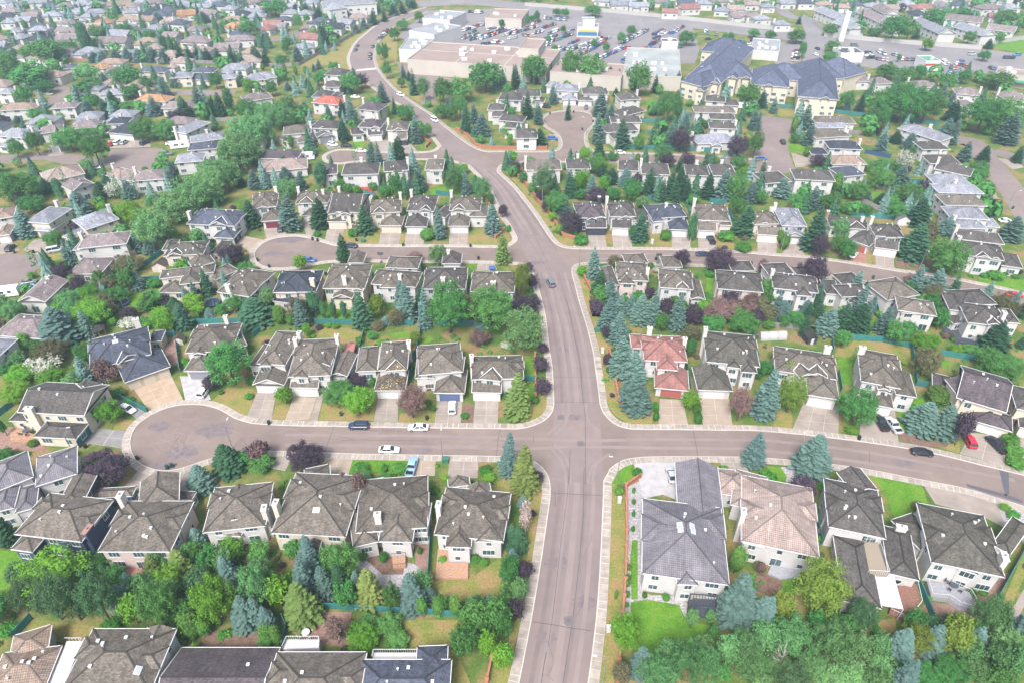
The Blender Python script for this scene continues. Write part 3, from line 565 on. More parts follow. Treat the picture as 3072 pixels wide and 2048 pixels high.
def house(label, short, wall, roof, side, blocks, chims='', det=2, pitch=.46, cat='house', group=None, name='house', wallm=None, roofm=None):
    B = [parse_block(s.strip()) for s in blocks.split(';') if s.strip()]
    b0 = B[0]
    if det == 2 and name == 'house' and b0['kind'] == 'h' and min(b0['W'], b0['D']) > 8.5:   # raised cross hips on the flank and front
        W, D = b0['W'], b0['D']; right = W3(b0, W/2, 0, 0).x < 0; y0 = D*random.uniform(.30, .42); dd = D*random.uniform(.28, .36)
        for sgn, yy, ext in ((right, y0, .25), (not right, D*random.uniform(.45, .55), .2)):
            x0, x1 = (W*.42, W+ext) if sgn else (-ext, W*.58)
            o_ = W3(b0, x0, yy, 0).to_2d(); B.append(dict(o=o_, ex=b0['ex'], ey=b0['ey'], W=x1-x0, D=dd, ze=b0['ze']+random.uniform(.45, .6), kind='h', opt='N', edge=1 if sgn else 3))
        if not any(b_['kind'] in ('v', 'gy') and b_['ze'] > 4.8 for b_ in B[1:]):
            wv = W*random.uniform(.32, .4); xv = W*random.choice([.12, .5])
            B.append(dict(o=W3(b0, xv, -.5, 0).to_2d(), ex=b0['ex'], ey=b0['ey'], W=wv, D=D*.5, ze=b0['ze']+.35, kind=random.choice(['v', 'gy']), opt=''))
    c = W3(b0, b0['W']/2, b0['D']/2, 0)
    root = thing(name, label, cat, c, 0, group); wm = wallm or WM[wall]; rm = roofm or RM[roof]
    rel = lambda v: Vector(v)-c
    front = -b0['ey'] if side == 'f' else b0['ey']
    HOUSES.append(dict(short=short, c=c.to_2d(), B=B, front=front, r=max(b0['W'], b0['D'])/2, det=det, label=label))
    bvh = None
    for i, b in enumerate(B):
        W, D, ze, k = b['W'], b['D'], b['ze'], b['kind']; ins = min(.5, W*.08, D*.08)+.02*i if k != 'f' else .05+.02*i
        F, edges, ridges = roof_faces(b, pitch)
        mb = MB()
        for f in F:
            nn = (f[1]-f[0]).cross(f[2]-f[0]).normalized()
            if nn.z < 0: f = f[::-1]; nn = -nn
            t = Vector((0,0,1)).cross(nn); t = t.normalized() if t.length > 1e-4 else Vector((1,0,0)); s_ = nn.cross(t)
            mb.face([rel(p) for p in f], 0, [(p.dot(t), p.dot(s_)) for p in f])
        q = [W3(b, 0, 0, ze-.12), W3(b, 0, D, ze-.12), W3(b, W, D, ze-.12), W3(b, W, 0, ze-.12)]
        mb.face([rel(p) for p in q], 0)
        ro = mb.build('roof', M_flatroof if k == 'f' and roofm is None else (RM['moss'] if 'M' in b['opt'] else rm), root)
        # walls
        wb = MB(); zt = ze+pitch*ins-.03 if k != 'f' else ze+.5; z0 = -.3
        if k == 's': zt = ze-.05
        if k == 'f':
            wb.box(ins, ins, z0, W-ins, D-ins, ze-.05); 
            for (x0,y0,x1,y1) in ((0,0,W,.25),(0,D-.25,W,D),(0,.25,.25,D-.25),(W-.25,.25,W,D-.25)): wb.box(x0,y0,ze-.1,x1,y1,ze+.5)
        else: wb.box(ins, ins, z0, W-ins, D-ins, zt, bottom=False)
        if k == 'gy':
            zr = ze+pitch*W/2-.06
            for y in (ins, D-ins): wb.face([(ins,y,zt),(W-ins,y,zt),(W/2,y,zr)] if y == ins else [(W-ins,y,zt),(ins,y,zt),(W/2,y,zr)])
        if k == 'gx':
            zr = ze+pitch*D/2-.06
            for x in (ins, W-ins): wb.face([(x,D-ins,zt),(x,ins,zt),(x,D/2,zr)] if x == ins else [(x,ins,zt),(x,D-ins,zt),(x,D/2,zr)])
        wb.v = [tuple(rel(W3(b, *v))) for v in wb.v]
        wo = wb.build('wall', wm, root)
        b['ins'] = ins; b['zt'] = zt
        # eave boards
        if k != 'f' and det > 0:
            fb = MB()
            if 'edge' in b: edges = [edges[b['edge']]]
            for a_, b_ in edges: fb.beam(rel(a_)-Vector((0,0,.04)), rel(b_)-Vector((0,0,.04)), .11 if det == 2 else .15, .2)
            fb.build('fascia', M_white, root)
            if roof in ('tan','redt','greyt','orange','red','blush') or det == 2:
                rb = MB()
                for a_, b_ in ridges: rb.beam(rel(a_)+Vector((0,0,.02)), rel(b_)+Vector((0,0,.02)), .26, .08)
                rb.build('ridge_cap', rm, root)
        if i == 0:
            vv = []; ff = []
            for f in F:
                ff.append(list(range(len(vv), len(vv)+len(f)))); vv.extend(f)
            bvh = BVHTree.FromPolygons(vv, ff)
        elif k in ('v', 'gy') and det > 0:
            ey3 = Vector((b['ey'].x, b['ey'].y, 0)); vb = MB(); hit = []
            for x, z in ((.05, ze+.03), (W/2, ze+pitch*W/2), (W-.05, ze+.03)):
                h = bvh.ray_cast(W3(b, x, -.5, z), ey3, D+6)[0]; hit.append(h)
            if hit[1] is not None:
                for e in (hit[0], hit[2]):
                    if e is not None and (e-hit[1]).length < 14: vb.beam(rel(hit[1])+Vector((0,0,.06)), rel(e)+Vector((0,0,.06)), .2, .06)
                if vb.f: vb.build('valley_flashing', M_white, root)
    others = lambda i, p: any(inside(o, p, -.3) and p.z < o['ze']+1.2 for j, o in enumerate(B) if j != i)
    # openings
    def put(me, i, x, z, sidek, name, child=None):
        b = B[i]; ins = b['ins']
        if sidek == 'n': p = W3(b, x, ins-.01, z); rz = math.atan2(b['ex'].y, b['ex'].x)
        elif sidek == 'l': p = W3(b, ins-.01, x, z); rz = math.atan2(-b['ey'].y, -b['ey'].x)
        elif sidek == 'r': p = W3(b, b['W']-ins+.01, x, z); rz = math.atan2(b['ey'].y, b['ey'].x)
        out = {'n': -b['ey'], 'l': -b['ex'], 'r': b['ex']}[sidek]
        if others(i, p+Vector((out.x, out.y, 0))*.4+Vector((0,0,.6))): return None
        o = link(name, me, root, p-c, rz)
        if child is not None: link('pane', child, o)
        return o
    for i, b in enumerate(B):
        W, ze, D = b['W'], b['ze'], b['D']
        if b['kind'] == 'f' and 'N' in b['opt'] or det == 0 and i > 0: continue
        if 'G' in b['opt']:
            cc = [ch for ch in b['opt'] if ch in GD]; cc = cc[0] if cc else 'w'
            if '3' in b['opt']:
                for t in (.18, .5, .82): put(gdoor_mesh(2.6, cc), i, W*t, .08, 'n', 'garage_door')
            elif 'R' in b['opt']: put(gdoor_mesh(4.9, cc), i, D*.5, .08, 'r', 'garage_door')
            else: put(gdoor_mesh(4.9 if W > 6.2 else 2.6 if W < 4.4 else 3.8, cc), i, W/2, .08, 'n', 'garage_door')
            if 'R' not in b['opt']: continue
        if b['opt'] == 'N' or b['kind'] == 'f': continue
        st = [1.0, 3.75] if ze > 4.9 else ([1.0] if ze < 4.3 else [1.9])
        small = det < 2
        for z in st:
            n = max(1, int(W/(3.9 if not small else 5)))
            for q in range(n):
                x = W*(q+.5)/n+random.uniform(-.3, .3)
                ty = random.choice([(1.5,1.2,2),(1.9,1.25,3),(1.2,1.2,2),(2.2,1.3,3),(.9,1.0,1)])
                if z < 1.5 and side == 'b' and q == n//2 and i == 0: ty = (1.9, 2.0, 2); zz = .15
                else: zz = z
                if zz+ty[1] > b['zt']-.1: continue
                f, g = win_mesh(*ty); put(f, i, x, zz, 'n', 'window', g if det > 0 else g)
            if det == 2 or i == 0:
                sk = 'l' if c.x > 0 else 'r'
                for t in ((.3, .72) if D > 8 else (.5,)):
                    if random.random() < .3: continue
                    ty = random.choice([(1.2,1.1,2),(.9,1.0,1),(1.5,1.2,2)]); f, g = win_mesh(*ty); put(f, i, D*t, z, sk, 'window', g)
    if side == 'f' and det == 2:
        for x in (.82, .2, .65, .5):
            if put(DOORS[random.choice(['wood','white','white','wood'])], 0, b0['W']*x, .1, 'n', 'front_door'): break
    # chimneys  "block u v width above colour"
    for s in chims.split(';'):
        if not s.strip(): continue
        t = s.split(); b = B[int(t[0])]; u, v, w_, ab = map(float, t[1:5]); col = t[5] if len(t) > 5 else 'w'
        top = b['ze']+pitch*min(b['W'], b['D'])/2+ab; p = W3(b, b['W']*u, b['D']*v, 0); ang = math.atan2(b['ex'].y, b['ex'].x)
        cm = MB(); z0 = -.3 if (u <= .02 or u >= .98 or v <= .02 or v >= .98) else b['ze']
        side_on = u <= .02 or u >= .98; a_, d_ = (.9, w_) if side_on else (w_, .9)
        cm.box(-a_/2, -d_/2, z0, a_/2, d_/2, top-.25, 0); cm.box(-a_/2-.09, -d_/2-.09, top-.25, a_/2+.09, d_/2+.09, top, 1); cm.cone((0,0,top),(0,0,top+.35),.2,.17,8,2)
        m0 = {'w': M_stone, 'n': WM['navy'], 'c': WM['cream'], 'b': M_brick, 'k': WM['char']}[col]; m1 = {'n': M_brick}.get(col, M_stone)
        o = cm.build('chimney', [m0, m1, M_flue], root); o.location = p-c; o.rotation_euler = (0, 0, ang)
    if det == 2 or (det == 1 and random.random() < .8):
        for q in range(random.randint(3, 6) if det == 2 else 2):
            p = W3(b0, b0['W']*random.uniform(.15, .85), b0['D']*random.uniform(.15, .8), 40)
            h = bvh.ray_cast(p, Vector((0,0,-1)))[0]
            if h is not None: link('roof_vent' if q % 3 else 'flue_pipe', VENT if q % 3 else PIPE, root, h-c, math.atan2(b0['ex'].y, b0['ex'].x))
    return root
def near(desc, short, wall, roof, side, blocks, chims=''):
    return house(desc, short, wall, roof, side, blocks, chims, 2)
CDS = 'the cul-de-sac street by the crossroads'
# --- back gardens toward us, houses on the near side of the cul-de-sac street
near('white stucco house with stepped grey tile roofs at the cul-de-sac mouth bend', 'stepped grey tile house', 'white', 'greyt', 'b', 'A 255 142 562 48 d9 5.6 h; A -60 335 105 295 d9 5.2 h; A 110 335 262 292 d7 4.9 h; A -60 190 245 70 d9 6.3 h')
near('navy blue stucco house with a broad brick topped chimney', 'navy stucco house', 'navy', 'brown', 'b', 'A 100 487 592 545 850 240 5.8 h; A 75 597 236 620 d8 4.6 v; A 400 300 590 285 d8 5.6 v; A 600 230 960 210 d2.6 3 h', '0 1.0 .22 2.2 -1.2 n')
near('blush stucco house with brown shake roof and paved patio with grill', 'blush house with grill patio', 'pink', 'brown', 'b', 'A 705 615 1236 615 1402 245 5.8 h; A 1000 320 1300 245 d8 5.5 v; A 1000 200 1390 240 d2.2 3 h', '0 0.0 .93 1.6 .2 w')
near('white house with brown roof and small rear hip wing, fourth from the crossroads', 'fourth back garden house', 'white', 'brown', 'b', 'A 1470 478 1928 428 B 235 100 5.2 h; A 1552 495 1750 503 d5 3.4 v; A 1620 420 1800 390 d9 5.1 gy', '0 .99 .2 1.5 .2 w')
near('cream house with dark octagonal bay roof behind, third from the crossroads', 'octagonal bay house', 'cream', 'brown', 'b', 'B 150 480 695 508 780 60 5.6 h; B 388 603 500 607 d4 3.6 v; B 400 130 590 90 d4.5 4.4 h; B 640 130 700 120 d3 5.5 gy', '0 0.0 .3 1.5 .2 c')
near('white house with brown shake roof and terraced rock garden, second from the crossroads', 'rock garden house', 'white', 'brown', 'b', 'B 765 480 1290 440 1340 55 5.4 h; B 930 542 1180 546 d9 5.2 v; B 748 585 938 540 d9 4.5 h; B 915 250 1010 230 d6 3.5 h; B 1195 437 1290 440 d6 5.3 v', '0 .32 .12 1.2 .2 w')
near('white house with brown shake roof and salmon timber deck at the crossroads', 'timber deck house', 'white', 'brown', 'b', 'B 1335 490 1840 542 1870 185 5.4 h; B 1416 580 1605 586 d8 5.2 v; B 1640 542 1838 546 d7 5.3 v; B 1440 150 1600 130 d2.2 5.2 v; B 1590 235 1760 210 d3.5 5.3 v', '0 0.0 .42 1.5 .2 w')
# --- bottom edge
near('house with tan tile roof beside a long white balcony strip', 'tan tile house with white balcony', 'white', 'tan', 'b', 'A -120 1660 330 1600 480 1290 3.4 h; A 60 1420 350 1330 d5 3.3 h')
near('house with brown shake roof, wide skylight and walled roof terrace', 'skylight house', 'white', 'brown', 'b', 'A 430 1640 1090 1640 1260 1172 5.4 h; A 940 1420 1160 1430 d6 5.2 v')
near('house with plain plum brown roof and small white roof cowl', 'plum roofed house', 'white', 'purple', 'b', 'A 1080 1900 1870 1900 1900 1308 3.2 gx')
near('house with brown shake roof and large white cross shaped chimney cap', 'cross chimney cap house', 'white', 'brown', 'b', 'B 50 1850 760 1850 785 1340 5 h')
near('house with slate blue roof, round turret and white rear balcony', 'slate turret house', 'white', 'slate', 'b', 'B 740 1760 1440 1760 1430 1395 5 h; B 1200 1500 1432 1490 d4.5 4.6 h')
# --- south of the street with pickup trucks
near('large white house with glossy grey tile roof and four skylights', 'grey tile corner house', 'white', 'greyt', 'b', 'C 1030 772 1666 858 1645 300 5.7 h; C 1296 430 1640 470 G 1875 1425 4.9 gy; C 1285 852 1442 858 d6 5.4 v')
near('white house with blush tile roof and tall bay windows', 'blush tile house', 'white', 'blush', 'b', 'T 1702 1242 1882 1280 1852 1118 5.6 h; S 2190 1512 2292 1540 d10 4.6 h; S 2150 1480 2250 1490 d7 4.2 h; T 1705 1245 1760 1258 d5 5.4 v', '0 0.0 .3 1.5 -.4 w')
near('rambling white house with dark roof, roof terrace and white awning', 'white awning house', 'white', 'dark', 'b', 'D 515 432 936 522 918 165 6 h; D 622 972 905 1030 490 480 3.6 h; D 950 772 1180 826 1040 450 3.6 h; D 735 480 935 522 d7 5.8 v; D 700 200 880 170 d6 5.9 gy', '2 .6 .92 1.8 .6 w')
near('white house with dark roof, grey deck and wide white chimney by the park path', 'grey deck house', 'white', 'oliv', 'b', 'D 1262 690 1800 802 1692 360 5.9 h; D 1182 602 1345 545 1112 335 3.3 h; D 1458 738 1602 782 d5 5.5 v; D 1700 560 1835 640 d10 4.6 h', '0 1.0 .22 2.0 -.6 w')
near('cream house cut by the frame beside the clipped hedge strip', 'hedge strip house', 'cream', 'dark', 'f', 'H 2215 925 2500 985 d9 5.6 h; H 2240 1082 2440 1135 d6 2.9 v G')
# --- north of the street with pickup trucks
near('white house with salmon red tile roofs and red garage door', 'red tile house', 'white', 'redt', 'f', 'G 1232 515 1605 530 1562 312 5.6 h; G 1340 590 1522 602 d7 5.3 v; G 1320 748 1620 778 d8 2.9 v Gr; G 1125 412 1240 415 d6 5.5 h', '0 .2 .97 1.2 .3 w; 0 .99 .6 1.0 .2 w')
near('white house with dark olive roof and two storey arched entry', 'arched entry house', 'white', 'oliv', 'f', 'G 1765 527 2225 572 2145 300 5.8 h; G 1690 767 1995 777 1668 572 3 v G; G 2060 612 2202 622 d5 5.6 v; G 1940 570 2060 585 d6 5.7 v', '0 0.0 .75 1.5 .2 w')
near('white house with sweeping brown roof and wide double garage, gable window above', 'sweeping roof house', 'white', 'brown', 'f', 'H 152 600 685 680 690 470 4.4 h; H 430 808 702 852 d11 3.7 v G; H 360 662 500 642 d7 4.7 gy', '0 .88 .93 1.6 .3 w')
near('white house with brown roof behind black and silver pickup trucks', 'pickup truck house', 'white', 'brown', 'f', 'H 885 692 1245 762 1160 465 5.8 h; H 1182 802 1366 832 d9 5.2 v; H 990 892 1166 926 d8 3 v G; H 1030 762 1140 778 d5 5.4 gy', '0 0.05 .8 1.5 .3 w')
near('cream house with plum roofs and red hatchback on its drive', 'plum roof house', 'cream', 'purple', 'f', 'H 1702 832 2132 962 2112 662 5.8 gx; H 1755 868 1988 868 d8 5.6 v; H 1500 762 1662 802 1470 610 3.2 h; H 1830 1022 2186 1126 d6 3 h G')
# --- far side of the cul-de-sac street, fronts toward us
near('white house with brown roof, first on the cul-de-sac street across from tall spruces', 'first street front house', 'white', 'brown', 'f', 'F 1895 678 G 205 668 G 200 470 5.4 h; F 1960 672 2150 692 d6 5.5 v; F 1896 787 2150 792 d3 2.9 s G; G 10 690 120 690 d5 4.2 gy', '0 0.0 .7 1.3 .3 w')
near('white house with brown roof, blue garage door and white crossover on the drive', 'blue garage door house', 'white', 'brown', 'f', 'F 1440 642 1822 612 1840 360 5.6 h; F 1570 792 1836 797 d9 3 v Gb; F 1410 667 1582 662 d9 4.3 h; F 1600 607 1822 612 d6 5.7 v', '1 .05 1.0 1.0 .8 w')
near('white house with orange moss patches on its garage roof', 'moss patched roof house', 'white', 'brown', 'f', 'F 1090 602 1346 592 1362 350 5.6 h; F 905 612 1088 602 d10 4.5 h; F 1060 772 1326 772 d8 3 v GM; F 1160 605 1335 595 d6 5.7 v M', '0 .99 .75 1.4 .3 w')
near('white house with brown roof, two chimneys and pink rear deck', 'two chimney house', 'white', 'brown', 'f', 'F 320 657 692 642 756 326 5.6 h; F 375 662 500 662 d5 5.5 v; F 340 747 582 752 d3 3 s G; F 682 642 832 652 870 455 4.1 gy; F 560 560 690 562 d5 5.8 v', '0 0.0 .8 1.3 .3 w; 0 .99 .85 1.1 .3 w')
near('white house with brown roof and gabled garage beside clipped lime bush', 'gabled garage house', 'white', 'brown', 'f', 'F 55 542 302 556 415 272 5.8 h; F 20 722 292 727 d7 3 gy G; E 2125 560 2235 570 d9 4.1 h; F 80 560 180 560 d5 5.7 v', '0 .99 .8 1.3 .3 w')
near('white house with brown roof mostly hidden by big round maple', 'maple fronted house', 'white', 'brown', 'f', 'E 1580 454 1982 432 2022 196 5 h; E 1570 607 1802 607 d6 3 v Gg; E 1985 425 2115 385 d8 3.8 h; E 1640 470 1760 465 d5 4.9 gy', '0 .7 .9 1.0 .6 w')
near('beige house with slate blue roof and triple garage on warm concrete', 'slate triple garage house', 'beige', 'slate', 'f', 'E 768 597 1296 463 1206 236 4.9 h; E 1065 707 1460 567 1380 420 3.1 v G3c; E 1010 552 1200 462 d5 4.9 gy; E 1270 360 1380 350 d5 3.2 h', '0 .85 .95 1.4 .2 w')
near('cream house with big stepped chimney, teal garage door and timber deck', 'teal garage house', 'cream', 'dark', 'f', 'E 148 957 722 986 850 720 6 gx; E 282 1167 652 1187 740 1050 3 h GtR; E 70 1032 232 1037 d4 2.9 v; E 550 870 800 850 d6 6.0 v', '0 .22 -.015 1.8 -.6 c')
# --- second cul-de-sac street: far side fronts
S2_ = 'second cul-de-sac'
near('white house with brown roof, corner of the second cul-de-sac and the avenue', 'second cul-de-sac corner house', 'white', 'brown', 'f', 'J 1755 390 2032 392 2032 270 5.6 h; J 1745 527 1936 527 d8 3 v G; J 1932 442 2096 442 d9 4.3 h', '0 0.0 .9 1.1 .5 w')
near('white house with brown roof and narrow side wing beside a pointed spruce', 'narrow wing house', 'white', 'dark', 'f', 'J 1380 392 1622 397 1642 260 5.6 h; J 1365 532 1560 532 d8 3 v G; J 1620 432 1722 452 d9 4 h', '0 0.0 .9 1.1 .6 w')
near('cream house with brown roof and tall cream chimney at its right end', 'tall cream chimney house', 'cream', 'brown', 'f', 'J 1060 417 1332 402 1350 280 5.6 h; J 1140 522 1340 524 d8 3 v Gc; J 1050 467 1150 472 d6 3 h', '0 .99 .8 1.2 .8 c')
near('cream house with steep dark roof over arched windows on the second cul-de-sac', 'arched window house', 'cream', 'dark', 'f', 'J 690 397 962 407 1000 240 5.8 gx; J 682 487 850 487 d3 3 s Gc; J 690 422 800 404 d6 5.6 v; J 790 425 890 425 d6 5.5 gy', '0 0.02 .9 1.1 .6 w')
near('white house with brown roof hidden between a blue and a green spruce', 'spruce hidden house', 'white', 'brown', 'f', 'J 400 332 692 322 700 216 5 h; J 455 432 562 442 d7 3 v G', '0 0.0 .8 1.1 .5 w; 0 .8 .5 .9 .5 w')
near('white house with brown roof and maroon garage door', 'maroon garage house', 'white', 'brown', 'f', 'J 10 372 236 352 228 222 5.6 h; J 96 487 292 472 d7 3 v Gm; J 60 375 170 365 d5 5.5 gy', '0 .9 .9 1.1 .5 w')
near('white house with pale slate roof and angled dark garage by the tree belt', 'pale slate house', 'white', 'slate', 'f', 'I 1640 507 2072 527 1962 380 5.6 h; I 1876 627 2062 634 2126 545 3 h GkR', '0 0.0 .3 1.4 .3 w')
near('blush house with dark hip roof and dry wedge shaped yard', 'wedge yard house', 'pink', 'oliv', 'b', 'I 1442 792 1792 772 1882 652 6 h; I 1845 772 1955 777 d9 3 h; I 1425 742 1540 735 d7 5.8 h')
near('cream house with long brown roofs above a trampoline garden', 'long brown roof house', 'cream', 'brown', 'b', 'I 1405 992 1890 932 1972 850 5.6 h; I 1580 1042 1762 1022 d7 5.3 v; I 1900 1002 2105 912 d6 4 h; I 1395 1112 1640 1112 d4 3 v; I 1700 900 1900 840 d5 6.0 v')
near('white house with brown roof beside a trampoline cage', 'trampoline house', 'white', 'brown', 'b', 'I 1910 1107 2202 1152 J 200 930 5.4 h; I 2000 1120 2110 1140 d5 5.2 v', '0 .35 .05 1.4 .3 w')
near('blush house with slate metal roof backing onto the cul-de-sac gardens', 'slate metal roof house', 'pink', 'navy', 'b', 'J 200 1112 582 1107 680 915 5.8 h; J 196 1187 412 1212 d4 3 v; J 240 1115 420 1115 d8 5.7 v', '0 .9 .2 1.2 .3 c')
near('cream house with brown roof and gabled rear wing, next to the slate metal roof', 'gabled rear wing house', 'cream', 'brown', 'b', 'J 640 1077 1012 1077 1075 862 5.8 h; J 720 1162 902 1167 d7 4 gy; J 860 850 1000 850 d6 3.2 v; J 900 1090 1000 1095 d5 5.6 gy', '0 .52 .1 1.1 .6 w')
near('white house with brown roof behind twin blue spruces', 'twin spruce house', 'white', 'brown', 'b', 'J 1065 1037 1462 1067 1492 930 5.6 h; J 1190 892 1482 902 d7 5 h; J 1145 1067 1322 1072 d7 5.4 v', '0 .62 .25 1.0 .8 w')
near('white house with dark roof and two chimneys behind big round trees', 'round tree house', 'white', 'dark', 'b', 'J 1520 1082 1902 1082 1920 890 5.6 h; J 1690 860 1862 860 d6 4.6 v', '0 .48 .1 1.2 .4 w; 1 .3 .8 .9 .8 w')
near('white house with brown roof in the corner by the avenue with purple trees', 'purple tree corner house', 'white', 'brown', 'b', 'J 1940 1102 2332 1112 2322 930 5.4 h; J 1990 1110 2130 1110 d7 5.2 v', '0 .52 .1 1.3 .3 w')
# --- street at the second junction: far side fronts
near('charcoal house with plum shingle roof at the second junction', 'charcoal house', 'char', 'purple', 'f', 'K 690 457 936 447 916 310 5.6 h; K 760 542 942 542 d3 3 s Gk; K 770 470 850 465 d5 5.5 gy; K 850 455 930 455 d5 5.4 gy', '0 .95 .9 .9 .5 k')
near('white house with dark roof next to the charcoal house', 'white house by charcoal house', 'white', 'dark', 'f', 'K 970 442 1202 442 1212 312 5.6 h; K 1160 472 1310 482 d9 4.3 h; K 986 542 1166 547 d3 3 s G; K 1060 455 1160 455 d5 5.4 gy', '0 0.0 .9 1.1 .5 w')
near('white house with slate blue roof at the second junction street', 'slate roof front house', 'white', 'slate', 'f', 'K 1340 462 1652 442 1632 320 5 h; K 1490 557 1676 562 d8 3 v G; K 1350 490 1450 480 d5 4.8 v', '0 .5 .45 .8 .8 w')
near('blush house with brown roof and black pickup on its drive', 'black pickup drive house', 'pink', 'brown', 'f', 'K 1740 472 2032 484 1962 335 5.4 h; K 1740 562 1912 572 d3 3 s G; K 1932 517 2046 524 d8 4.2 v; K 1770 480 1900 480 d5 5.2 v', '0 0.0 .8 1.2 .5 w')
near('cream house with brown roof beside paired slim cedars', 'paired cedar house', 'cream', 'brown', 'f', 'L -30 512 196 507 172 400 5.6 h; L 0 597 206 612 d3 3 s G; L 20 512 110 508 d5 5.4 gy', '0 .95 .85 1.0 .4 w')
near('white house with pale grey roof and gabled garage with brick pier', 'pale roof front house', 'white', 'light', 'f', 'L 215 522 442 532 440 370 5.6 h; L 225 617 432 627 d7 3 gy G', '0 0.0 .85 1.1 .6 w')
near('low house with dark roof and red brick driveway', 'red brick driveway house', 'white', 'dark', 'f', 'L 640 532 987 562 962 460 4 h; L 800 642 987 707 d11 3.2 v Gr', '0 0.0 .8 1.0 .6 b; 0 .85 .5 .9 .6 w')
near('white house with dark roof, tall slim chimney and white garage by conifers', 'tall slim chimney house', 'white', 'dark', 'f', 'L 1040 612 1302 627 1312 520 5.8 h; L 1035 712 1246 742 d3 3 s G; L 1130 625 1240 630 d5 5.7 v', '0 0.0 .75 1.0 1.6 w')
near('large white house with gabled red door entry and wide lawn', 'red door house', 'white', 'dark', 'f', 'L 1790 772 2182 832 2132 700 6 h; L 2150 872 2347 902 d9 3.5 h; L 1932 802 2062 817 d6 6 gy; L 1850 760 1930 770 d5 5.8 gy; L 2050 810 2160 830 d5 5.8 gy', '0 0.0 .7 1.3 .4 w')
# --- street at the second junction: near side, backs toward us
near('blush house with brown roof and two storey trellised balcony', 'trellis balcony house', 'pink', 'brown', 'b', 'K 1035 1002 1312 1012 1325 850 5.6 h; K 935 1052 1052 1047 d11 4.6 h; K 1045 1032 1192 1037 d5 5.2 v; K 1110 860 1310 850 d6 4.5 h', '0 .98 .35 1.0 .2 w')
near('tall white house with brown roof and low side garage', 'low side garage house', 'white', 'brown', 'b', 'K 1410 1067 1706 1087 1702 920 6 h; K 1440 890 1612 890 d7 3.6 h; K 1680 1172 1812 1177 1812 1010 3.2 gy')
near('blush house with dark roof above purple shrubs', 'purple shrub house', 'pink', 'dark', 'b', 'K 1920 1077 2326 1112 2296 940 5.5 h; K 2045 922 2252 922 d6 3.6 h; K 2050 1090 2200 1100 d5 5.3 v')
near('white house with dark roof and rear cross hip by the street bend', 'cross hip house', 'white', 'dark', 'b', 'L 140 1072 542 1117 506 970 5.8 h; L 105 962 330 952 d7 5 h; L 345 1137 482 1147 d6 5.5 v; L 360 975 505 970 d6 4.6 h', '0 0.0 .7 1.2 .3 w')
near('white house with dark roofs stepping down beside conifers', 'stepping roof house', 'white', 'dark', 'b', 'L 745 1152 1022 1142 1025 1030 5.4 h; L 602 1122 742 1132 d8 4.2 h; L 752 1042 940 1022 d6 4.4 h; L 810 1202 932 1207 d6 4.0 v')
near('white house with large brown roof and flat rear porch', 'flat rear porch house', 'white', 'brown', 'b', 'L 1240 1267 1586 1322 1532 1190 5.6 h; L 1150 1182 1440 1132 d10 4.8 h; L 1270 1292 1422 1302 d5 5.2 v')
near('white house with dark roofs and dark timber rear deck by red cars', 'red car house', 'white', 'dark', 'b', 'H 1800 192 2132 232 2088 60 6 h; H 1640 82 1802 102 d9 5.4 h; H 2142 192 2252 202 d7 4.2 h; L 1790 1230 2120 1215 d8 5.6 h; H 1680 205 1800 190 d4 3.2 h', '0 1.0 .4 1.6 .0 w')
# ------------------------------------------------------------------ houses farther off
def mids(area, rows):
    for ln in rows.strip().split('\n'):
        t = ln.strip().split(None, 3); wall, roof, side, blocks = t
        lab = f"{WALL[wall][1]} house with {ROOF[roof][1]} roof {area}"
        ch = random.choice(['0 0.0 .7 1.1 .6 w', '0 .99 .6 1.1 .6 w', '0 .5 .8 1.0 .8 w', ''])
        house(lab, f"{ROOF[roof][1]} roofed house {area}", wall, roof, side, blocks, ch, 1, group='houses '+area)
mids('by the bend of the avenue', '''white dark b N 650 662 830 672 d11 5.5 h
white dark b N 640 772 790 772 d10 5.5 h
white dark b N 540 857 700 862 d10 5.5 h; N 700 840 770 850 d6 3 h
white red b N 540 905 790 930 d10 5.6 h
white purple b N 935 962 1130 985 d11 5.4 h
white brown f N 290 1192 540 1172 d10 5.5 h; N 420 1262 565 1242 d6 3 v G; N 230 1210 330 1260 d6 3.2 h
white dark f N 530 1132 770 1142 d10 5.6 h; N 590 1217 740 1197 d7 3 gy Gg; N 600 1140 680 1130 d4 5.4 gy
white purple f N 950 1122 1150 1132 d10 5.6 h; N 1040 1197 1170 1187 d4 3 s G; N 895 1192 1010 1182 d7 3.4 v; N 1060 1135 1150 1130 d5 5.5 gy
white brown f N 1200 1152 1390 1152 d11 5.6 h; N 1300 1232 1390 1227 d5 3 s Gk; N 1250 1160 1370 1150 d5 5.4 gy
white purple b N 70 1402 420 1402 d9 4.6 h
white blush b N 95 1522 510 1482 d11 3.4 h
white purple b N 640 1545 770 1535 d10 5 h
white dark b J 805 77 1132 67 d11 6 h
white dark b J 1182 47 1400 32 d10 5.6 h; J 1260 60 1350 55 d5 5.4 v
white brown b J 1540 32 1702 32 d11 5.8 h; J 1590 40 1700 40 d5 5.6 v''')
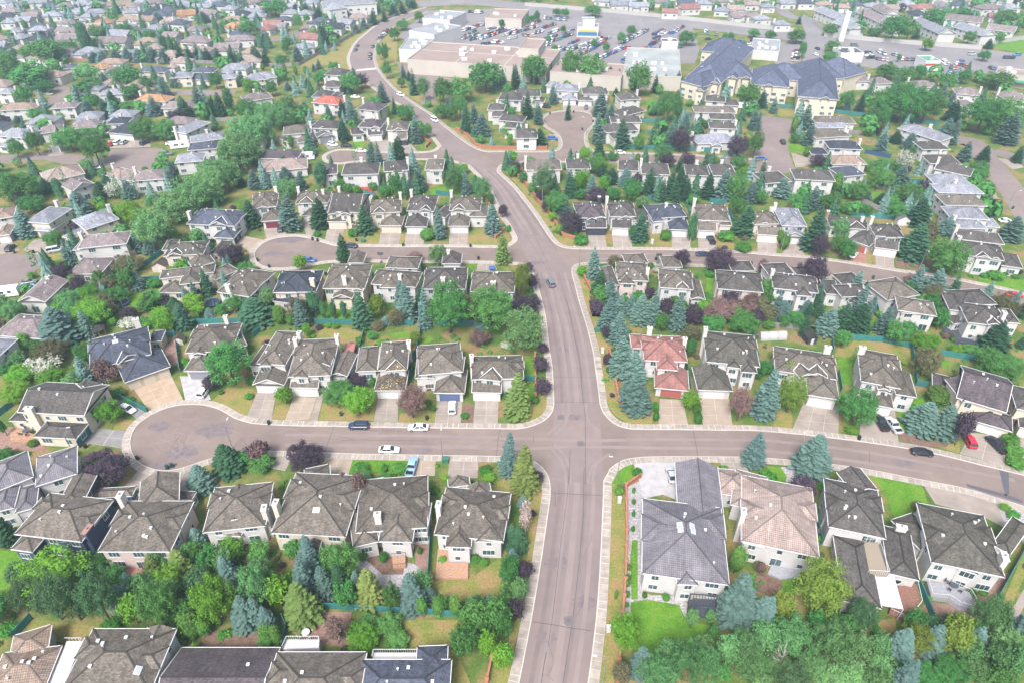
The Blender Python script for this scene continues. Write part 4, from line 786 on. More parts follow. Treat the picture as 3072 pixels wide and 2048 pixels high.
mids('around the court with the spruce island', '''white dark f O -20 882 190 892 d11 5.4 h
white dark f O 140 852 362 852 d10 5.5 h; O 280 900 390 905 d6 3 v G
white light f O 480 802 692 812 d10 5.8 h; O 550 882 682 882 d7 3 v G; O 400 760 500 770 d8 4 h
white dark f O 730 832 960 832 d10 5.6 h; O 680 887 820 892 d6 3 v G
white dark b O 1060 887 1242 877 d10 5.4 h
cream dark b O 1080 1032 1290 977 d9 5 h; O 990 1010 1080 1030 d8 3.4 h
white dark b O 980 1082 1250 1082 d8 5.4 h
white dark b O 935 1172 1230 1152 d9 5.2 h; O 1000 1230 1120 1220 d7 4 h
white dark b N 2090 972 2240 977 d9 5.4 h; N 2130 1030 2270 1030 d7 4 h
white dark f O 140 1222 332 1222 d11 5.4 h; O 30 1130 140 1135 d7 5 h; O -20 1062 200 1082 d8 5 h''')
mids('backing toward the second junction street', '''white brown b O 230 1502 545 1500 d10 5.6 h; O 290 1520 400 1520 d5 5.4 v
white dark b O 590 1492 802 1492 d10 5 h
white dark b O 1040 1502 1222 1512 d10 5.4 h
white dark b O 1250 1535 1500 1545 d11 5.6 h; O 1330 1560 1430 1560 d5 5.2 v
white dark b O 1640 1545 1852 1555 d10 5.4 h
white dark b O 1880 1550 2092 1555 d11 5.6 h
white dark b L 70 152 302 132 d10 5.6 h
white dark b L 330 112 690 132 d10 6 h
white slate b L 742 92 962 72 d9 5.8 h''')
mids('near the parked white caravan', '''white dark b O 1810 892 1990 905 d9 5.4 h; O 1980 930 2115 935 d8 4 h
white brown b O 1715 992 2085 1000 d8 5.2 h
white dark b O 1850 1052 2082 1062 d7 5.4 h
white dark b O 1850 1132 2090 1142 d8 5.4 h
white light b O 1740 1272 2082 1255 d10 3.6 h; O 1870 1290 1960 1290 d5 3.4 gy''')
mids('beside the far side street', '''white brown b Q 510 1082 872 1092 d8 4 h
white light b Q 530 1132 832 1127 d6 4.4 h
white brown b Q 520 1222 832 1202 d9 4.6 h
white navy b Q 635 1312 932 1322 d9 5.2 h; Q 480 1362 630 1364 d7 3.2 h
white tan b Q 660 1452 972 1452 d9 3.6 h
white light b Q 1235 1132 1610 1252 d10 5 h
white dark b Q 1460 1322 1702 1322 d9 5.2 h
white dark b Q 1520 1442 1802 1452 d9 5.6 h''')
mids('along the slanting side street', '''white light b L 1560 152 1892 162 d9 5.4 h
white light b L 1600 232 2002 242 d8 5.2 h
white brown b L 1660 342 2032 352 d9 5.4 h
white light b L 1700 452 2052 472 d9 5.4 h; L 2020 530 2140 540 d7 3 h
white light b L 1780 542 2030 552 d7 4.4 h
white dark b L 1780 642 2182 690 d8 5 h
white dark b L 1560 22 1880 90 d9 5.4 h''')
mids('among the dark trees behind the residence', '''white mauve b Q 1030 745 1202 740 d10 4.5 h
white mauve b Q 1360 770 1602 780 d10 4.5 h
white mauve b Q 1750 830 1982 850 d10 4.5 h
white mauve b Q 1820 950 1960 950 d10 4.5 h
white mauve b Q 2180 880 2420 890 d12 4.5 h
white mauve b Q 880 720 1010 720 d9 4.5 h''')
mids('around the court with the parked camper', '''cream light f I 430 507 640 372 d9 5.4 h; I 300 562 450 572 d7 3 v Gg
cream light f I 750 562 1052 462 d11 5.4 h; I 545 622 640 640 d8 3.2 v
white mauve f I 682 727 1116 682 d9 5.6 h; I 640 740 760 735 d8 4 h
white mauve f I 600 952 890 947 d10 3.5 h
white mauve b I 152 1192 400 1197 600 1000 4 gy
white tan f I -60 472 122 442 d9 5 h; I -40 617 86 602 d7 3 v G
white mauve b E -60 302 352 332 d10 3.6 h
white light b E -30 502 156 332 d8 5 h''')
mids('in the estate beyond the tree belt', '''white blush b I 400 142 752 62 d12 3.6 h
white mauve b I 640 222 842 152 d8 5 gy
white mauve b I 1160 132 1442 112 d10 5 h; I 1060 110 1160 130 d8 4 h
white light b M 1640 1182 1862 1082 d8 5.2 h
white light b M 1680 1262 1992 1222 d8 5 h
white slate b M 1650 1332 1912 1312 d8 5.4 h
white light b M 1540 1442 1792 1422 d9 5.2 h
white navy f M 930 1097 1122 1092 d8 5.6 h; M 940 1172 1170 1192 d7 3 v G
white mauve b M 620 1142 882 1122 d9 4 h
white mauve b M 360 1182 562 1152 d9 4.4 h; M 430 1290 520 1290 d6 3 v Gg
cream orange b M 1180 887 1462 902 d9 5.6 h
white mauve b M 1420 962 1712 952 d9 4 h
white mauve b M 440 962 662 952 d8 5.4 h
white tan b M -20 982 312 962 d9 5 h
white light b M -40 1202 212 1222 d10 5 h; M -40 1290 70 1300 d7 3 v
white light b M 870 842 1082 832 d8 4 h
cream slate f M 1200 632 1452 642 d9 5 h
cream light f M 1500 692 1692 682 d9 5 h
cream slate f M 1680 642 1882 642 d9 5.4 h; M 1670 702 1842 712 d7 3 v G
cream light f M 1960 702 2082 692 d9 5 h
cream light b M 2170 722 2360 702 d10 5 h
white slate b M 550 612 672 602 d9 4 h
white purple b M 380 602 492 612 d8 5 h
cream orange b M 790 602 912 612 d8 5 h
white light b M -40 830 100 830 d8 5 h
white mauve b M 910 642 1062 632 d8 4 h
white light b N -20 722 240 682 d10 4.6 h
white mauve b N -40 902 202 862 d10 4.6 h
white blush b I 900 70 1060 110 d8 4 h''')
# --- hazy far estates: centre, width, roof
def fars(area, reg, rows, wall='white'):
    for t in rows.split(','):
        x, y, w, roof = t.split(); x, y, w = float(x), float(y), float(w)
        ze = random.choice([3.4, 3.8, 4.4]); k = ppm(reg, x, y)/REG[reg][2]**0*1.0
        half = w/2; a = random.uniform(-.06, .06)*w
        g = '' if random.random() < .4 else f'; {reg} {x-half*.7} {y+half*.28} {x+half*.1} {y+half*.3+a} d7 3 v'
        house(f"{WALL[wall][1]} house with {ROOF[roof][1]} roof {area}", f"{ROOF[roof][1]} roofed house {area}", wall, roof, random.choice('fb'), f'{reg} {x-half} {y+half*.12} {x+half} {y+half*.12+a} d{random.uniform(9, 12):.1f} {ze} {random.choice(["h","h","gx"])}{g}', random.choice(['', '0 .9 .6 1.2 .6 w', '0 .1 .6 1.2 .6 w']), 0, group='houses '+area)
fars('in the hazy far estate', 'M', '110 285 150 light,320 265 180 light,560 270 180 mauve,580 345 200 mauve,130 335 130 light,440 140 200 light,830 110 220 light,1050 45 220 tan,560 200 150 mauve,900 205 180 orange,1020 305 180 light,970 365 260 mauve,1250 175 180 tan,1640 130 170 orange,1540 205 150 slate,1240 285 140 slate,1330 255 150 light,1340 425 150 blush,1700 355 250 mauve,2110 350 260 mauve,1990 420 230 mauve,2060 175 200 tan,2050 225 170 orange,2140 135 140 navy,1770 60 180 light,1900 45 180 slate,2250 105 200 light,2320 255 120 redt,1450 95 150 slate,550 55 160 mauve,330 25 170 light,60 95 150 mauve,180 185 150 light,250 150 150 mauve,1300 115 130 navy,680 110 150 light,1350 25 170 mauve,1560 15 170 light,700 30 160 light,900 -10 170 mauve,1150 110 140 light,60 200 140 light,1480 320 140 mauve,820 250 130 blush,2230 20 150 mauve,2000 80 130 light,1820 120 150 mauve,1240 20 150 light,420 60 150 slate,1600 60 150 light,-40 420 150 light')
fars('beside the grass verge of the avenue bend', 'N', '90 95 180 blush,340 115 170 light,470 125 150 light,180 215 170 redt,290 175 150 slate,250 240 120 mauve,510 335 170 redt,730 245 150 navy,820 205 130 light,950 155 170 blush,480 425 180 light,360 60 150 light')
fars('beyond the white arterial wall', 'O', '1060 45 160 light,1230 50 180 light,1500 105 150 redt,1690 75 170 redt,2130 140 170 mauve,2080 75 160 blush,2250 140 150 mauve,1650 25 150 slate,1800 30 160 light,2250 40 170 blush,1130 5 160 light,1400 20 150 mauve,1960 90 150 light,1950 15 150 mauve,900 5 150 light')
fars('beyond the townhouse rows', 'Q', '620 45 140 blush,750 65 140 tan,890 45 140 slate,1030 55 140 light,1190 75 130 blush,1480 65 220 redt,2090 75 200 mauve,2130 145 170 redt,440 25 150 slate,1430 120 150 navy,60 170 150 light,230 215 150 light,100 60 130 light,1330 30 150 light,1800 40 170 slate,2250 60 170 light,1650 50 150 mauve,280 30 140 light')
for i, (a, b, n) in enumerate((((500, 95), (830, 225), 1), ((860, 105), (1170, 245), 1), ((1350, 190), (1600, 300), 1), ((1650, 170), (1980, 205), 1), ((1720, 240), (1980, 320), 1), ((2020, 260), (2270, 290), 1), ((660, 200), (820, 260), 1), ((1000, 60), (1120, 130), 1))):
    house('long grey roofed white townhouse row beyond the arterial wall', 'townhouse row beyond the arterial wall', 'white', 'mauve' if i % 2 else 'light', 'b', f'Q {a[0]} {a[1]} {b[0]} {b[1]} d12 5.6 gx', '', 1, group='townhouse rows beyond the arterial wall', name='townhouse_row')
house('long pale apartment block behind conifers at the avenue bend', 'pale apartment block', 'white', 'light', 'b', 'N 640 60 1120 30 d16 8 h; N 700 90 860 70 d8 7.5 v', '', 1, name='apartment_block', cat='apartment block')

# ------------------------------------------------------------------ shops and residence
M_cream = mat('cream_render', (.60,.545,.49), .85, var=.05, scale=.2)
M_ltroof = mat('pale_membrane', (.34,.355,.38), .9, var=.12, scale=.12, coord='World')
M_mint = mat('mint_membrane', (.40,.425,.425), .9, var=.15, scale=.1, coord='World')
M_brnroof = mat('gravel_roof', (.37,.285,.255), .95, var=.12, scale=.08, coord='World')
M_dkroof = mat('dark_membrane', (.10,.10,.115), .9)
M_green = mat('green_canopy', (.10,.36,.22), .6); M_redp = mat('red_panel', (.55,.08,.07), .6); M_bluep = mat('blue_panel', (.05,.22,.45), .5); M_yel = mat('yellow_panel', (.75,.55,.08), .5)
def shop(label, blocks, wallm, roofm, units=4, cat='shop'):
    o = house(label, label, 'white', 'light', 'f', blocks, '', 0, wallm=wallm, roofm=roofm, cat=cat, name='shop_building'); b = HOUSES[-1]['B'][0]
    c = o.location
    for k in range(units):
        p = W3(b, b['W']*random.uniform(.15, .85), b['D']*random.uniform(.15, .85), b['ze']); u = MB(); s = random.uniform(.8, 1.8)
        u.box(-s, -s*.7, 0, s, s*.7, 1.3); u.cone((0,0,1.3), (0,0,1.5), .5, .5, 10); q = u.build('rooftop_unit', M_vent, o); q.location = p-c
    return o, b
sm, b = shop('huge supermarket with salmon gravel roof and blank cream rear wall', 'N 1385 532 O 410 615 O 430 440 7.5 f N; O 160 432 340 442 360 350 12 f N', M_cream, M_brnroof, 9)
dsh = MB(); dsh.cone((0,0,0), (0,0,2), .15, .15, 8); dsh.cone((0,-.2,2), (0,-.8,3.2), .3, 1.9, 16, 0, False); q = dsh.build('satellite_dish', M_vent, sm); q.location = W3(b, b['W']*.78, b['D']*.75, b['ze'])-sm.location
for t in (.35, .7):
    jb = MB(); jb.beam(W3(b, b['W']*t, .3, b['ze']+.08)-sm.location, W3(b, b['W']*t, b['D']-.3, b['ze']+.08)-sm.location, .5, .12); jb.build('roof_joint', M_cream, sm)
jb = MB(); jb.beam(W3(b, .3, b['D']*.55, b['ze']+.1)-sm.location, W3(b, b['W']-.3, b['D']*.55, b['ze']+.1)-sm.location, .5, .12); jb.build('roof_joint', M_cream, sm)
shop('long low shop wing with salmon roof behind tall trees', 'O 440 640 1070 690 1080 575 7 f N', M_cream, M_brnroof, 4)
shop('wide shop building with mint grey roof beside the residence', 'O 1085 665 1600 690 1700 450 7 f N', M_cream, M_mint, 10)
shop('white roofed shop block with dark loading door by the avenue', 'N 1312 442 1560 446 1745 345 7 f N', WM['white'], M_ltroof, 10)
shop('white shop row with columned front beside the car park', 'N 1400 275 1625 312 1722 212 7 f N', WM['white'], M_ltroof, 5)
shop('pale flat roofed shop at the car park corner by the avenue', 'N 1520 165 1762 186 1880 112 7 f N', WM['white'], M_ltroof, 4)
shop('long shop with glazed front and tan roof at far car park edge', 'N 2070 165 O 190 178 O 240 92 6 f N', M_cream, M_brnroof, 3)
fs, b = shop('white tower shop with blue and yellow front in the car park', 'O 680 245 870 250 d13 6 f N; O 730 180 840 180 d8 10 f N', WM['white'], M_ltroof, 2)
for m_, x0, x1, z0, z1 in ((M_yel, .1, .9, 3.4, 4.6), (M_bluep, .05, .95, 1.2, 3.2)):
    s_ = MB(); s_.beam(W3(b, b['W']*x0, -.1, (z0+z1)/2)-fs.location, W3(b, b['W']*x1, -.1, (z0+z1)/2)-fs.location, .12, z1-z0); s_.build('shop_front', m_, fs)
shop('small dark roofed kiosk restaurant among hedges in the car park', 'O 1430 372 1572 374 d8 4.5 f N', M_white, M_dkroof, 1)
shop('dark flat roofed shop with grey awning by the white pylon', 'Q 740 474 942 474 d13 5 f N', M_white, M_dkroof, 3)
gs_, b = shop('restaurant with green canopy and red trim by the arterial', 'Q 1490 545 1622 545 d12 5 f N', M_white, M_green, 1)
s_ = MB(); s_.beam(W3(b, 0, -.15, 3.4)-gs_.location, W3(b, b['W'], -.15, 3.4)-gs_.location, .2, 1.0); s_.build('shop_front', M_redp, gs_)
gs_, b = shop('tan shop plaza with long green awning by the arterial', 'Q 2100 645 2420 690 d14 6 f N', M_cream, M_brnroof, 3)
s_ = MB(); s_.beam(W3(b, -6, -1.2, 3.6)-gs_.location, W3(b, b['W'], -1.2, 3.6)-gs_.location, 2.4, .9); s_.build('awning', M_green, gs_)
shop('pale flat roofed office beside the small lot of parked cars', 'Q -60 446 192 466 222 360 5 f N', WM['white'], M_ltroof, 6)
house('sprawling cream seniors residence with navy hip roofs and dormers', 'seniors residence', 'cream', 'resid', 'b',
      'O 1630 690 1960 735 2150 420 8.5 h; O 1590 715 1790 770 d20 8.2 v; O 1960 680 2250 690 d20 8.5 h; Q -60 745 285 775 310 640 8.4 h; Q 40 690 430 720 d19 8.3 h; Q 352 850 720 885 772 600 8.5 h; Q 405 690 775 700 d26 8.1 h; Q 440 600 780 690 d20 8.2 h; O 1770 450 2165 490 d20 8 h; O 1720 800 1800 812 d7 7 gy; Q 368 880 460 892 d7 7 gy; O 2010 690 2090 700 d10 9 gy; O 1850 735 1930 745 d8 8.6 gy; Q 60 760 140 768 d8 8.6 gy; Q 560 872 640 880 d8 8.6 gy; O 2130 695 2210 700 d9 8.6 gy',
      '', 2, .62, name='residence_building', cat='residence')
for s in ('O 2200 590 2330 600', 'Q 285 640 410 650'):
    b = parse_block(s+' d9 12.5 f'); r = HOUSES[-1]
# roadside pylon
p0 = P('Q', 733, 365); pm = MB(); pm.box(-1.6,-1,-.3,1.6,1,17); pm.box(-1.9,-1.2,17,1.9,1.2,18); o = pm.build('pylon_sign', M_white); o.location = p0
tag(o, 'tall blank white pylon sign beside the arterial road', 'pylon')
# ------------------------------------------------------------------ trees
M_bark = mat('bark', (.13,.10,.08), .9, var=.2, scale=4); M_pbark = mat('pale_bark', (.50,.47,.43), .9, var=.25, scale=5)
def fol(name, c, ov=.24, tr=.25): return mat('foliage_'+name, c, .75, obj_var=ov, col2=tuple(v*1.6 for v in c), var=.1, scale=.9, trans=tr, spec=.04)
FM = dict(s=fol('blue_spruce', (0.099,0.167,0.147)), g=fol('green_spruce', (0.041,0.099,0.055)), y=fol('golden_spruce', (0.130,0.178,0.053)), q=fol('yellow_pine', (0.117,0.171,0.032)), o=fol('dark_pine', (0.058,0.115,0.050)),
          d=fol('leafy', (0.059,0.160,0.043)), l=fol('lime', (0.095,0.214,0.026)), m=fol('elm', (0.095,0.202,0.075)), a=fol('aspen', (0.072,0.153,0.055)), u=fol('purple', (0.052,0.037,0.054), .2), r=fol('reddish', (0.150,0.099,0.091)),
          n=fol('brownish', (0.093,0.090,0.049)), w=fol('white_bloom', (0.295,0.309,0.253)), c=fol('cedar', (0.069,0.148,0.032)), p=fol('poplar', (0.052,0.134,0.060)), b=fol('shrub', (0.058,0.164,0.030), .28), z=fol('dead_cedar', (0.351,0.281,0.257)), t=M_pbark)
def leaf(mb, p, n, s, asp=1.0):
    n = n.normalized(); t = n.orthogonal().normalized(); a = random.uniform(0, 6.28); u = (t*math.cos(a)+n.cross(t)*math.sin(a)); v = n.cross(u)
    u *= s*.5; v *= s*.5*asp
    mb.face([p-u-v*.6, p+u*.2-v, p+u+v*.5, p-u*.3+v])
def conifer(r0, h0, seed, dens=1.0, low=.03, full=.66):
    """tiers of near-level boughs with side sprays, open gaps between the tiers"""
    random.seed(seed); mb = MB(); n = 19
    for i in range(n):
        t = (i+random.uniform(-.2, .2))/(n-1); t = min(max(t, 0), 1); z = h0*(low+(.97-low)*t); rad = r0*(max(0, 1.03-t)**full)*(.82+.18*min(1, t/.1))+.1
        nb = int((6+8*rad/r0)*dens)+1; ph = random.uniform(0, 6.28)
        for k in range(nb):
            a = ph+6.283*k/nb+random.uniform(-.25, .25); L = rad*random.uniform(.72, 1.14); d = Vector((math.cos(a), math.sin(a), 0)); sd = Vector((-d.y, d.x, 0)); dr = random.uniform(.10, .30); zz = z+random.uniform(-.18, .18)
            at = lambda f: d*L*f+Vector((0, 0, zz-dr*L*f+.16*L*f*f))
            ns = max(2, int(L/.34))
            for q in range(ns):
                f = .22+.78*(q+.5)/ns; w = min(.55, .15+L*.24)*(1.15-.75*f)*random.uniform(.75, 1.25); c0 = at(f); c1 = at(min(1.05, f+.9/ns))
                for s_ in (-1, 1):
                    tip = c1+sd*s_*w+Vector((0, 0, random.uniform(-.16, .04)))
                    mb.face([c0-d*.04, c1+d*.03, tip, c0+sd*s_*w*.75+Vector((0, 0, random.uniform(-.14, .03)))])
    for k in range(5): a = k*1.26; mb.face([Vector((0,0,h0)), Vector((math.cos(a)*.16, math.sin(a)*.16, h0*.93)), Vector((math.cos(a+1.2)*.16, math.sin(a+1.2)*.16, h0*.93))])
    mb.cone((0,0,h0*(low+.04)), (0,0,h0*.9), r0*.30, .03, 7, 0, False)
    return mb
def broad(r0, a0, seed, clumps=44, leaves=62, cr=.30, ls=.10, low=-.75, core=.42, rough=.34):
    random.seed(seed); mb = MB(); ga = 2.39996; lob = [(Vector((random.gauss(0,1), random.gauss(0,1), random.gauss(0,.7))).normalized(), random.uniform(-.24, .2)) for _ in range(6)]
    for i in range(clumps):
        zz = 1-(1-low)*(i+.5)/clumps; rr = math.sqrt(max(0, 1-zz*zz)); a = ga*i+random.uniform(-.3, .3); k = random.uniform(1-rough*1.6, 1.0)
        c = Vector((math.cos(a)*rr, math.sin(a)*rr, zz))*k*(1-cr*.55); c *= 1+sum(w_*max(0, c.normalized().dot(d_))**3 for d_, w_ in lob); R_ = cr*random.uniform(.65, 1.2)
        for j in range(leaves):
            v = Vector((random.gauss(0,1), random.gauss(0,1), random.gauss(0,1)+.45)).normalized(); p = c+v*R_*random.uniform(.35, 1.18)
            leaf_p = Vector((p.x*r0, p.y*r0, (p.z+1)*a0)); leaf(mb, leaf_p, v+Vector((random.uniform(-.6,.6), random.uniform(-.6,.6), random.uniform(-.1,.7))), ls*r0*random.uniform(.7, 1.3))
    if core:
        bm = bmesh.new(); bmesh.ops.create_icosphere(bm, subdivisions=2, radius=1)
        for f in bm.faces:
            mb.face([Vector((v.co.x*r0*core*1.15, v.co.y*r0*core*1.15, (v.co.z*core+1)*a0)) for v in f.verts])
        bm.free()
    return mb
def trunk(h, r, limbs=0, seed=0, spread=1.0):
    random.seed(seed); mb = MB(); mb.cone((0,0,-.3), (0,0,h), r, r*.45, 7)
    for k in range(limbs):
        a = random.uniform(0, 6.28); z = h*random.uniform(.45, .9); mb.cone((0,0,z), (math.cos(a)*spread, math.sin(a)*spread, z+spread*random.uniform(.5, 1)), r*.4, r*.1, 5)
    return mb
# species -> nominal radius, height, crown base fraction, variants
SPEC = {}
def reg(code, name, words, cat, r0, h0, base, makers, tr, barkm=None):
    ms = [mk.mesh(name+'_crown', FM[code]) for mk in makers]; SPEC[code] = dict(big=[], name=name, words=words, cat=cat, r0=r0, h0=h0, base=base, crowns=ms, trunk=tr.mesh(name+'_trunk', barkm or M_bark), cone=code in 'sgy')
reg('s', 'blue_spruce', 'blue spruce', 'tree', 2.4, 11, 0, [conifer(2.4, 11, k) for k in (1,2,3,4)], trunk(6, .22))
reg('g', 'green_spruce', 'green spruce', 'tree', 2.3, 12, 0, [conifer(2.3, 12, k, 1.0, .04, .70) for k in (5,6,7,8)], trunk(7, .22))
reg('y', 'golden_spruce', 'golden green spruce', 'tree', 2.4, 11, 0, [conifer(2.4, 11, k, 1.0, .04, .64) for k in (9,10)], trunk(6, .22))
reg('o', 'pine_tree', 'dark spreading pine', 'tree', 3, 7, .12, [broad(3, 3.5, k, 50, 46, .34, .10, -.8, .5, .3) for k in (11,12)], trunk(4.2, .2, 5, 1, 1.5))
reg('q', 'pine_tree', 'yellowish green pine', 'tree', 3, 7, .1, [broad(3, 3.5, k, 56, 44, .32, .10, -.85, .5, .3) for k in (13,14)], trunk(4.2, .2, 5, 2, 1.5))
reg('d', 'leafy_tree', 'leafy mid green tree', 'tree', 3, 6, .12, [broad(3, 3, k) for k in (15,16,17,18)], trunk(3.6, .2, 5, 3, 1.5))
reg('l', 'lime_tree', 'bright lime green tree', 'tree', 2.6, 5, .1, [broad(2.6, 2.5, k, 50, 40, .38, .12) for k in (19,20,21)], trunk(3, .15, 4, 4, 1.2))
reg('m', 'elm_tree', 'grey green elm', 'tree', 4, 8, .14, [broad(4, 4, k, 56, 56, .27, .085, -.75, .5, .3) for k in (22,23,24)], trunk(5, .28, 6, 5, 2))
reg('a', 'aspen_tree', 'airy pale green aspen', 'tree', 3, 7, .1, [broad(3, 3.5, k, 60, 34, .3, .10, -.8, .45, .35) for k in (25,26,27)], trunk(5, .14, 5, 6, 1.4), M_pbark)
reg('u', 'purple_tree', 'purple leaved tree', 'tree', 2.6, 5, .14, [broad(2.6, 2.5, k, 48, 36, .36, .12, -.7, .5, .3) for k in (28,29)], trunk(3, .14, 6, 7, 1.4))
reg('r', 'russet_tree', 'reddish brown leaved tree', 'tree', 2.6, 5, .08, [broad(2.6, 2.5, k, 48, 36, .34, .11, -.85, .45, .35) for k in (30,31)], trunk(3, .14, 6, 8, 1.4))
reg('n', 'brown_bush', 'brownish green bushy tree', 'tree', 2.6, 5, .05, [broad(2.6, 2.5, k, 50, 38, .33, .11, -.9, .5, .3) for k in (32,33)], trunk(3, .14, 6, 9, 1.4))
reg('w', 'flowering_tree', 'white flowering tree', 'tree', 2.6, 5, .06, [broad(2.6, 2.5, 34, 46, 34, .34, .12, -.8, .45, .35)], trunk(3, .14, 5, 10, 1.2))
reg('c', 'cedar', 'slim upright cedar', 'tree', .9, 4.4, 0, [broad(.9, 2.2, k, 64, 22, .30, .17, -.95, .75, .12) for k in (35,36)], trunk(2, .1))
reg('p', 'poplar_tree', 'tall narrow poplar', 'tree', 1.5, 12, .03, [broad(1.5, 6, k, 80, 30, .32, .17, -.95, .6, .2) for k in (37,38)], trunk(8, .16), M_pbark)
reg('b', 'shrub', 'rounded green shrub', 'shrub', 1.2, 1.9, 0, [broad(1.2, .95, k, 34, 26, .36, .17, -.8, .7, .15) for k in (39,40,41)], trunk(.8, .08))
reg('z', 'dead_cedar', 'dead bleached cedar', 'tree', .9, 4.4, 0, [broad(.9, 2.2, 42, 50, 18, .3, .15, -.95, .4, .2)], trunk(2, .1), M_pbark)
dt = MB(); random.seed(3)
for k in range(26):
    a = random.uniform(0, 6.28); z = random.uniform(1.5, 5.5); L = random.uniform(.8, 2.2); e = Vector((math.cos(a)*L, math.sin(a)*L, z+random.uniform(.3, 1.6))); dt.cone((0,0,z), e, .05, .015, 4)
    for q in range(2): dt.cone(Vector((0,0,z)).lerp(e, .6), e+Vector((random.uniform(-.6,.6), random.uniform(-.6,.6), random.uniform(0,.7))), .025, .008, 3)
SPEC['t'] = dict(name='bare_dead_tree', words='bare dead tree', cat='tree', r0=2.2, h0=7, base=0, crowns=[dt.mesh('bare_branches', M_pbark)], trunk=trunk(6.5, .14).mesh('bare_trunk', M_pbark), cone=False)
BIGV = dict(l=(2.6, 2.5), d=(3, 3), m=(4, 4), a=(3, 3.5), o=(3, 3.5), q=(3, 3.5), u=(2.6, 2.5), r=(2.6, 2.5), n=(2.6, 2.5))
for k, (r_, a_) in BIGV.items():
    for sd2 in (1, 2): SPEC[k]['big'].append(broad(r_, a_, 100+ord(k)+sd2, 90, 92, .21, .05, -.8, .40, .36).mesh(SPEC[k]['name']+'_crown', FM[k]))
random.seed(11)
TREES = []
def ray_at_Y(r, x, y, Y):
    d = ray(r, x, y); t = Y/d.y; return Vector((d.x*t, Y, CAMH+d.z*t))
def tree(code, r, cx, ty, by, w):
    sp = SPEC[code]; s = REG[r][2]
    if sp['cone'] or code in 'cpzt':
        k = ppm(r, cx, by); rad = w*s/2/k
        b = P(r, cx, by); Y = b.y+rad*.9; top = ray_at_Y(r, cx, ty, Y); h = max(1.2, top.z)
        mid = ray_at_Y(r, cx, (ty+by)/2, Y); pos = Vector((mid.x, Y, 0))
    else:
        ym = (ty+by)/2; a = w*s/2/ppm(r, cx, ym)*.9
        for _ in range(4):
            c = P(r, cx, ym, a*1.15); dist = (c-Vector((0,0,CAMH))).length; depth = c.y*CT+(CAMH-c.z)*ST; k = FPX/depth
            rad = w*s/2/k; phi = math.atan2(CAMH-c.z, c.to_2d().length); ext = (by-ty)*s/2/k
            aa = ext*ext-(rad*math.sin(phi))**2; a = math.sqrt(aa)/math.cos(phi) if aa > 0 else 0
            a = min(max(a, rad*.6), rad*2.6)
        h = 2*a*(1+sp['base']); c = P(r, cx, ym, a+2*a*sp['base']); pos = Vector((c.x, c.y, 0))
    place_tree(code, pos, rad, h)
def place_tree(code, pos, rad, h):
    sp = SPEC[code]
    root = link(sp['name'], None, None, pos, random.uniform(0, 6.28))
    if code in 'sgydalmo': root.rotation_euler = (random.uniform(-.05, .05), random.uniform(-.05, .05), root.rotation_euler.z)
    sx = rad/sp['r0']*(1.1 if code in 'sgy' else 1.16)
    if code in 'sgycpzt': zb, hz = 0, h/sp['h0']
    else: zb = h*sp['base']/(1+sp['base']); hz = (h-zb)/sp['h0']*1.08
    link('trunk', sp['trunk'], root, None, None, (max(.5, sx), max(.5, sx), (zb+hz*sp['h0'])/sp['h0']))
    link('crown', random.choice(sp['big'] if sp.get('big') and rad > 2.6 and pos.y < 330 else sp['crowns']), root, (0, 0, zb), None, (sx, sx*random.uniform(.92, 1.08), hz))
    root['category'] = sp['cat']; TREES.append(dict(o=root, code=code, pos=pos.to_2d(), h=h, rad=rad)); return root
def trees(reg_, s):
    for ln in s.replace('\n', ',').split(','):
        t = ln.split()
        if not t: continue
        tree(t[0], reg_, *map(float, t[1:5]))
trees('A', '''l 350 650 960 500,o 190 770 1060 230,o 340 760 1130 250,o 480 760 1130 240,o 690 740 1150 260,d 690 630 800 220,s 880 850 1080 160,l 950 920 1150 160,d 1130 840 1180 260,m 1170 520 720 190,y 1120 650 850 160,y 1310 610 860 190,s 1430 440 600 130,d 1380 550 700 130,l 1660 520 690 190,d 1880 530 690 160
s 1660 650 900 150,m 1860 690 1010 230,l 1530 790 1180 320,d 1340 960 1130 140,c 1390 1070 1290 150,c 1480 1090 1260 110,s 1770 930 1220 190,s 1935 1020 1230 140,g 30 350 600 140,b 810 1100 1190 120,b 1560 720 800 80,b 40 1130 1240 120,n 1270 900 1080 110,b 60 920 980 120''')
trees('B', '''d 320 505 690 140,d 640 540 830 250,s 550 720 1010 180,l 200 790 1020 190,y 380 840 1200 260,l 330 760 900 200,d 700 820 1030 160,y 860 750 1060 200,d 1030 850 1030 130,s 1190 760 1100 180,s 1310 860 1000 90,s 1130 980 1110 60,c 1245 940 1100 75,c 1370 950 1100 85,c 1490 930 1110 80,s 1455 920 1000 40
b 820 610 680 60,b 970 620 690 60,l 820 1140 1350 250,d 1010 1080 1200 180,d 1080 1190 1310 150,d 850 1070 1180 150,d 1560 1150 1370 190,d 1650 980 1230 220,d 1790 950 1200 220,l 1730 1200 1370 140,l 1830 1290 1460 140,c 130 1150 1330 100,c 190 1150 1320 80,l 90 1310 1400 80,n 90 1480 1568 100,r 620 1090 1290 150,d 1890 600 870 120,g 1900 420 620 110,r 800 30 260 130,b 880 160 250 60,b 1640 640 690 70,b 1700 660 720 60,d 1400 930 1040 90,b 1230 580 640 35,b 1560 1000 1080 120''')
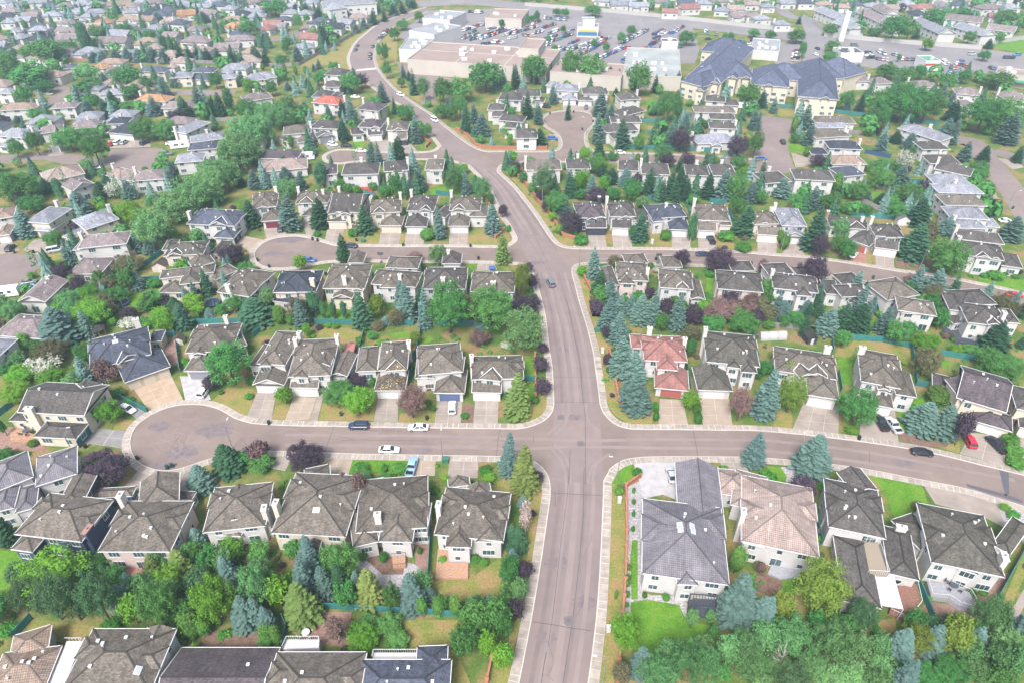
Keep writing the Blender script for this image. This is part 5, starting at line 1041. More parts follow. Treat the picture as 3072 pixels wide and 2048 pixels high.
trees('C', '''z 185 215 520 80,s 165 200 320 80,g 120 430 650 160,s 90 600 850 150,d 60 690 850 120,u 175 680 820 120,u 110 970 1120 120,u 240 310 370 50,d 30 900 1060 110,l 60 840 930 90,d 30 1040 1240 120,l 30 1290 1460 130,l 910 1070 1330 230,s 1020 1310 1568 160,n 880 1410 1568 140,m 1250 1230 1450 200,a 1330 1260 1568 260,a 1500 1290 1560 240,m 1650 1220 1450 200,d 1620 1420 1540 120
a 1780 1300 1568 260,s 1740 800 1230 270,s 1890 930 1260 200,c 1720 580 810 110,d 1640 870 980 110,b 865 130 210 70,b 990 15 65 60,b 970 150 190 25,b 970 230 275 25,b 970 315 365 25,b 965 430 470 30,d 1545 1140 1250 90,m 1400 1030 1160 90,m 1530 1040 1130 80,b 1205 920 975 50,b 1050 905 950 40,b 930 780 830 40,b 928 820 870 40,c 842 890 970 22,b 930 705 750 40,b 925 900 950 35,b 920 980 1020 35,n 1880 690 750 90,d 1830 820 920 90,l 1630 0 90 70''')
trees('D', '''q 480 680 1090 400,s 55 930 1250 160,q 190 900 1110 170,a 250 1080 1400 330,a 550 1090 1420 280,a 730 1180 1420 230,m 430 1350 1568 250,a 150 1350 1568 250,t 160 1320 1550 140,t 720 1420 1560 100,s 1030 1180 1480 200,s 1250 1150 1420 200,q 1440 1050 1380 210,s 1590 1170 1380 140,d 1600 1110 1230 120,c 1170 1190 1330 110,d 1230 1470 1568 250,d 1400 1380 1568 260,m 900 1370 1568 260,a 1600 1380 1568 230
a 1790 1270 1520 220,d 1900 1070 1230 120,a 1900 1270 1568 160,m 700 1450 1568 230,a 1060 1400 1560 180,u 330 70 260 180,b 75 40 135 120,b 480 130 170 80,n 1170 255 310 90,l 1800 265 320 70,b 1860 320 380 80,b 1915 420 460 50,b 700 1040 1100 60,r 30 690 780 70,b 1640 890 930 60,b 1560 880 940 60,b 1170 1050 1090 60,d 30 1350 1500 180,b 860 1150 1240 60,l 1250 930 970 40''')
trees('E', '''s 490 60 440 340,n 430 350 540 300,d 310 330 450 130,w 360 490 640 250,m 140 430 560 160,d 60 540 650 150,l 160 570 710 250,l 430 590 720 250,l 130 700 880 230,c 210 280 460 90,d 20 1010 1160 60,l 790 10 240 300,m 600 0 160 200,n 900 30 130 200,u 1100 60 160 130,l 960 155 225 80,w 1110 170 230 150,d 1230 150 220 110,d 1250 0 110 150,u 1390 0 70 120,l 1400 90 280 200,g 1550 20 280 170,l 1690 20 140 120,s 1790 70 160 90,d 1890 30 140 100
d 1950 330 720 360,r 870 490 720 140,r 960 540 700 110,u 1810 640 760 150,l 910 850 1060 230,u 900 1320 1560 400,m 650 1490 1568 120,l 760 1360 1440 130,g 1950 1230 1540 260,d 2060 1280 1420 150,u 2200 1200 1370 160,b 1000 775 815 110,b 1890 770 805 40,b 2130 800 840 70,b 280 1200 1240 80,b 2140 660 720 80,u 690 180 260 90,b 1100 830 870 80,d 30 1290 1370 170,b 1580 500 540 70''')
trees('T', '''s 1165 990 1102 42,y 1205 1022 1148 62,s 460 1070 1142 60''')
trees('F', '''u 470 1215 1450 320,r 70 1200 1390 170,d 100 1340 1450 200,l 290 740 890 150,d 760 680 890 280,l 930 740 990 270,u 910 640 740 180,r 1380 720 1010 250,b 1520 850 900 60,b 1565 900 950 50,b 1835 960 1015 70,l 485 200 310 80,c 250 60 230 100,c 350 120 240 80,p 625 0 190 50,p 710 0 180 60,p 800 0 180 60,n 1085 170 270 120,s 1160 140 230 90,s 1965 150 270 130,r 1960 270 370 200,l 670 195 240 55,l 730 200 250 60,q 1410 260 380 90,b 940 310 370 60,d 1040 270 340 80,m 980 1450 1568 120,b 940 1400 1480 140,b 1270 1400 1480 130,b 2010 1410 1500 110,l 2050 1480 1550 100,b 1150 1400 1470 60,b 1600 1395 1430 40,u 590 215 250 60,b 1050 660 730 60,b 2190 790 850 60,l 540 290 320 40,d 1140 1520 1560 160''')
trees('G', '''a 200 60 420 400,y 150 630 1050 225,u 350 480 620 140,u 370 670 810 140,b 300 820 890 70,u 370 370 460 100,w 60 370 410 100,s 1020 100 400 180,s 1040 290 700 190,s 1140 430 750 210,s 1170 640 1010 260,s 1060 700 860 90,b 860 10 90 90,d 1385 110 260 110,u 1660 60 220 170,l 1750 20 160 170,r 1900 20 150 300,d 1830 130 260 200,d 2080 110 270 250,u 2200 80 220 130,n 1650 210 350 150,d 1640 330 480 110,u 900 230 330 70,u 920 460 570 80,b 930 580 620 50
l 1630 780 940 140,b 1690 880 1000 60,b 1695 970 1060 60,r 2060 730 1030 200,s 2185 1130 1460 190,b 1915 1410 1490 80,u 330 1460 1568 90,b 1180 1430 1510 70,u 960 790 830 40,b 1330 870 960 50,b 1335 950 1035 45,b 60 800 850 60''')
trees('H', '''q 265 500 680 160,q 300 640 960 260,d 870 760 1080 310,s 90 570 1050 210,d 60 520 640 130,s 220 0 140 150,s 420 0 140 120,n 80 30 190 160,b 90 180 220 120,s 600 70 330 190,g 740 20 270 150,g 880 30 300 200,s 960 0 160 80,d 330 100 240 160,g 520 40 220 150,d 735 260 400 130,s 1100 60 320 150,d 1200 170 370 200,d 1580 60 250 130,d 1300 180 330 130,l 1450 300 440 260,n 1450 400 660 240,l 1700 380 470 110,d 1830 370 480 140,g 2040 200 480 240,d 2050 470 620 350,d 2200 480 580 150,g 2270 300 430 80
c 1530 750 930 170,c 1650 820 940 140,s 1420 880 1200 300,s 1620 900 1230 230,u 1770 950 1230 150,u 1240 860 930 90,b 1310 880 930 80,s 480 1150 1560 310,b 85 1480 1560 140,b 2170 1140 1240 130,b 2200 1230 1340 140,b 2220 1330 1440 140,l 810 1080 1140 100''')
trees('I', '''d 120 40 320 320,u 210 230 310 220,d 270 260 400 220,g 390 95 250 120,p 510 90 300 80,g 940 50 180 110,d 40 60 200 150,s 690 210 440 190,l 890 320 380 90,s 210 370 650 190,d 470 570 700 160,s 680 580 670 130,g 880 130 310 150,w 1000 130 280 130,s 1130 110 310 140,m 1340 250 370 130,l 1170 300 520 220,l 1060 340 450 120,m 1320 380 700 330,m 1560 220 470 400,m 1700 90 380 380,m 1880 190 330 220,m 1850 20 240 260,m 2000 -40 190 240,d 1490 520 660 140,s 1200 590 780 150,s 1310 650 790 120,g 2210 290 560 160,g 2120 40 190 90,s 2240 30 210 110,s 1520 0 190 140
u 2040 680 860 240,n 1120 780 940 270,c 560 830 1010 90,c 660 960 1120 110,d 870 910 1060 120,d 1000 940 1090 120,d 1110 890 1090 140,s 1210 930 1110 130,m 600 1090 1290 200,d 810 1030 1130 180,d 1000 1060 1200 220,l 800 1180 1320 260,n 900 1120 1290 220,d 1290 1130 1300 160,g 1810 890 1160 110,u 1740 1080 1160 70,u 1430 1140 1230 130,l 1690 1120 1280 160,g 1540 1150 1323 150,l 1410 1260 1323 150,m 1570 1060 1120 80,d 2060 1130 1290 170,g 2200 1120 1323 200,d 100 1210 1300 200,c 240 1190 1290 60,c 310 1180 1290 60,b 280 930 990 60,d 1350 1000 1050 120,b 30 1260 1320 100''')
trees('J', '''s 330 240 600 200,g 610 270 570 180,m 320 110 280 210,s 440 40 220 110,s 310 0 140 120,s 30 30 220 110,s 130 50 210 90,p 620 -60 210 120,d 790 110 210 90,d 860 150 230 90,l 940 170 240 80,s 1490 10 230 140,d 1280 60 280 120,p 1360 60 310 60,d 1190 180 260 130,s 1410 100 230 80,a 1780 0 240 170,s 1900 20 270 90,m 2060 100 290 160,d 2120 240 330 70,s 2140 320 620 150,u 2230 340 440 80,y 2230 590 880 140,g 820 590 860 130,g 1010 330 620 160,b 910 550 620 90,s 1670 340 660 120,c 1560 550 670 110,l 440 780 920 120,a 1650 680 870 170,r 1450 750 860 150,d 1460 800 900 110
s 1370 1030 1400 180,s 1530 1060 1455 130,s 450 1150 1450 140,p 560 1090 1340 120,g 975 1100 1455 180,q 1120 1120 1323 140,d 1750 1030 1455 390,d 2110 1060 1420 380,g 40 1150 1440 300,m 150 1070 1230 150,c 240 1230 1330 90,b 700 180 250 60,d 1100 250 340 60,c 1110 260 350 50,b 2280 520 580 40,b 590 570 620 60''')
trees('K', '''u 230 1130 1310 260,s 1060 1140 1330 130,s 960 1160 1480 170,s 1240 1130 1420 200,s 1350 1090 1420 150,s 1570 1120 1480 160,u 1460 1170 1330 160,o 380 0 250 210,g 620 20 290 120,l 740 30 180 130,s 810 60 250 100,l 910 110 220 100,d 720 200 290 110,g 980 10 170 130,g 900 -30 100 100,s 1110 10 200 140,d 1170 110 290 180,g 1310 0 270 120,g 1510 0 280 110,g 1590 -20 200 100,g 1640 70 300 120,g 1840 50 300 130,s 1980 20 320 170,d 2090 50 280 180,s 2220 140 340 150,d 2090 260 410 150,d 1010 190 300 120,m 1250 260 370 120,u 850 220 290 200,s 2290 40 200 100,d 1710 250 340 120
d 500 220 400 200,s 560 250 440 130,d 200 50 140 80,u 620 400 580 210,l 460 400 480 70,l 520 510 590 60,u 400 300 400 60,u 350 230 290 70,b 500 180 240 70,b 720 610 690 120,g 1240 400 690 160,d 1180 520 630 80,p 1700 400 680 80,b 1465 560 660 100,g 2180 340 640 200,b 2000 580 650 140,b 2150 690 745 120,s 835 700 1010 130,g 880 900 1170 150,q 190 850 1150 180,u 250 850 940 80,u 290 950 1090 90,l 290 1120 1200 90,n 1020 790 890 140,l 720 880 970 90,b 920 860 910 70,u 1600 730 890 170,u 1940 730 910 310,r 2320 820 930 90,d 880 1190 1270 90,n 830 1130 1230 80,l 1820 1180 1290 170,r 1990 1170 1323 200,d 1840 1120 1200 90,u 1690 1210 1323 150,w 1380 890 935 70,b 1850 930 970 80''')
trees('L', '''s 30 50 240 130,d 40 210 330 110,s 220 100 300 170,d 370 220 370 180,s 510 170 400 130,d 650 220 380 170,d 790 310 410 130,d 940 330 430 150,d 890 130 300 200,s 980 200 310 80,d 1080 0 190 220,s 1270 0 190 170,d 1200 190 310 160,d 1350 150 310 200,g 1090 230 350 100,d 1520 190 270 110,d 1230 300 450 200,g 1440 270 560 210,g 1400 480 860 260,n 1520 480 700 130,s 1680 440 630 170,d 1670 640 950 310,s 2260 440 690 210,s 1580 900 1220 220,u 560 590 780 180,g 530 340 780 200,d 730 600 760 150,d 800 650 820 130,m 740 460 620 180,c 200 550 690 60,c 245 580 750 80,u 500 780 1040 270,r 1360 950 1080 170,l 700 950 1040 70,r 50 820 940 90,d 1960 0 140 180,c 705 50 250 90,d 1640 1240 1323 120,l 160 1120 1190 140,b 2100 930 980 120,b 2000 940 980 60,b 2180 930 960 60,b 2280 950 985 60,r 2070 310 370 80''')
trees('M', '''d 90 490 700 180,d 250 560 760 330,d 210 760 900 150,d 380 710 820 150,d 500 570 690 130,m 750 570 720 220,d 760 700 840 220,s 690 730 960 110,s 910 630 790 80,d 1110 590 760 240,a 1290 670 810 130,d 1160 750 860 160,g 990 800 970 120,s 770 870 1060 130,g 930 870 1060 140,d 830 840 960 100,d 1110 900 1000 120,s 1340 840 1040 130,s 1440 670 870 120,s 1540 630 780 120,s 1740 750 1000 130,g 1620 840 1070 150,g 1930 810 1040 120,g 1860 850 1040 100,d 1900 640 770 110,s 2120 610 770 80,l 2190 700 840 90,c 2280 780 930 50,d 2170 880 1060 180,p 2010 760 1000 90,u 1560 970 1090 180
d 1270 1050 1230 220,d 1450 1060 1230 220,d 600 1130 1330 280,d 830 1190 1430 230,d 780 1130 1220 170,d 300 1150 1350 150,d 130 1230 1380 140,d 310 960 1060 130,u 40 1020 1130 110,s 210 1070 1160 70,s 150 1020 1100 80,m 760 1400 1500 140,m 2090 1180 1480 380,m 2200 1010 1280 360,m 2310 930 1080 150,m 1890 1430 1560 300,c 1280 1470 1529 50,c 1370 1440 1529 60,c 1410 1410 1529 50,s 1500 1420 1560 130,d 400 370 510 300,d 580 380 470 180,d 240 410 520 140,s 120 420 520 110,d 60 450 520 110,d 40 580 700 90,p 740 180 480 80,p 700 200 420 60,s 820 450 560 110,s 900 440 580 120,s 1010 430 570 110,s 1110 400 560 100,s 1220 420 560 120,s 1340 410 560 120,s 1430 430 570 110,p 1440 300 470 70,p 1500 310 480 60,g 1580 400 560 90,g 1660 390 560 80,g 1740 380 550 100,g 1820 420 560 100,g 1920 420 570 90,g 2030 420 580 90,g 2130 480 610 80,g 2240 390 580 120,s 650 60 160 120,s 1380 100 220 120,s 1790 100 210 120,d 2190 190 310 160,u 360 280 360 110,d 1100 210 300 130,d 860 240 330 180,d 1310 270 370 110,g 1970 160 260 80,c 210 170 260 40''')
trees('N', '''m 90 1050 1280 260,m 30 1250 1450 160,m 260 930 1130 250,m 330 840 1010 200,m 180 900 1080 200,d 280 490 570 110,s 410 390 550 90,g 60 430 590 110,g 130 440 590 90,d 190 720 840 100,c 75 760 930 60,c 110 560 630 35,c 210 570 650 35,c 305 570 660 35,c 400 580 670 35,c 490 580 670 45,s 330 710 810 70,s 600 520 620 60,s 560 560 640 50,d 600 640 750 90,s 500 680 770 50,d 740 560 610 110,d 880 650 810 160,u 980 660 770 110,s 910 590 700 60,s 1160 710 920 110,g 1440 600 850 90,a 1530 680 870 110,s 1350 560 700 60,g 1400 620 720 50,d 1200 540 680 80,d 1330 690 770 70
d 2080 560 790 300,d 1700 700 890 150,d 1850 700 880 200,s 1740 850 1030 70,g 1900 900 1190 110,s 1980 900 1100 90,s 2040 1000 1220 150,d 1690 920 1040 130,d 1780 930 1060 120,s 2250 650 800 70,g 2330 560 800 60,d 1850 850 1020 120,d 1350 930 1060 120,g 1270 850 1020 60,c 1220 930 1060 30,c 1150 950 1070 25,s 1460 1020 1280 110,d 1555 1090 1210 110,s 890 860 1110 110,g 810 870 1050 90,s 690 920 1070 80,g 820 1030 1260 110,g 1030 920 1040 70,s 480 880 1020 90,g 400 930 1060 60,s 1060 1230 1450 100,s 1130 1240 1470 80,g 1300 1200 1430 140,c 315 1200 1310 40,c 360 1190 1320 45,g 300 1370 1529 110,l 170 1330 1400 110,l 1900 1450 1529 60,d 1140 360 540 50,d 1190 380 560 60,d 1270 250 350 90,d 1340 180 260 110,d 1490 100 190 90
g 640 190 410 130,u 750 290 370 90,s 930 210 300 70,s 1000 150 260 80,g 1080 70 230 80,g 1180 60 200 60,g 1260 20 150 90,g 1340 10 130 80,g 1430 0 80 80,s 120 260 400 80,d 320 330 430 80,d 420 130 260 70,d 500 130 200 60,d 220 20 120 200,g 400 30 120 80,g 490 20 120 70,g 600 60 170 90,g 720 70 180 110,g 840 60 170 90,g 1010 40 110 70,s 60 110 230 90,d 310 380 470 60,s 410 400 540 80''')
trees('O', '''d 300 500 720 220,g 140 560 770 90,s 310 600 750 90,g 450 540 690 50,g 510 540 700 60,d 640 460 700 170,d 800 500 720 220,g 880 640 730 60,g 970 580 740 80,g 1050 600 750 60,d 1230 570 820 180,g 1180 620 800 80,g 1370 650 830 70,g 1460 650 800 70,g 1500 670 800 70,g 1570 620 800 80,d 1490 820 1060 220,g 1560 790 950 90,d 1670 690 790 80,g 1820 690 820 60,d 1940 700 830 100,g 2050 690 830 80,d 2200 750 930 190,g 2310 800 960 80,d 2130 770 850 70,s 470 740 930 90,g 240 800 1060 110,s 340 900 1110 100,g 600 870 1070 60,s 890 800 1050 150,s 980 900 1100 100,s 870 1000 1290 120,g 880 1220 1430 120,g 1090 1040 1330 150,d 1230 1200 1310 110,g 350 1130 1310 140
l 50 1110 1210 60,l 90 1190 1280 60,d 90 950 1030 120,l 750 1300 1430 120,l 100 1330 1450 110,u 130 1430 1520 100,d 990 1340 1420 120,a 1450 1280 1430 200,u 1480 1360 1470 140,u 1660 1350 1450 140,c 1215 1350 1450 40,c 1380 1140 1300 45,s 1640 980 1150 90,s 1500 1070 1300 100,u 1600 1140 1320 210,u 2100 1200 1390 180,d 2260 1160 1370 150,s 2250 960 1160 110,d 1800 990 1060 80,d 2110 1370 1520 140,l 2170 1460 1529 150,g 1580 1380 1529 70,l 900 1410 1529 120,g 1020 770 860 60,d 1580 940 1010 90,d 1350 960 1010 90,d 1800 1060 1130 90
d 500 80 140 70,d 570 80 150 80,d 820 50 140 150,d 240 130 230 40,d 280 140 200 60,d 325 100 190 60,d 560 230 290 50,d 480 400 480 60,d 430 320 370 50,d 830 350 420 60,d 940 380 460 60,d 855 470 530 40,d 1070 290 380 70,d 1160 230 310 80,d 1650 280 390 140,d 1600 370 420 50,d 15 170 240 60,d 2240 270 320 110,d 1980 290 350 50,d 2035 290 350 50''')
trees('Q', '''s 440 920 1150 120,s 460 1090 1300 120,c 330 1010 1190 50,d 340 1180 1260 90,c 450 1280 1400 70,s 15 960 1160 60,u 550 1360 1480 160,s 60 790 960 90,s 150 850 1010 70,g 500 800 960 90,g 590 820 960 60,d 660 880 960 120,d 790 800 960 130,s 800 830 1010 80,g 920 790 1000 90,d 1140 800 1040 300,d 1310 740 1050 330,d 1500 800 1060 270,s 880 560 680 100,s 900 660 780 70,s 1000 670 790 70,d 1140 580 680 200,d 1310 600 710 150,d 1440 580 700 120,d 1680 650 810 140,s 1630 720 950 110,s 1720 820 960 90,g 1740 880 1090 150,d 2130 650 770 220,d 2000 870 1150 330,d 2200 870 1140 300,s 2240 980 1300 200
d 1120 970 1120 110,s 1110 1150 1370 110,g 1230 1150 1280 110,s 1350 1170 1330 130,s 1660 1040 1270 150,s 1740 1040 1290 110,s 1840 1240 1440 120,g 2010 1280 1440 110,w 1290 1330 1529 150,d 1400 1280 1370 120,l 930 1440 1500 70,d 1100 1420 1529 200,d 1230 1410 1529 110,g 2310 1280 1450 100,d 1960 1430 1529 170,u 1060 1120 1190 80,d 1030 1090 1170 90,d 1820 620 730 120,l 1500 350 440 110,d 2000 450 530 90,d 640 450 550 130,d 660 360 450 120,d 350 280 360 170,g 780 520 600 50,d 120 280 340 110,d 640 220 310 110,d 900 190 300 140,d 1050 250 330 80,d 1210 150 340 220,d 1340 180 350 150,d 1570 80 250 180,g 1410 230 350 70,d 1000 250 320 60,g 370 140 220 50,d 1870 280 380 100,d 2130 290 370 110,g 2050 340 440 80,d 1250 480 540 40,d 2200 100 200 180,d 1830 80 140 120,d 400 380 500 70''')
# ------------------------------------------------------------------ vehicles
PAINT = dict(white=(.80,.80,.80), silver=(.42,.44,.46), black=(.018,.02,.026), navy=(.03,.045,.09), grey=(.14,.15,.17), red=(.40,.02,.04), blue=(.05,.12,.35), skyblue=(.22,.36,.52), sage=(.50,.56,.53), maroon=(.18,.02,.04), tan=(.45,.38,.28), orange=(.60,.25,.05), teal=(.04,.2,.25))
PM = {k: mat('car_paint_'+k, c, .28, spec=.5) for k, c in PAINT.items()}
M_carglass = mat('car_glass', (.025,.03,.035), .06, spec=.6); M_tyre = mat('tyre', (.02,.02,.02), .8); M_rim = mat('rim', (.45,.45,.46), .4, metal=.5); M_lamp = mat('headlamp', (.85,.85,.80), .2); M_tail = mat('tail_lamp', (.40,.02,.02), .3)
CK = dict(sedan=dict(L=4.7, W=1.82, hood=.86, belt=.92, top=1.45, cab=(-1.95, 1.15), roof=(-1.05, .35), trunk=.95), suv=dict(L=4.7, W=1.9, hood=1.02, belt=1.08, top=1.72, cab=(-2.25, 1.2), roof=(-1.95, .5), trunk=1.05),
          pickup=dict(L=5.6, W=1.98, hood=1.12, belt=1.15, top=1.88, cab=(-.75, 1.45), roof=(-.45, .75), trunk=1.12), van=dict(L=5.0, W=1.98, hood=1.05, belt=1.1, top=1.95, cab=(-2.45, 1.6), roof=(-2.3, .9), trunk=1.1))
CARM = {}
def car_meshes(kind, col):
    if (kind, col) in CARM: return CARM[(kind, col)]
    k = CK[kind]; L, W, hood, belt, trunk_, top = k['L'], k['W'], k['hood'], k['belt'], k['trunk'], k['top']; h = L/2; w = W/2; c0, c1 = k['cab']; r0, r1 = k['roof']
    st = [(-h, w*.82, .5, trunk_-.22), (-h+.12, w*.93, .34, trunk_-.05), (-h+.5, w, .28, trunk_), (c0+.2, w, .26, belt), (c1-.2, w, .26, belt), (c1+.35, w*.99, .27, hood), (h-.45, w*.95, .30, hood-.1), (h-.1, w*.85, .36, hood-.22), (h, w*.72, .46, hood-.34)]
    b = MB(); sec = []
    for x, hw, z0, z1 in st:
        m = (z0+z1)/2+.05; sec.append([Vector((x,-hw*.9,z0)), Vector((x,-hw,m)), Vector((x,-hw*.97,z1-.1)), Vector((x,-hw*.86,z1)), Vector((x,hw*.86,z1)), Vector((x,hw*.97,z1-.1)), Vector((x,hw,m)), Vector((x,hw*.9,z0))])
    for a, c in zip(sec, sec[1:]):
        for i in range(7): b.face([a[i], a[i+1], c[i+1], c[i]][::-1])
        b.face([a[7], a[0], c[0], c[7]][::-1])
    b.face(sec[0]); b.face(sec[-1][::-1])
    rw = w*.72
    if kind == 'pickup':   # bed: rim and sunken floor
        for s_ in (-1, 1): b.box(-h+.08, s_*w*.86-.06, trunk_-.02, c0-.02, s_*w*.86+.06, trunk_+.13)
        b.box(-h+.05, -w*.84, trunk_-.02, -h+.14, w*.84, trunk_+.13)
    g = MB(); lo = [Vector((c0,-w*.88,belt-.02)), Vector((c1,-w*.88,belt-.02)), Vector((c1,w*.88,belt-.02)), Vector((c0,w*.88,belt-.02))]; hi = [Vector((r0,-rw,top-.05)), Vector((r1,-rw,top-.05)), Vector((r1,rw,top-.05)), Vector((r0,rw,top-.05))]
    for i in range(4): g.face([lo[i], lo[(i+1)%4], hi[(i+1)%4], hi[i]])
    rf = MB(); e = .05; up = [Vector((v.x*(1)+(.04 if v.x > 0 else -.04), v.y*1.03, top-.05)) for v in hi]; tp = [Vector((v.x*.94, v.y*.9, top)) for v in hi]
    rf.face(tp)
    for i in range(4): rf.face([up[i], up[(i+1)%4], tp[(i+1)%4], tp[i]])
    for i in range(4): rf.beam(lo[i], hi[i], .07, .07)
    mid = .5*(r0+r1)
    for s_ in (-1, 1): rf.beam((mid-.1, s_*w*.885, belt-.02), (mid-.05, s_*rw*1.01, top-.05), .09, .05)
    wl_ = MB(); wl_.cone((0,-.11,0), (0,.11,0), .34, .34, 14, 0); wl_.cone((0,-.125,0), (0,.125,0), .2, .2, 10, 1)
    hl = MB(); hl.box(-.14, -.2, -.07, .05, .2, .07)
    me = dict(body=b.mesh('body', PM[col]), glass=g.mesh('windows', M_carglass), roof=rf.mesh('roof', PM[col]), wheel=wl_.mesh('wheel', [M_tyre, M_rim]), head=hl.mesh('headlight', M_lamp), tail=hl.mesh('tail_light', M_tail), bed=None)
    if kind == 'pickup': d = MB(); d.box(-h+.14, -w*.8, trunk_-.015, c0-.05, w*.8, trunk_+.012); me['bed'] = d.mesh('truck_bed', M_tyre)
    CARM[(kind, col)] = me; return me
NAMEK = dict(sedan='car', suv='car', pickup='pickup_truck', van='van'); CATK = dict(sedan='car', suv='car', pickup='pickup truck', van='van')
def car(label, kind, col, pos, ang, parts=True, group=None, z=.02):
    me = car_meshes(kind, col); k = CK[kind]; h, w = k['L']/2, k['W']/2
    o = thing(NAMEK[kind], label, CATK[kind], (pos.x, pos.y, z), ang, group)
    link('body', me['body'], o); link('windows', me['glass'], o); link('roof', me['roof'], o)
    if me['bed']: link('truck_bed', me['bed'], o)
    for sx in (-.31, .31):
        for sy in (-1, 1): link('wheel', me['wheel'], o, (k['L']*sx, sy*(w-.12), .34))
    if parts:
        for sy in (-1, 1): link('headlight', me['head'], o, (h-.1, sy*w*.6, k['hood']-.42)); link('tail_light', me['tail'], o, (-h+.06, sy*w*.62, k['trunk']-.35))
    return o
def cars(rows):
    for ln in rows.strip().split('\n'):
        r, x, y, kind, col, ang, lab = ln.strip().split(None, 6); p = P(r, float(x), float(y), .5)
        car(lab, kind, col, p, R(float(ang)))
cars('''F 930 1075 suv navy 180 dark navy sport utility parked along the cul-de-sac street kerb
F 1440 1088 sedan white 180 white coupe crossover with black glass roof parked at the street kerb
F 1190 1280 sedan sage 0 pale sage sedan parked opposite the white crossover
F 1730 920 suv white 92 white sport utility on the drive of the blue garage door house
F 1385 1428 pickup skyblue 84 bright blue pickup truck on the drive of the rock garden house
E 1745 785 suv white 85 white sport utility on the pale drive before the maple fronted house
E 1090 928 sedan white -28 white sedan on the grey drive beside the long teal fence
E 895 825 suv navy -38 dark sport utility tucked beside the teal garage house
H 1410 1300 sedan black -9 black sedan parked on the street near the big twin spruces
H 1055 1050 pickup black 92 black pickup truck on the drive beside a silver one
H 1160 1072 pickup silver 95 silver pickup truck on the drive beside a black one
H 1815 1205 suv red 80 red hatchback on the drive of the plum roof house
H 2045 1238 pickup black 100 black pickup truck on the drive of the plum roof house
G 1465 1495 sedan silver 92 silver grey sedan on the frosted drive of the grey tile corner house
D 710 108 suv skyblue 112 light blue sport utility on the drive of the white awning house
K 445 1028 suv grey 104 dark grey sport utility driving down the avenue
K 1860 650 pickup black 95 black pickup truck on the drive of the blush house
K 1790 775 sedan navy 0 blue grey sedan at the kerb behind a purple tree
J 270 552 suv black 100 black sport utility before the maroon garage door
J 885 700 sedan navy 170 dark blue car half hidden by a spruce on the second cul-de-sac
J 520 825 sedan blue -10 blue sedan parked near the lime tree on the second cul-de-sac
J 2135 910 sedan blue 95 blue car peeking over the purple tree corner house
L 850 782 sedan white 50 white car under the trees by the red brick driveway
L 2270 1135 sedan red -10 red sedan parked at the kerb below the wide lawn
L 2050 1158 sedan maroon -12 dark red car half hidden by the red car house roof
I 490 738 van silver 25 silver minivan parked at the camper court entrance
I 90 722 suv black 100 black car on the drive by the tan roofed house
I 435 892 sedan black 35 black car at the kerb of the camper court
I 250 1020 sedan grey 15 grey car beside the camper court verge
I 230 1060 sedan skyblue 15 pale blue car beside the camper court verge
M 990 1272 suv red 85 red car in the row before the navy roofed garage
M 1040 1262 van white 85 white van in the row before the navy roofed garage
M 1095 1258 suv silver 85 silver car in the row before the navy roofed garage
M 1275 1265 suv navy 70 dark car under the round trees of the big court
M 1510 1268 sedan white 15 white car beside the motorhome on the big court
M 1460 1362 pickup grey 10 dark pickup truck on the big court
M 850 1480 sedan white 10 white car under trees at the court corner
M 430 830 sedan silver 0 silver car parked in the leafy side court
N 730 1278 suv white -25 white sport utility before the grey gabled garage
N 850 1288 suv black -5 black car at the kerb by the bend houses
N 980 1332 sedan white -5 white sedan at the kerb by the bend houses
N 1330 838 suv white -42 white car parked along the avenue by the birch verge
N 1628 1062 van white -55 white van parked along the avenue by the conifers
N 930 857 sedan white 0 white car on the drive beside the avenue
N 930 442 sedan navy 85 dark blue car driving at the avenue bend
N 945 405 sedan grey 80 grey car driving at the avenue bend
N 1085 412 sedan black 85 black car parked before the pedestrian crossing
N 1060 482 suv black 88 leading black car nearing the pedestrian crossing
N 1058 517 sedan navy 90 navy car nearest the pedestrian crossing
O 405 945 suv black -20 black car on the drive behind the spruce court
O 760 950 suv navy 85 dark blue car on the drive of the spruce court
O 465 1225 suv blue -5 bright blue car on the drive at the spruce court mouth
O 1860 1388 suv navy 0 navy sport utility at the kerb beside the purple tree
O 2280 1408 suv grey 5 grey sport utility at the side street corner
O 1060 1348 sedan white -5 white car at the kerb by the round green tree
Q 225 1255 suv black 85 black car driving on the far side street
Q 35 1405 suv blue 5 blue car at the far side street corner
Q 530 430 sedan navy 95 dark car on the road beside the residence
Q 515 482 sedan white 95 white car on the road beside the residence
L 2190 480 sedan white 0 white car on the slanting side street drive''')
PC = ['white','silver','black','grey','navy','red','white','silver','grey','black','blue','tan','maroon','white','teal']
def car_row(r, x0, y0, x1, y1, n, ang=90):
    for k in range(n):
        if random.random() < .08: continue
        t = (k+.5)/n; c = random.choice(PC); kd = random.choice(['sedan','suv','suv','sedan','van','pickup'])
        word = {'sedan': 'sedan', 'suv': 'sport utility', 'van': 'van', 'pickup': 'pickup truck'}[kd]
        car(f'{c} {word} among the rows of the shopping car park', kd, c, P(r, x0+(x1-x0)*t, y0+(y1-y0)*t, .5), R(ang+random.uniform(-3, 3)+random.choice([0, 180])), False, 'cars in the shopping car park')
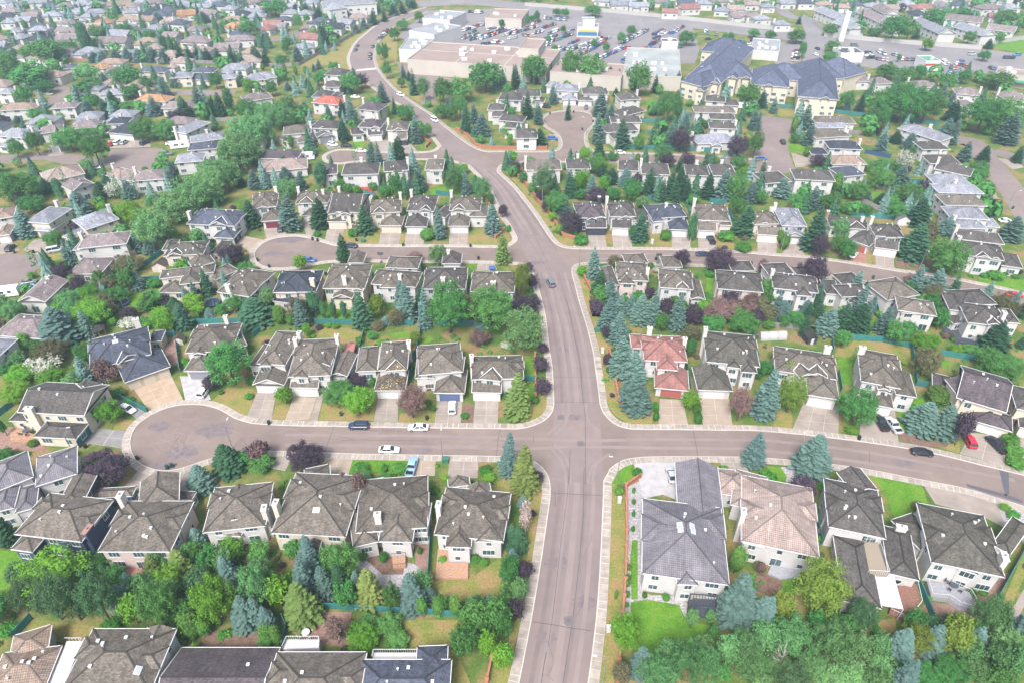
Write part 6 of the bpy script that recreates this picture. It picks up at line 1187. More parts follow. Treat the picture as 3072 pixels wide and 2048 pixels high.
for a in (('O',60,310,160,260,7,70),('O',270,222,352,182,6,70),('O',370,252,490,212,7,70),('O',390,160,590,178,12,80),('O',290,300,380,275,5,70),('O',210,310,300,322,4,20),('O',370,385,540,342,9,70),('O',380,398,460,390,4,70),('O',480,462,680,402,12,65),('O',500,432,640,432,6,65),('O',700,457,970,332,18,60),('O',880,522,1030,442,12,60),('O',1110,490,1170,462,4,60),('O',1080,535,1210,512,7,60),('O',1090,548,1200,545,5,60),('O',1100,372,1280,282,14,60),('O',1250,420,1380,432,4,80),('O',1370,345,1450,285,6,20),('O',1310,540,1350,522,2,20),('O',1060,412,1130,432,4,0),
          ('O',120,300,260,240,8,70),('O',430,300,520,265,6,70),('O',560,330,640,300,5,70),('O',700,420,900,330,12,60),('O',930,500,1050,430,9,60),('O',1180,330,1300,270,8,60),('O',20,250,120,215,7,70),('N',2000,330,2200,270,13,60),('N',1800,290,1990,245,11,60),('N',1850,332,2000,272,10,60),('N',1950,352,2150,292,14,60),('N',2100,262,2250,258,8,60),('N',2240,312,2352,282,7,60),('N',1880,262,2100,212,12,60),('N',2140,372,2240,378,5,60),('N',1730,302,1800,282,4,60),('N',1930,105,2050,112,8,80),('N',1135,345,1215,268,7,50),('O',1420,420,1440,380,2,60),('O',1560,270,1620,235,3,60)):
    car_row(*a)
for a in (('Q',345,430,330,545,7,5),('Q',1060,452,1130,482,4,80),('Q',1190,482,1230,487,2,80),('Q',975,462,1000,522,3,10),('Q',1640,540,1685,575,3,20),('Q',1700,600,1755,602,3,60),('Q',1680,640,1740,660,4,60),('Q',1790,540,1800,541,1,0),('Q',1970,572,1975,573,1,0),('Q',2190,512,2250,515,2,0),('Q',2290,487,2291,488,1,0),('Q',1890,480,1892,481,1,0),('Q',855,402,857,403,1,0),('Q',1550,640,1620,650,4,60),('O',1810,275,1830,300,2,80),('O',1910,305,1912,306,1,80),('O',1830,345,1850,347,1,10),('O',2120,372,2123,373,1,0),('O',2200,412,2240,355,4,0)):
    car_row(*a)
def camper(label, r, x, y, ang, L=7.5, name='motorhome', cat='motorhome', cab=True):
    o = thing(name, label, cat, P(r, x, y, .5).xy.to_3d(), R(ang)); b = MB(); h = L/2; b.box(-h, -1.2, .5, h-(.9 if cab else 0), 1.2, 3.0)
    if cab: b.box(h-.9, -1.1, .5, h+.5, 1.1, 1.5); b.box(h-.9, -1.15, 1.9, h-.1, 1.15, 3.0)
    b.build('body', PM['white'], o); w = MB(); w.box(-h*.6, -1.22, 1.6, -h*.1, -1.19, 2.3); w.build('window', M_carglass, o); w = MB(); w.box(h*.2, -1.22, 1.6, h*.5, -1.19, 2.3); w.build('window', M_carglass, o)
    s = MB(); s.box(-h+.02, -1.225, 1.2, h-1, -1.205, 1.35); s.build('stripe', PM['grey'], o); rv = MB(); rv.box(-.5,-.4,3.0,.5,.4,3.2); rv.build('roof_unit', M_vent, o)
    for sx in (-.5, .6): 
        for sy in (-1, 1): link('wheel', car_meshes('van', 'white')['wheel'], o, (h*sx, sy*1.05, .38))
camper('white motorhome parked along the big court', 'M', 1590, 1298, 18); camper('white caravan trailer at the camper court kerb', 'I', 70, 1130, 15, 6.5, 'caravan', 'caravan', False); camper('white caravan parked beside the far grey roofed house', 'O', 2170, 948, -6, 8, 'caravan', 'caravan', False)
camper('white motorhome parked at the bend court', 'N', 490, 1400, 10, 6.5)

# ------------------------------------------------------------------ fences and walls
FENCE = {}
def fence_kit(kind):
    if kind in FENCE: return FENCE[kind]
    if kind == 'teal': m, h, pw = mat('teal_fence_paint', (.035,.165,.165), .8, var=.2, scale=1.5, obj_var=.12), 1.75, .12
    elif kind == 'blue': m, h, pw = mat('blue_fence_paint', (.04,.10,.22), .8, var=.2, scale=1.5), 1.75, .12
    elif kind == 'grey': m, h, pw = mat('grey_fence_wood', (.34,.32,.31), .9, var=.2, scale=1.5, obj_var=.15), 1.8, .14
    elif kind == 'pale': m, h, pw = mat('pale_wall_concrete', (.52,.50,.49), .9, var=.06, scale=.5), 2.6, .4
    elif kind == 'wood': m, h, pw = mat('tan_fence_wood', (.42,.26,.18), .9, var=.2, scale=1.5), 1.7, .12
    else: m, h, pw = mat('red_brick_wall', (.50,.20,.13), .9, var=.22, scale=2.5, bump=.4, bscale=12), 1.3, .55
    p = MB()
    if kind in ('red', 'pale'):
        p.box(-.5, -.11, -.1, .5, .11, h-.12); p.box(-.5, -.17, h-.12, .5, .17, h)
    else:
        n = 14
        for i in range(n): x0 = -.5+i/n; p.box(x0+.003, -.012-.012*(i % 2), .06, x0+1/n-.003, .012, h-random.uniform(0, .03))
        p.box(-.5, .012, .35, .5, .05, .44); p.box(-.5, .012, h-.4, .5, .05, h-.31); p.box(-.5, -.05, h, .5, .06, h+.05)
    q = MB(); q.box(-pw/2, -pw/2, -.2, pw/2, pw/2, h+.12); q.box(-pw/2-.04, -pw/2-.04, h+.12, pw/2+.04, pw/2+.04, h+.18)
    FENCE[kind] = (p.mesh('panel', m), q.mesh('post', m), 2.5 if kind not in ('red', 'pale') else (3.4 if kind == 'red' else 5)); return FENCE[kind]
FENCES = []
def fence(kind, s):
    ps = pts(s); pm_, qm, L = fence_kit(kind); words = dict(teal='teal board fence', blue='blue board fence', grey='grey board fence', pale='pale concrete sound wall', wood='tan board fence', red='low red brick wall')[kind]
    root = link(words.replace(' ', '_'), None, None, ps[0]); root['category'] = 'wall' if kind in ('red', 'pale') else 'fence'; FENCES.append((root, kind, words, sum(ps, Vector())/len(ps)))
    first = True
    for a, b in zip(ps, ps[1:]):
        d = b-a; n = max(1, round(d.length/L)); ang = math.atan2(d.y, d.x)
        for k in range(n):
            c = a.lerp(b, (k+.5)/n)-ps[0]; link('panel', pm_, root, c, ang, (d.length/n, 1, 1))
            if first or k > 0 or True: link('post', qm, root, a.lerp(b, k/n)-ps[0], ang)
        first = False
    link('post', qm, root, ps[-1]-ps[0], ang)
for s in ('B 530 1025 800 1040 970 1052 1090 1060', 'B 1318 380 1292 830', 'B 1090 1060 1300 1070 1520 1090', 'A -60 985 75 1000 80 1010', 'A 240 1100 110 1240', 'B 240 1110 270 1180 240 1310', 'E 850 760 1262 960', 'E 640 645 850 730', 'E 1500 300 1545 610', 'E 1400 330 1500 300', 'E 1640 205 2100 200', 'E 2170 320 2230 270', 'F 560 205 720 208 880 212', 'F 980 290 905 570', 'F 1462 270 1375 685', 'F 1210 210 1400 220', 'F 1600 220 1760 224 1900 222',
          'H 800 340 1060 355 1312 410 1352 730 1450 745', 'H 1560 470 1860 520', 'H 1012 60 1040 215', 'H 630 370 642 450', 'H 685 630 712 790', 'H 2105 830 2200 620', 'D 1150 835 1275 1130', 'D 1640 1130 1936 600 2000 480', 'L 820 440 1220 470', 'L 1330 150 1540 160', 'K 1300 290 1400 290', 'K 1850 320 1990 330', 'K 1640 330 1668 440', 'K 2010 400 2050 500', 'O 390 705 750 740 1090 775', 'O 1600 835 1820 860', 'O 1130 1315 1500 1320 1950 1345', 'O 1300 1185 1450 1190', 'Q 190 950 600 990 1050 1040 1230 1060 1600 1110',
          'I 1200 930 1330 850 1450 760', 'I 1270 1020 1440 1005', 'G 205 690 300 692', 'G 1590 560 1625 770', 'L 960 1220 1000 1323', 'O 1630 1020 1830 1090', 'E 0 990 120 900', 'D 420 400 460 560', 'J 1000 250 1060 262', 'J 1640 250 1760 262', 'C 950 1420 930 1568', 'G 2160 310 2210 560', 'O 0 1170 120 1180', 'K 1890 1150 1960 1160', 'O 1250 1080 1460 1085'): fence('teal', s)
for s in ('L 715 235 800 275', 'Q 945 1355 1170 1400'): fence('blue', s)
for s in ('L 890 300 1100 410', 'N 430 585 700 430 1000 265 1200 180 1420 95', 'M 1500 555 1800 562 2080 570', 'M 1220 375 1380 380', 'Q 760 1180 1040 1200', 'M 1860 1075 2140 1075', 'N 60 580 230 590 370 585', 'H 20 232 300 250 420 268'): fence('grey', s)
for s in ('M 590 540 780 545', 'I 2070 420 2130 470', 'L 1450 850 1530 880'): fence('wood', s)
for s in ('O 220 55 900 108 1700 185 2352 262', 'Q 0 252 310 285', 'Q 590 325 1100 375 1970 440', 'Q 400 165 490 210 590 290', 'Q 2080 390 2400 345'): fence('pale', s)
for s in ('N 1820 1150 1920 1205 1985 1285 2070 1312 2352 1322', 'O 160 1322 410 1316', 'K 80 30 160 100 230 165 330 305 430 415 500 525', 'K 548 610 655 645', 'K 742 990 805 1115', 'G 932 440 988 710 1012 862 1060 900', 'C 1012 78 912 150 918 485 908 835 888 1085', 'G 300 480 305 830', 'C 875 1290 850 1568', 'B 1755 1400 1720 1568', 'J 2085 310 2125 370', 'J 2240 575 2165 640', 'N 1500 1215 1590 1270 1550 1310', 'C 75 930 60 1010'): fence('red', s)

# ------------------------------------------------------------------ street furniture and garden things
M_pole = mat('pole_steel', (.38,.37,.38), .5, metal=.3)
def lamp(r, x, y, xt, yt, armdir):
    b = P(r, x, y); top = ray_at_Y(r, xt, yt, b.y); h = min(max(top.z, 7), 11)
    m = MB(); m.cone((0,0,-.2), (0,0,h), .11, .06, 8); m.cone((0,0,-.2), (0,0,.5), .18, .16, 8); d = Vector((armdir[0], armdir[1], 0)).normalized()
    o = link('street_lamp', None, None, b); m.build('pole', M_pole, o); a = MB(); a.beam((0,0,h-.05), d*1.6+Vector((0,0,h+.25)), .07, .07); a.build('arm', M_pole, o)
    hd = MB(); hd.beam(d*1.5+Vector((0,0,h+.24)), d*2.3+Vector((0,0,h+.3)), .28, .16); hd.build('lamp_head', mat('lamp_head_paint', (.62,.62,.63), .5), o); LAMPS.append(o); o['category'] = 'street lamp'; o['group'] = 'street lamps of the estate'
LAMPS = []
for a in (('H',322,1418,402,1195,(.3,1)),('F',1650,1378,1632,1160,(0,1)),('E',1990,1268,1943,1125,(0,1)),('L',1425,912,1508,730,(-.3,-1)),('C',745,1565,770,1375,(-1,0)),('K',370,400,380,175,(-1,-.5)),('K',697,885,704,765,(-1,0)),('J',2138,640,2133,470,(1,0)),('G',1000,1540,1025,1380,(-1,0)),('K',1360,690,1365,540,(0,-1)),('J',940,660,930,545,(0,-1)),('L',2190,395,2285,220,(1,0)),('L',205,755,240,590,(0,-1)),('N',1500,870,1495,700,(-1,-.5)),('N',1650,1040,1650,850,(-1,-.5)),('O',760,1190,770,1040,(-1,0)),('Q',2090,820,2110,775,(-1,0)),('O',975,450,975,330,(1,0)),('O',620,385,620,280,(1,0)),('O',212,330,212,240,(1,0)),('O',1200,290,1200,180,(1,0)),('N',2030,310,2030,230,(1,0)),('O',1050,215,1050,60,(1,0)),('O',1325,160,1325,60,(0,-1)),('Q',240,120,250,40,(1,0)),('E',620,1290,590,1180,(1,0))): lamp(*a)
M_bin = mat('bin_plastic', (.02,.075,.06), .6); bn = MB(); bn.box(-.26,-.3,.08,.26,.3,.95); bn.box(-.3,-.36,.95,.3,.34,1.05); bn.cone((-.3,.28,.1),(.3,.28,.1),.1,.1,8); BIN = bn.mesh('wheelie_bin', M_bin)
bn = MB(); bn.box(-.27,-.31,.08,.27,.31,.95); bn.box(-.31,-.37,.95,.31,.35,1.05); bn.cone((-.3,.28,.1),(.3,.28,.1),.1,.1,8); BINK = bn.mesh('wheelie_bin', mat('bin_black', (.03,.032,.035), .6))
BINS = []
for a in ('E 1180 1362', 'E 1435 1440', 'E 1475 1425', 'F 165 1060', 'F 780 985', 'J 553 650', 'J 598 660', 'J 1352 705', 'J 1945 712', 'J 2015 820', 'J 172 892', 'K 1375 825', 'K 2213 868', 'L 1018 990', 'L 1712 1115', 'H 865 1190', 'H 1975 1140', 'G 830 262', 'J 70 835', 'O 440 1010', 'O 648 995', 'O 820 1080', 'O 725 1150', 'I 130 765', 'I 300 765', 'L 2250 375', 'K 1342 680', 'E 735 1260', 'J 1305 580', 'L 145 655', 'F 1515 1020', 'L 1480 920', 'J 995 665', 'J 940 660'):
    p = pts(a)[0]; o = link('wheelie_bin', BIN if len(BINS) % 3 else BINK, None, p+Vector((0,0,.05)), random.uniform(0, 6.28)); o['category'] = 'bin'; o['group'] = 'wheelie bins put out in the streets'; BINS.append(o)
ub = MB(); ub.box(-.7,-.5,0,.7,.5,1.1); ub.box(-.75,-.55,1.1,.75,.55,1.18); UB = ub.mesh('utility_box', mat('utility_green', (.06,.22,.15), .6)); ub = MB(); ub.box(-.35,-.3,0,.35,.3,1.5); ub.box(-.4,-.35,1.5,.4,.35,1.56); MBX = ub.mesh('mailbox', M_vent)
UTIL = []
for s, me, nm_, w in (('G 832 270', UB, 'utility_box', 'green utility box on the avenue verge'), ('L 1480 925', UB, 'utility_box', 'green utility box by the conifers of the upper street'), ('J 998 668', UB, 'utility_box', 'green utility box beside the second cul-de-sac'), ('C 785 1190', MBX, 'mailbox', 'white community mailbox on the near avenue verge'), ('G 875 450', MBX, 'mailbox', 'white mailbox by the spruce row on the avenue'), ('C 865 255', MBX, 'utility_box', 'pale utility box on the avenue verge'), ('N 1230 440', UB, 'utility_box', 'green utility box by the shop block'), ('F 1670 1378', UB, 'utility_box', 'teal box at the foot of the street lamp'), ('K 1340 680', MBX, 'mailbox', 'small white post by the dry front lawn')):
    o = link(nm_, me, None, pts(s)[0], random.uniform(-.2, .2)); tag(o, w, 'utility box' if me is UB else 'mailbox')
# timber decks
def deck(label, s, z, m, rail=None, boards=True):
    ps = pts(s, z); c = sum(ps, Vector())/len(ps); c.z = 0; o = thing('deck', label, 'deck', c); fl = flat('deck_frame', [p-c for p in ps], z, m, o, False)
    xs = [p.x-c.x for p in ps]; ys = [p.y-c.y for p in ps]
    sk = MB()
    for a, b in zip(ps, ps[1:]+ps[:1]): sk.face([a-c-Vector((0,0,z)), b-c-Vector((0,0,z)), b-c, a-c])
    sk.build('skirt', m, o)
    if boards:   # boards clipped to the outline, joined: each a few pixels wide
        bd = MB(); x = min(xs)
        poly = [(p.x-c.x, p.y-c.y) for p in ps]
        while x < max(xs):
            hits = []
            for (x0, y0), (x1, y1) in zip(poly, poly[1:]+poly[:1]):
                if (x0-x-.06)*(x1-x-.06) < 0: hits.append(y0+(y1-y0)*(x+.06-x0)/(x1-x0))
            hits.sort()
            for a, b in zip(hits[::2], hits[1::2]): bd.box(x, a+.02, z+.004, x+.125, b-.02, z+.03)
            x += .145
        bo = bd.build('boards', m, o); bo['kind'] = 'stuff'
    if rail:
        rb = MB()
        for a, b in zip(ps, ps[1:]):
            n = max(1, int((b-a).length/1.5))
            rb.beam(a-c+Vector((0,0,1)), b-c+Vector((0,0,1)), .07, .06)
            for k in range(n*5): p = a.lerp(b, k/(n*5))-c; rb.beam(p+Vector((0,0,.05)), p+Vector((0,0,1)), .035, .035)
        rb.build('railing', rail, o)
    return o
M_salm = mat('salmon_boards', (.55,.33,.22), .8, var=.25, scale=4); M_gdeck = mat('grey_boards', (.42,.42,.46), .7, var=.12, scale=3); M_ddeck = mat('dark_boards', (.09,.10,.13), .7); M_rdeck = mat('red_boards', (.33,.17,.13), .8, var=.2, scale=3); M_pdeck = mat('pink_boards', (.60,.25,.24), .8); M_wdeck = mat('white_deck', (.72,.70,.70), .7)
deck('salmon timber deck behind the timber deck house', 'B 1365 590 1445 595 1445 692 1585 692 1582 808 1345 805', .5, M_salm)
deck('pale timber deck beside the teal garage house', 'E 90 1195 90 1130 150 1090 330 1160 340 1200', .6, M_salm)
deck('wide grey deck with white railing at the grey deck house', 'D 1230 830 1262 940 1390 950 1460 1000 1560 1030 1580 980 1540 910 1400 850', 1.2, M_gdeck, M_white)
deck('red brown deck with white railing beside the white awning', 'D 1010 870 1150 840 1185 990 1090 1110 960 1050', .9, M_rdeck, M_white)
deck('blush paved patio deck with grill behind the blush house', 'A 780 790 830 700 1060 700 1040 790 980 825 800 820', .4, M_pdeck, None, False)
deck('pink painted rear deck of the two chimney house', 'F 805 445 830 375 905 372 880 465', 2.4, M_pdeck, M_pdeck)
deck('dark deck under a pergola behind the grey tile corner house', 'C 1370 960 1600 960 1600 1090 1370 1070', .7, M_ddeck)
deck('small brown deck with stairs in the rock garden', 'B 1030 650 1130 640 1130 720 1040 730', .7, M_salm, M_rdeck)
deck('red deck behind a big white house near the tall poplar', 'J 965 205 990 175 1090 170 1085 205', .8, mat('bright_red_boards', (.55,.10,.08), .8))
deck('grey patio deck behind the blush tile house', 'D 75 770 110 690 310 720 310 800 170 810', .4, M_gdeck, None, False)
deck('walled roof terrace of white planks by the skylight house', 'A 690 1265 720 1200 965 1200 950 1265', 3.0, M_wdeck, M_white, False)
deck('long white upper balcony beside the tan tile house', 'A 330 1600 450 1600 605 1262 485 1262', 3.0, M_wdeck, M_white, False)
deck('tan roof terrace with white railing on the white awning house', 'D 800 770 950 780 875 545 765 545', 4.1, mat('tan_membrane', (.36,.30,.23), .9), M_white, False)
deck('white rear balcony of the slate turret house', 'B 890 1392 900 1345 1230 1345 1200 1392', 3.4, M_wdeck, M_white, False)
deck('glazed balcony with potted plants behind the cross chimney cap house', 'B 240 1320 270 1250 505 1250 500 1310', 2.6, M_wdeck, M_white, False)
deck('dark timber rear deck of the red car house', 'H 1590 260 1650 210 1870 360 1700 360', .8, M_ddeck, M_ddeck)
# pergola
pg = thing('pergola', 'dark slatted pergola over the deck behind the grey tile corner house', 'pergola', P('C', 1490, 1060)); ps = [P('C', *q, z=3.0)-pg.location for q in ((1385, 915), (1600, 930), (1595, 1020), (1380, 1010))]
for q in ps: m = MB(); m.beam(Vector((q.x, q.y, 0)), q, .15, .15, 0, Vector((0,1,0))); m.build('post', M_ddeck, pg)
for k in range(11): m = MB(); m.beam(ps[0].lerp(ps[1], k/10), ps[3].lerp(ps[2], k/10), .09, .18); m.build('slat', M_ddeck, pg)
for a, b in ((0, 1), (3, 2)): m = MB(); m.beam(ps[a]-Vector((0,0,.2)), ps[b]-Vector((0,0,.2)), .12, .2); m.build('beam', M_ddeck, pg)
# white awning over the terrace
ps = pts('D 830 792 990 782 1060 1030 895 1002', 3.3); c = sum(ps, Vector())/4; c.z = 0; aw = thing('awning', 'large plain white awning sheet over a rear terrace', 'awning', c); m = MB(); m.face([p-c for p in ps][::-1]); m.face([p-c-Vector((0,0,.06)) for p in ps]); m.build('awning_sheet', M_white, aw)
for p in ps: m = MB(); m.beam(Vector((p.x, p.y, 0))-c, p-c, .1, .1, 0, Vector((0,1,0))); m.build('post', M_white, aw)
# trampolines, sheds, greenhouse, gazebo, hoops, patio furniture, grill
def trampoline(lab, s):
    o = thing('trampoline', lab, 'trampoline', pts(s)[0]); m = MB(); m.cone((0,0,.75), (0,0,.8), 2.0, 2.0, 24); m.build('mat', mat('tramp_mat', (.03,.05,.09), .7), o); r_ = MB()
    for k in range(24): a, b = 6.283*k/24, 6.283*(k+1)/24; r_.beam((2.05*math.cos(a), 2.05*math.sin(a), .8), (2.05*math.cos(b), 2.05*math.sin(b), .8), .16, .1)
    r_.build('rim', mat('tramp_rim', (.08,.18,.40), .6), o)
    for k in range(6): a = 6.283*k/6; q = MB(); q.cone((2.1*math.cos(a), 2.1*math.sin(a), 0), (2.1*math.cos(a), 2.1*math.sin(a), 2.5), .04, .04, 6); q.build('pole', M_pole, o)
trampoline('blue trampoline in the corner garden beside the trampoline house', 'I 1880 1215'); trampoline('trampoline half hidden in the wide lawn garden', 'I 1080 1215')
def shed(lab, s, w, d, h, rz, wm, rm, name='shed'):
    o = thing(name, lab, name.replace('_', ' '), pts(s)[0], R(rz)); b = MB(); b.box(-w/2,-d/2,0,w/2,d/2,h); b.face([(-w/2,-d/2,h),(w/2,-d/2,h),(0,-d/2,h+w*.3)]); b.face([(w/2,d/2,h),(-w/2,d/2,h),(0,d/2,h+w*.3)]); b.build('wall', wm, o)
    for sx in (-1, 1): r_ = MB(); r_.beam((sx*(w/2+.15)*.5, -d/2-.15, h+w*.15), (sx*(w/2+.15)*.5, d/2+.15, h+w*.15), 0.06, math.hypot(w/2+.3, w*.32), 0, Vector((sx*.53, 0, .85)).cross(Vector((0,1,0)))); r_.build('roof', rm, o)
    q = MB(); q.box(-.4,-d/2-.03,0,.4,-d/2,1.8); q.build('door', M_frame, o)
shed('small dark garden shed beside the white poly tunnel', 'H 440 350', 2.6, 3, 2, 8, WM['char'], RM['dark']); shed('small brown playhouse shed beside the maple fronted house', 'E 1545 365', 2.2, 2.2, 1.8, 5, WM['beige'], RM['brown']); shed('white garden shed by the tall cream chimney house', 'J 1085 290', 2.4, 2.4, 2, 0, WM['white'], RM['light']); shed('grey roofed garden shed behind the tall slim chimney house', 'L 1270 505', 4, 3, 2.2, -8, WM['white'], RM['light']); shed('brown shed in the dry wedge shaped yard', 'I 1435 910', 4.4, 3.5, 2, 0, WM['pink'], RM['brown'])
gh = thing('poly_tunnel', 'white arched poly tunnel in the garden behind the sweeping roof house', 'poly tunnel', P('H', 125, 320), R(4)); m = MB()
for k in range(10):
    a, b = math.pi*k/10, math.pi*(k+1)/10; m.face([(-3.6,-1.3*math.cos(a),1.9*math.sin(a)),(-3.6,-1.3*math.cos(b),1.9*math.sin(b)),(3.6,-1.3*math.cos(b),1.9*math.sin(b)),(3.6,-1.3*math.cos(a),1.9*math.sin(a))][::-1])
for sx in (-3.6, 3.6): m.face([(sx,-1.3*math.cos(math.pi*k/10),1.9*math.sin(math.pi*k/10)) for k in range(11)])
m.build('cover', M_wdrive, gh)
for sx in (-3.65, -1.2, 1.2, 3.65):
    m = MB()
    for k in range(10): a, b = math.pi*k/10, math.pi*(k+1)/10; m.beam((sx,-1.33*math.cos(a),1.93*math.sin(a)), (sx,-1.33*math.cos(b),1.93*math.sin(b)), .06, .06)
    m.build('hoop', M_pole, gh)
gz = thing('gazebo', 'open timber gazebo with mossy roof behind the slate triple garage house', 'gazebo', P('E', 860, 300))
for k in range(6): a = 6.283*k/6; m = MB(); m.beam((1.6*math.cos(a),1.6*math.sin(a),0), (1.6*math.cos(a),1.6*math.sin(a),2.3), .12, .12, 0, Vector((0,1,0))); m.build('post', M_deckw, gz)
m = MB(); m.cone((0,0,2.3), (0,0,3.4), 2.1, .05, 6); m.build('roof', RM['oliv'], gz)
def hoop(lab, s, rz):
    o = thing('basketball_hoop', lab, 'basketball hoop', pts(s)[0], R(rz)); m = MB(); m.cone((0,0,0), (0,0,3.2), .06, .06, 6); m.box(-.4,-.4,0,.4,.4,.2); m.build('pole', M_ddeck, o); m = MB(); m.box(-.9,-.35,2.8,.9,-.3,3.8); m.build('backboard', mat('backboard', (.12,.12,.13), .5), o); m = MB()
    for k in range(10): a, b = 6.283*k/10, 6.283*(k+1)/10; m.beam((.25*math.cos(a),-.62+.25*math.sin(a),3.0), (.25*math.cos(b),-.62+.25*math.sin(b),3.0), .03, .03)
    m.build('rim', M_redp, o)
hoop('basketball hoop beside the low side garage house', 'K 1390 855', 0); hoop('basketball hoop at the kerb behind the gabled rear wing house', 'J 1160 845', 0)
gr = thing('grill', 'black covered barbecue grill on the blush patio', 'grill', P('A', 840, 810, .4), R(-8)); m = MB(); m.box(-.8,-.35,0,.8,.35,.95); m.build('cart', M_ddeck, gr); m = MB(); m.cone((-.75,0,.95), (.75,0,.95), .36, .36, 12); m.build('lid', M_tyre, gr)
def patio(lab, s, z=.05, col=M_gdeck):
    o = thing('patio_set', lab, 'patio set', pts(s)[0]+Vector((0,0,z))); m = MB(); m.cone((0,0,.7), (0,0,.75), .7, .7, 16); m.cone((0,0,0), (0,0,.7), .06, .06, 6); m.build('table', col, o)
    for k in range(4):
        a = .6+1.57*k; c_ = link('chair', None, o, (1.25*math.cos(a), 1.25*math.sin(a), 0), a); m = MB(); m.box(-.25,-.25,.38,.25,.25,.45); m.build('seat', col, c_); m = MB(); m.box(.2,-.25,.45,.27,.25,.95); m.build('backrest', col, c_)
        lg = MB()
        for sx in (-.22, .22):
            for sy in (-.22, .22): lg.box(sx-.02, sy-.02, 0, sx+.02, sy+.02, .38)
        lg.build('leg_frame', col, c_)
patio('grey patio table and chairs on the round bed by the slate triple garage house', 'E 660 570'); patio('dark patio set on the wide grey deck', 'D 1400 900', 1.22, M_ddeck); patio('white patio set in the red paved garden', 'B 410 1215', .05, M_white); patio('dark patio set on the teal garage house deck', 'E 240 1150', .65, M_ddeck)
for s, lab in (('C 1310 410', 0), ('C 1310 455', 0), ('C 1400 420', 0), ('C 1400 465', 0)): pass
# skylights
def skylight(lab, r, x, y, z, w, d, rz, hi):
    h = HOUSES[hi]; 
SK = [('grey tile corner house', (('C',1305,422),('C',1312,452),('C',1393,430),('C',1400,462))), ('skylight house', (('A',1000,1475),)), ('blush house with grill patio', ()), ('octagonal bay house', (('B',482,312),)), ('slate triple garage house', (('E',985,355),))]
for nm_, ks in SK:
    h = next(x for x in HOUSES if x['short'] == nm_); root = next(o for o in THINGS if o['label'] == h['label']); F = []
    vv = []; ff = []
    for b in h['B'][:2]:
        for f in roof_faces(b, .46)[0]: ff.append(list(range(len(vv), len(vv)+len(f)))); vv.extend(f)
    bt = BVHTree.FromPolygons(vv, ff)
    for (r, x, y) in ks:
        d = ray(r, x, y).normalized(); hit, n_, _, _ = bt.ray_cast(Vector((0,0,CAMH)), d)
        if hit is None: continue
        if n_.z < 0: n_ = -n_
        t = Vector((0,0,1)).cross(n_).normalized(); s_ = n_.cross(t); M4 = Matrix((t, s_, n_)).transposed().to_4x4()
        q = MB(); q.box(-.65,-.5,-.05,.65,.5,.14, 0, M4); q.box(-.55,-.4,.14,.55,.4,.17, 1, M4); o = q.build('skylight', [M_white, mat('skylight_pane', (.55,.60,.66), .15, spec=.6)], root); o.location = hit-root.location
# ------------------------------------------------------------------ yard shrubs and far woods
def in_poly(p, poly):
    c = False; n = len(poly); j = n-1
    for i in range(n):
        a, b = poly[i], poly[j]
        if (a.y > p.y) != (b.y > p.y) and p.x < (b.x-a.x)*(p.y-a.y)/(b.y-a.y)+a.x: c = not c
        j = i
    return c
LP = [[v.to_2d() for v in pts(s)] for k, s in LAWNS if k in ('lawn', 'dry', 'gravel', 'paver')]
BB = [(min(q.x for q in r), max(q.x for q in r), min(q.y for q in r), max(q.y for q in r), r) for r in ROADS+DRIVES+LP]
def free(p, rad):
    for x0, x1, y0, y1, r in BB:
        if x0-rad < p.x < x1+rad and y0-rad < p.y < y1+rad:
            if in_poly(p, r) or any(in_poly(p+Vector((math.cos(a)*(rad+1.6), math.sin(a)*(rad+1.6))), r) for a in (0, 1.57, 3.14, 4.71)): return False
    for h in HOUSES:
        if (h['c']-p).length < 40 and any(inside(b, p, rad*.6) for b in h['B']): return False
    return True
random.seed(5); nsh = 0; tries = 0
nearh = [h for h in HOUSES if h['det'] == 2 and h['short'] != 'seniors residence']
while nsh < 230 and tries < 4000:
    tries += 1; h = random.choice(nearh); a = random.uniform(0, 6.28); p = h['c']+Vector((math.cos(a), math.sin(a)))*random.uniform(h['r']*.8, h['r']+9); rad = random.uniform(.5, 1.15)
    if free(p, rad) and all((t['pos']-p).length > t['rad']*.7+rad*.7 for t in TREES):
        place_tree(random.choice('bbbbnldlur'), p.to_3d(), rad, rad*random.uniform(1.2, 2.2)); nsh += 1
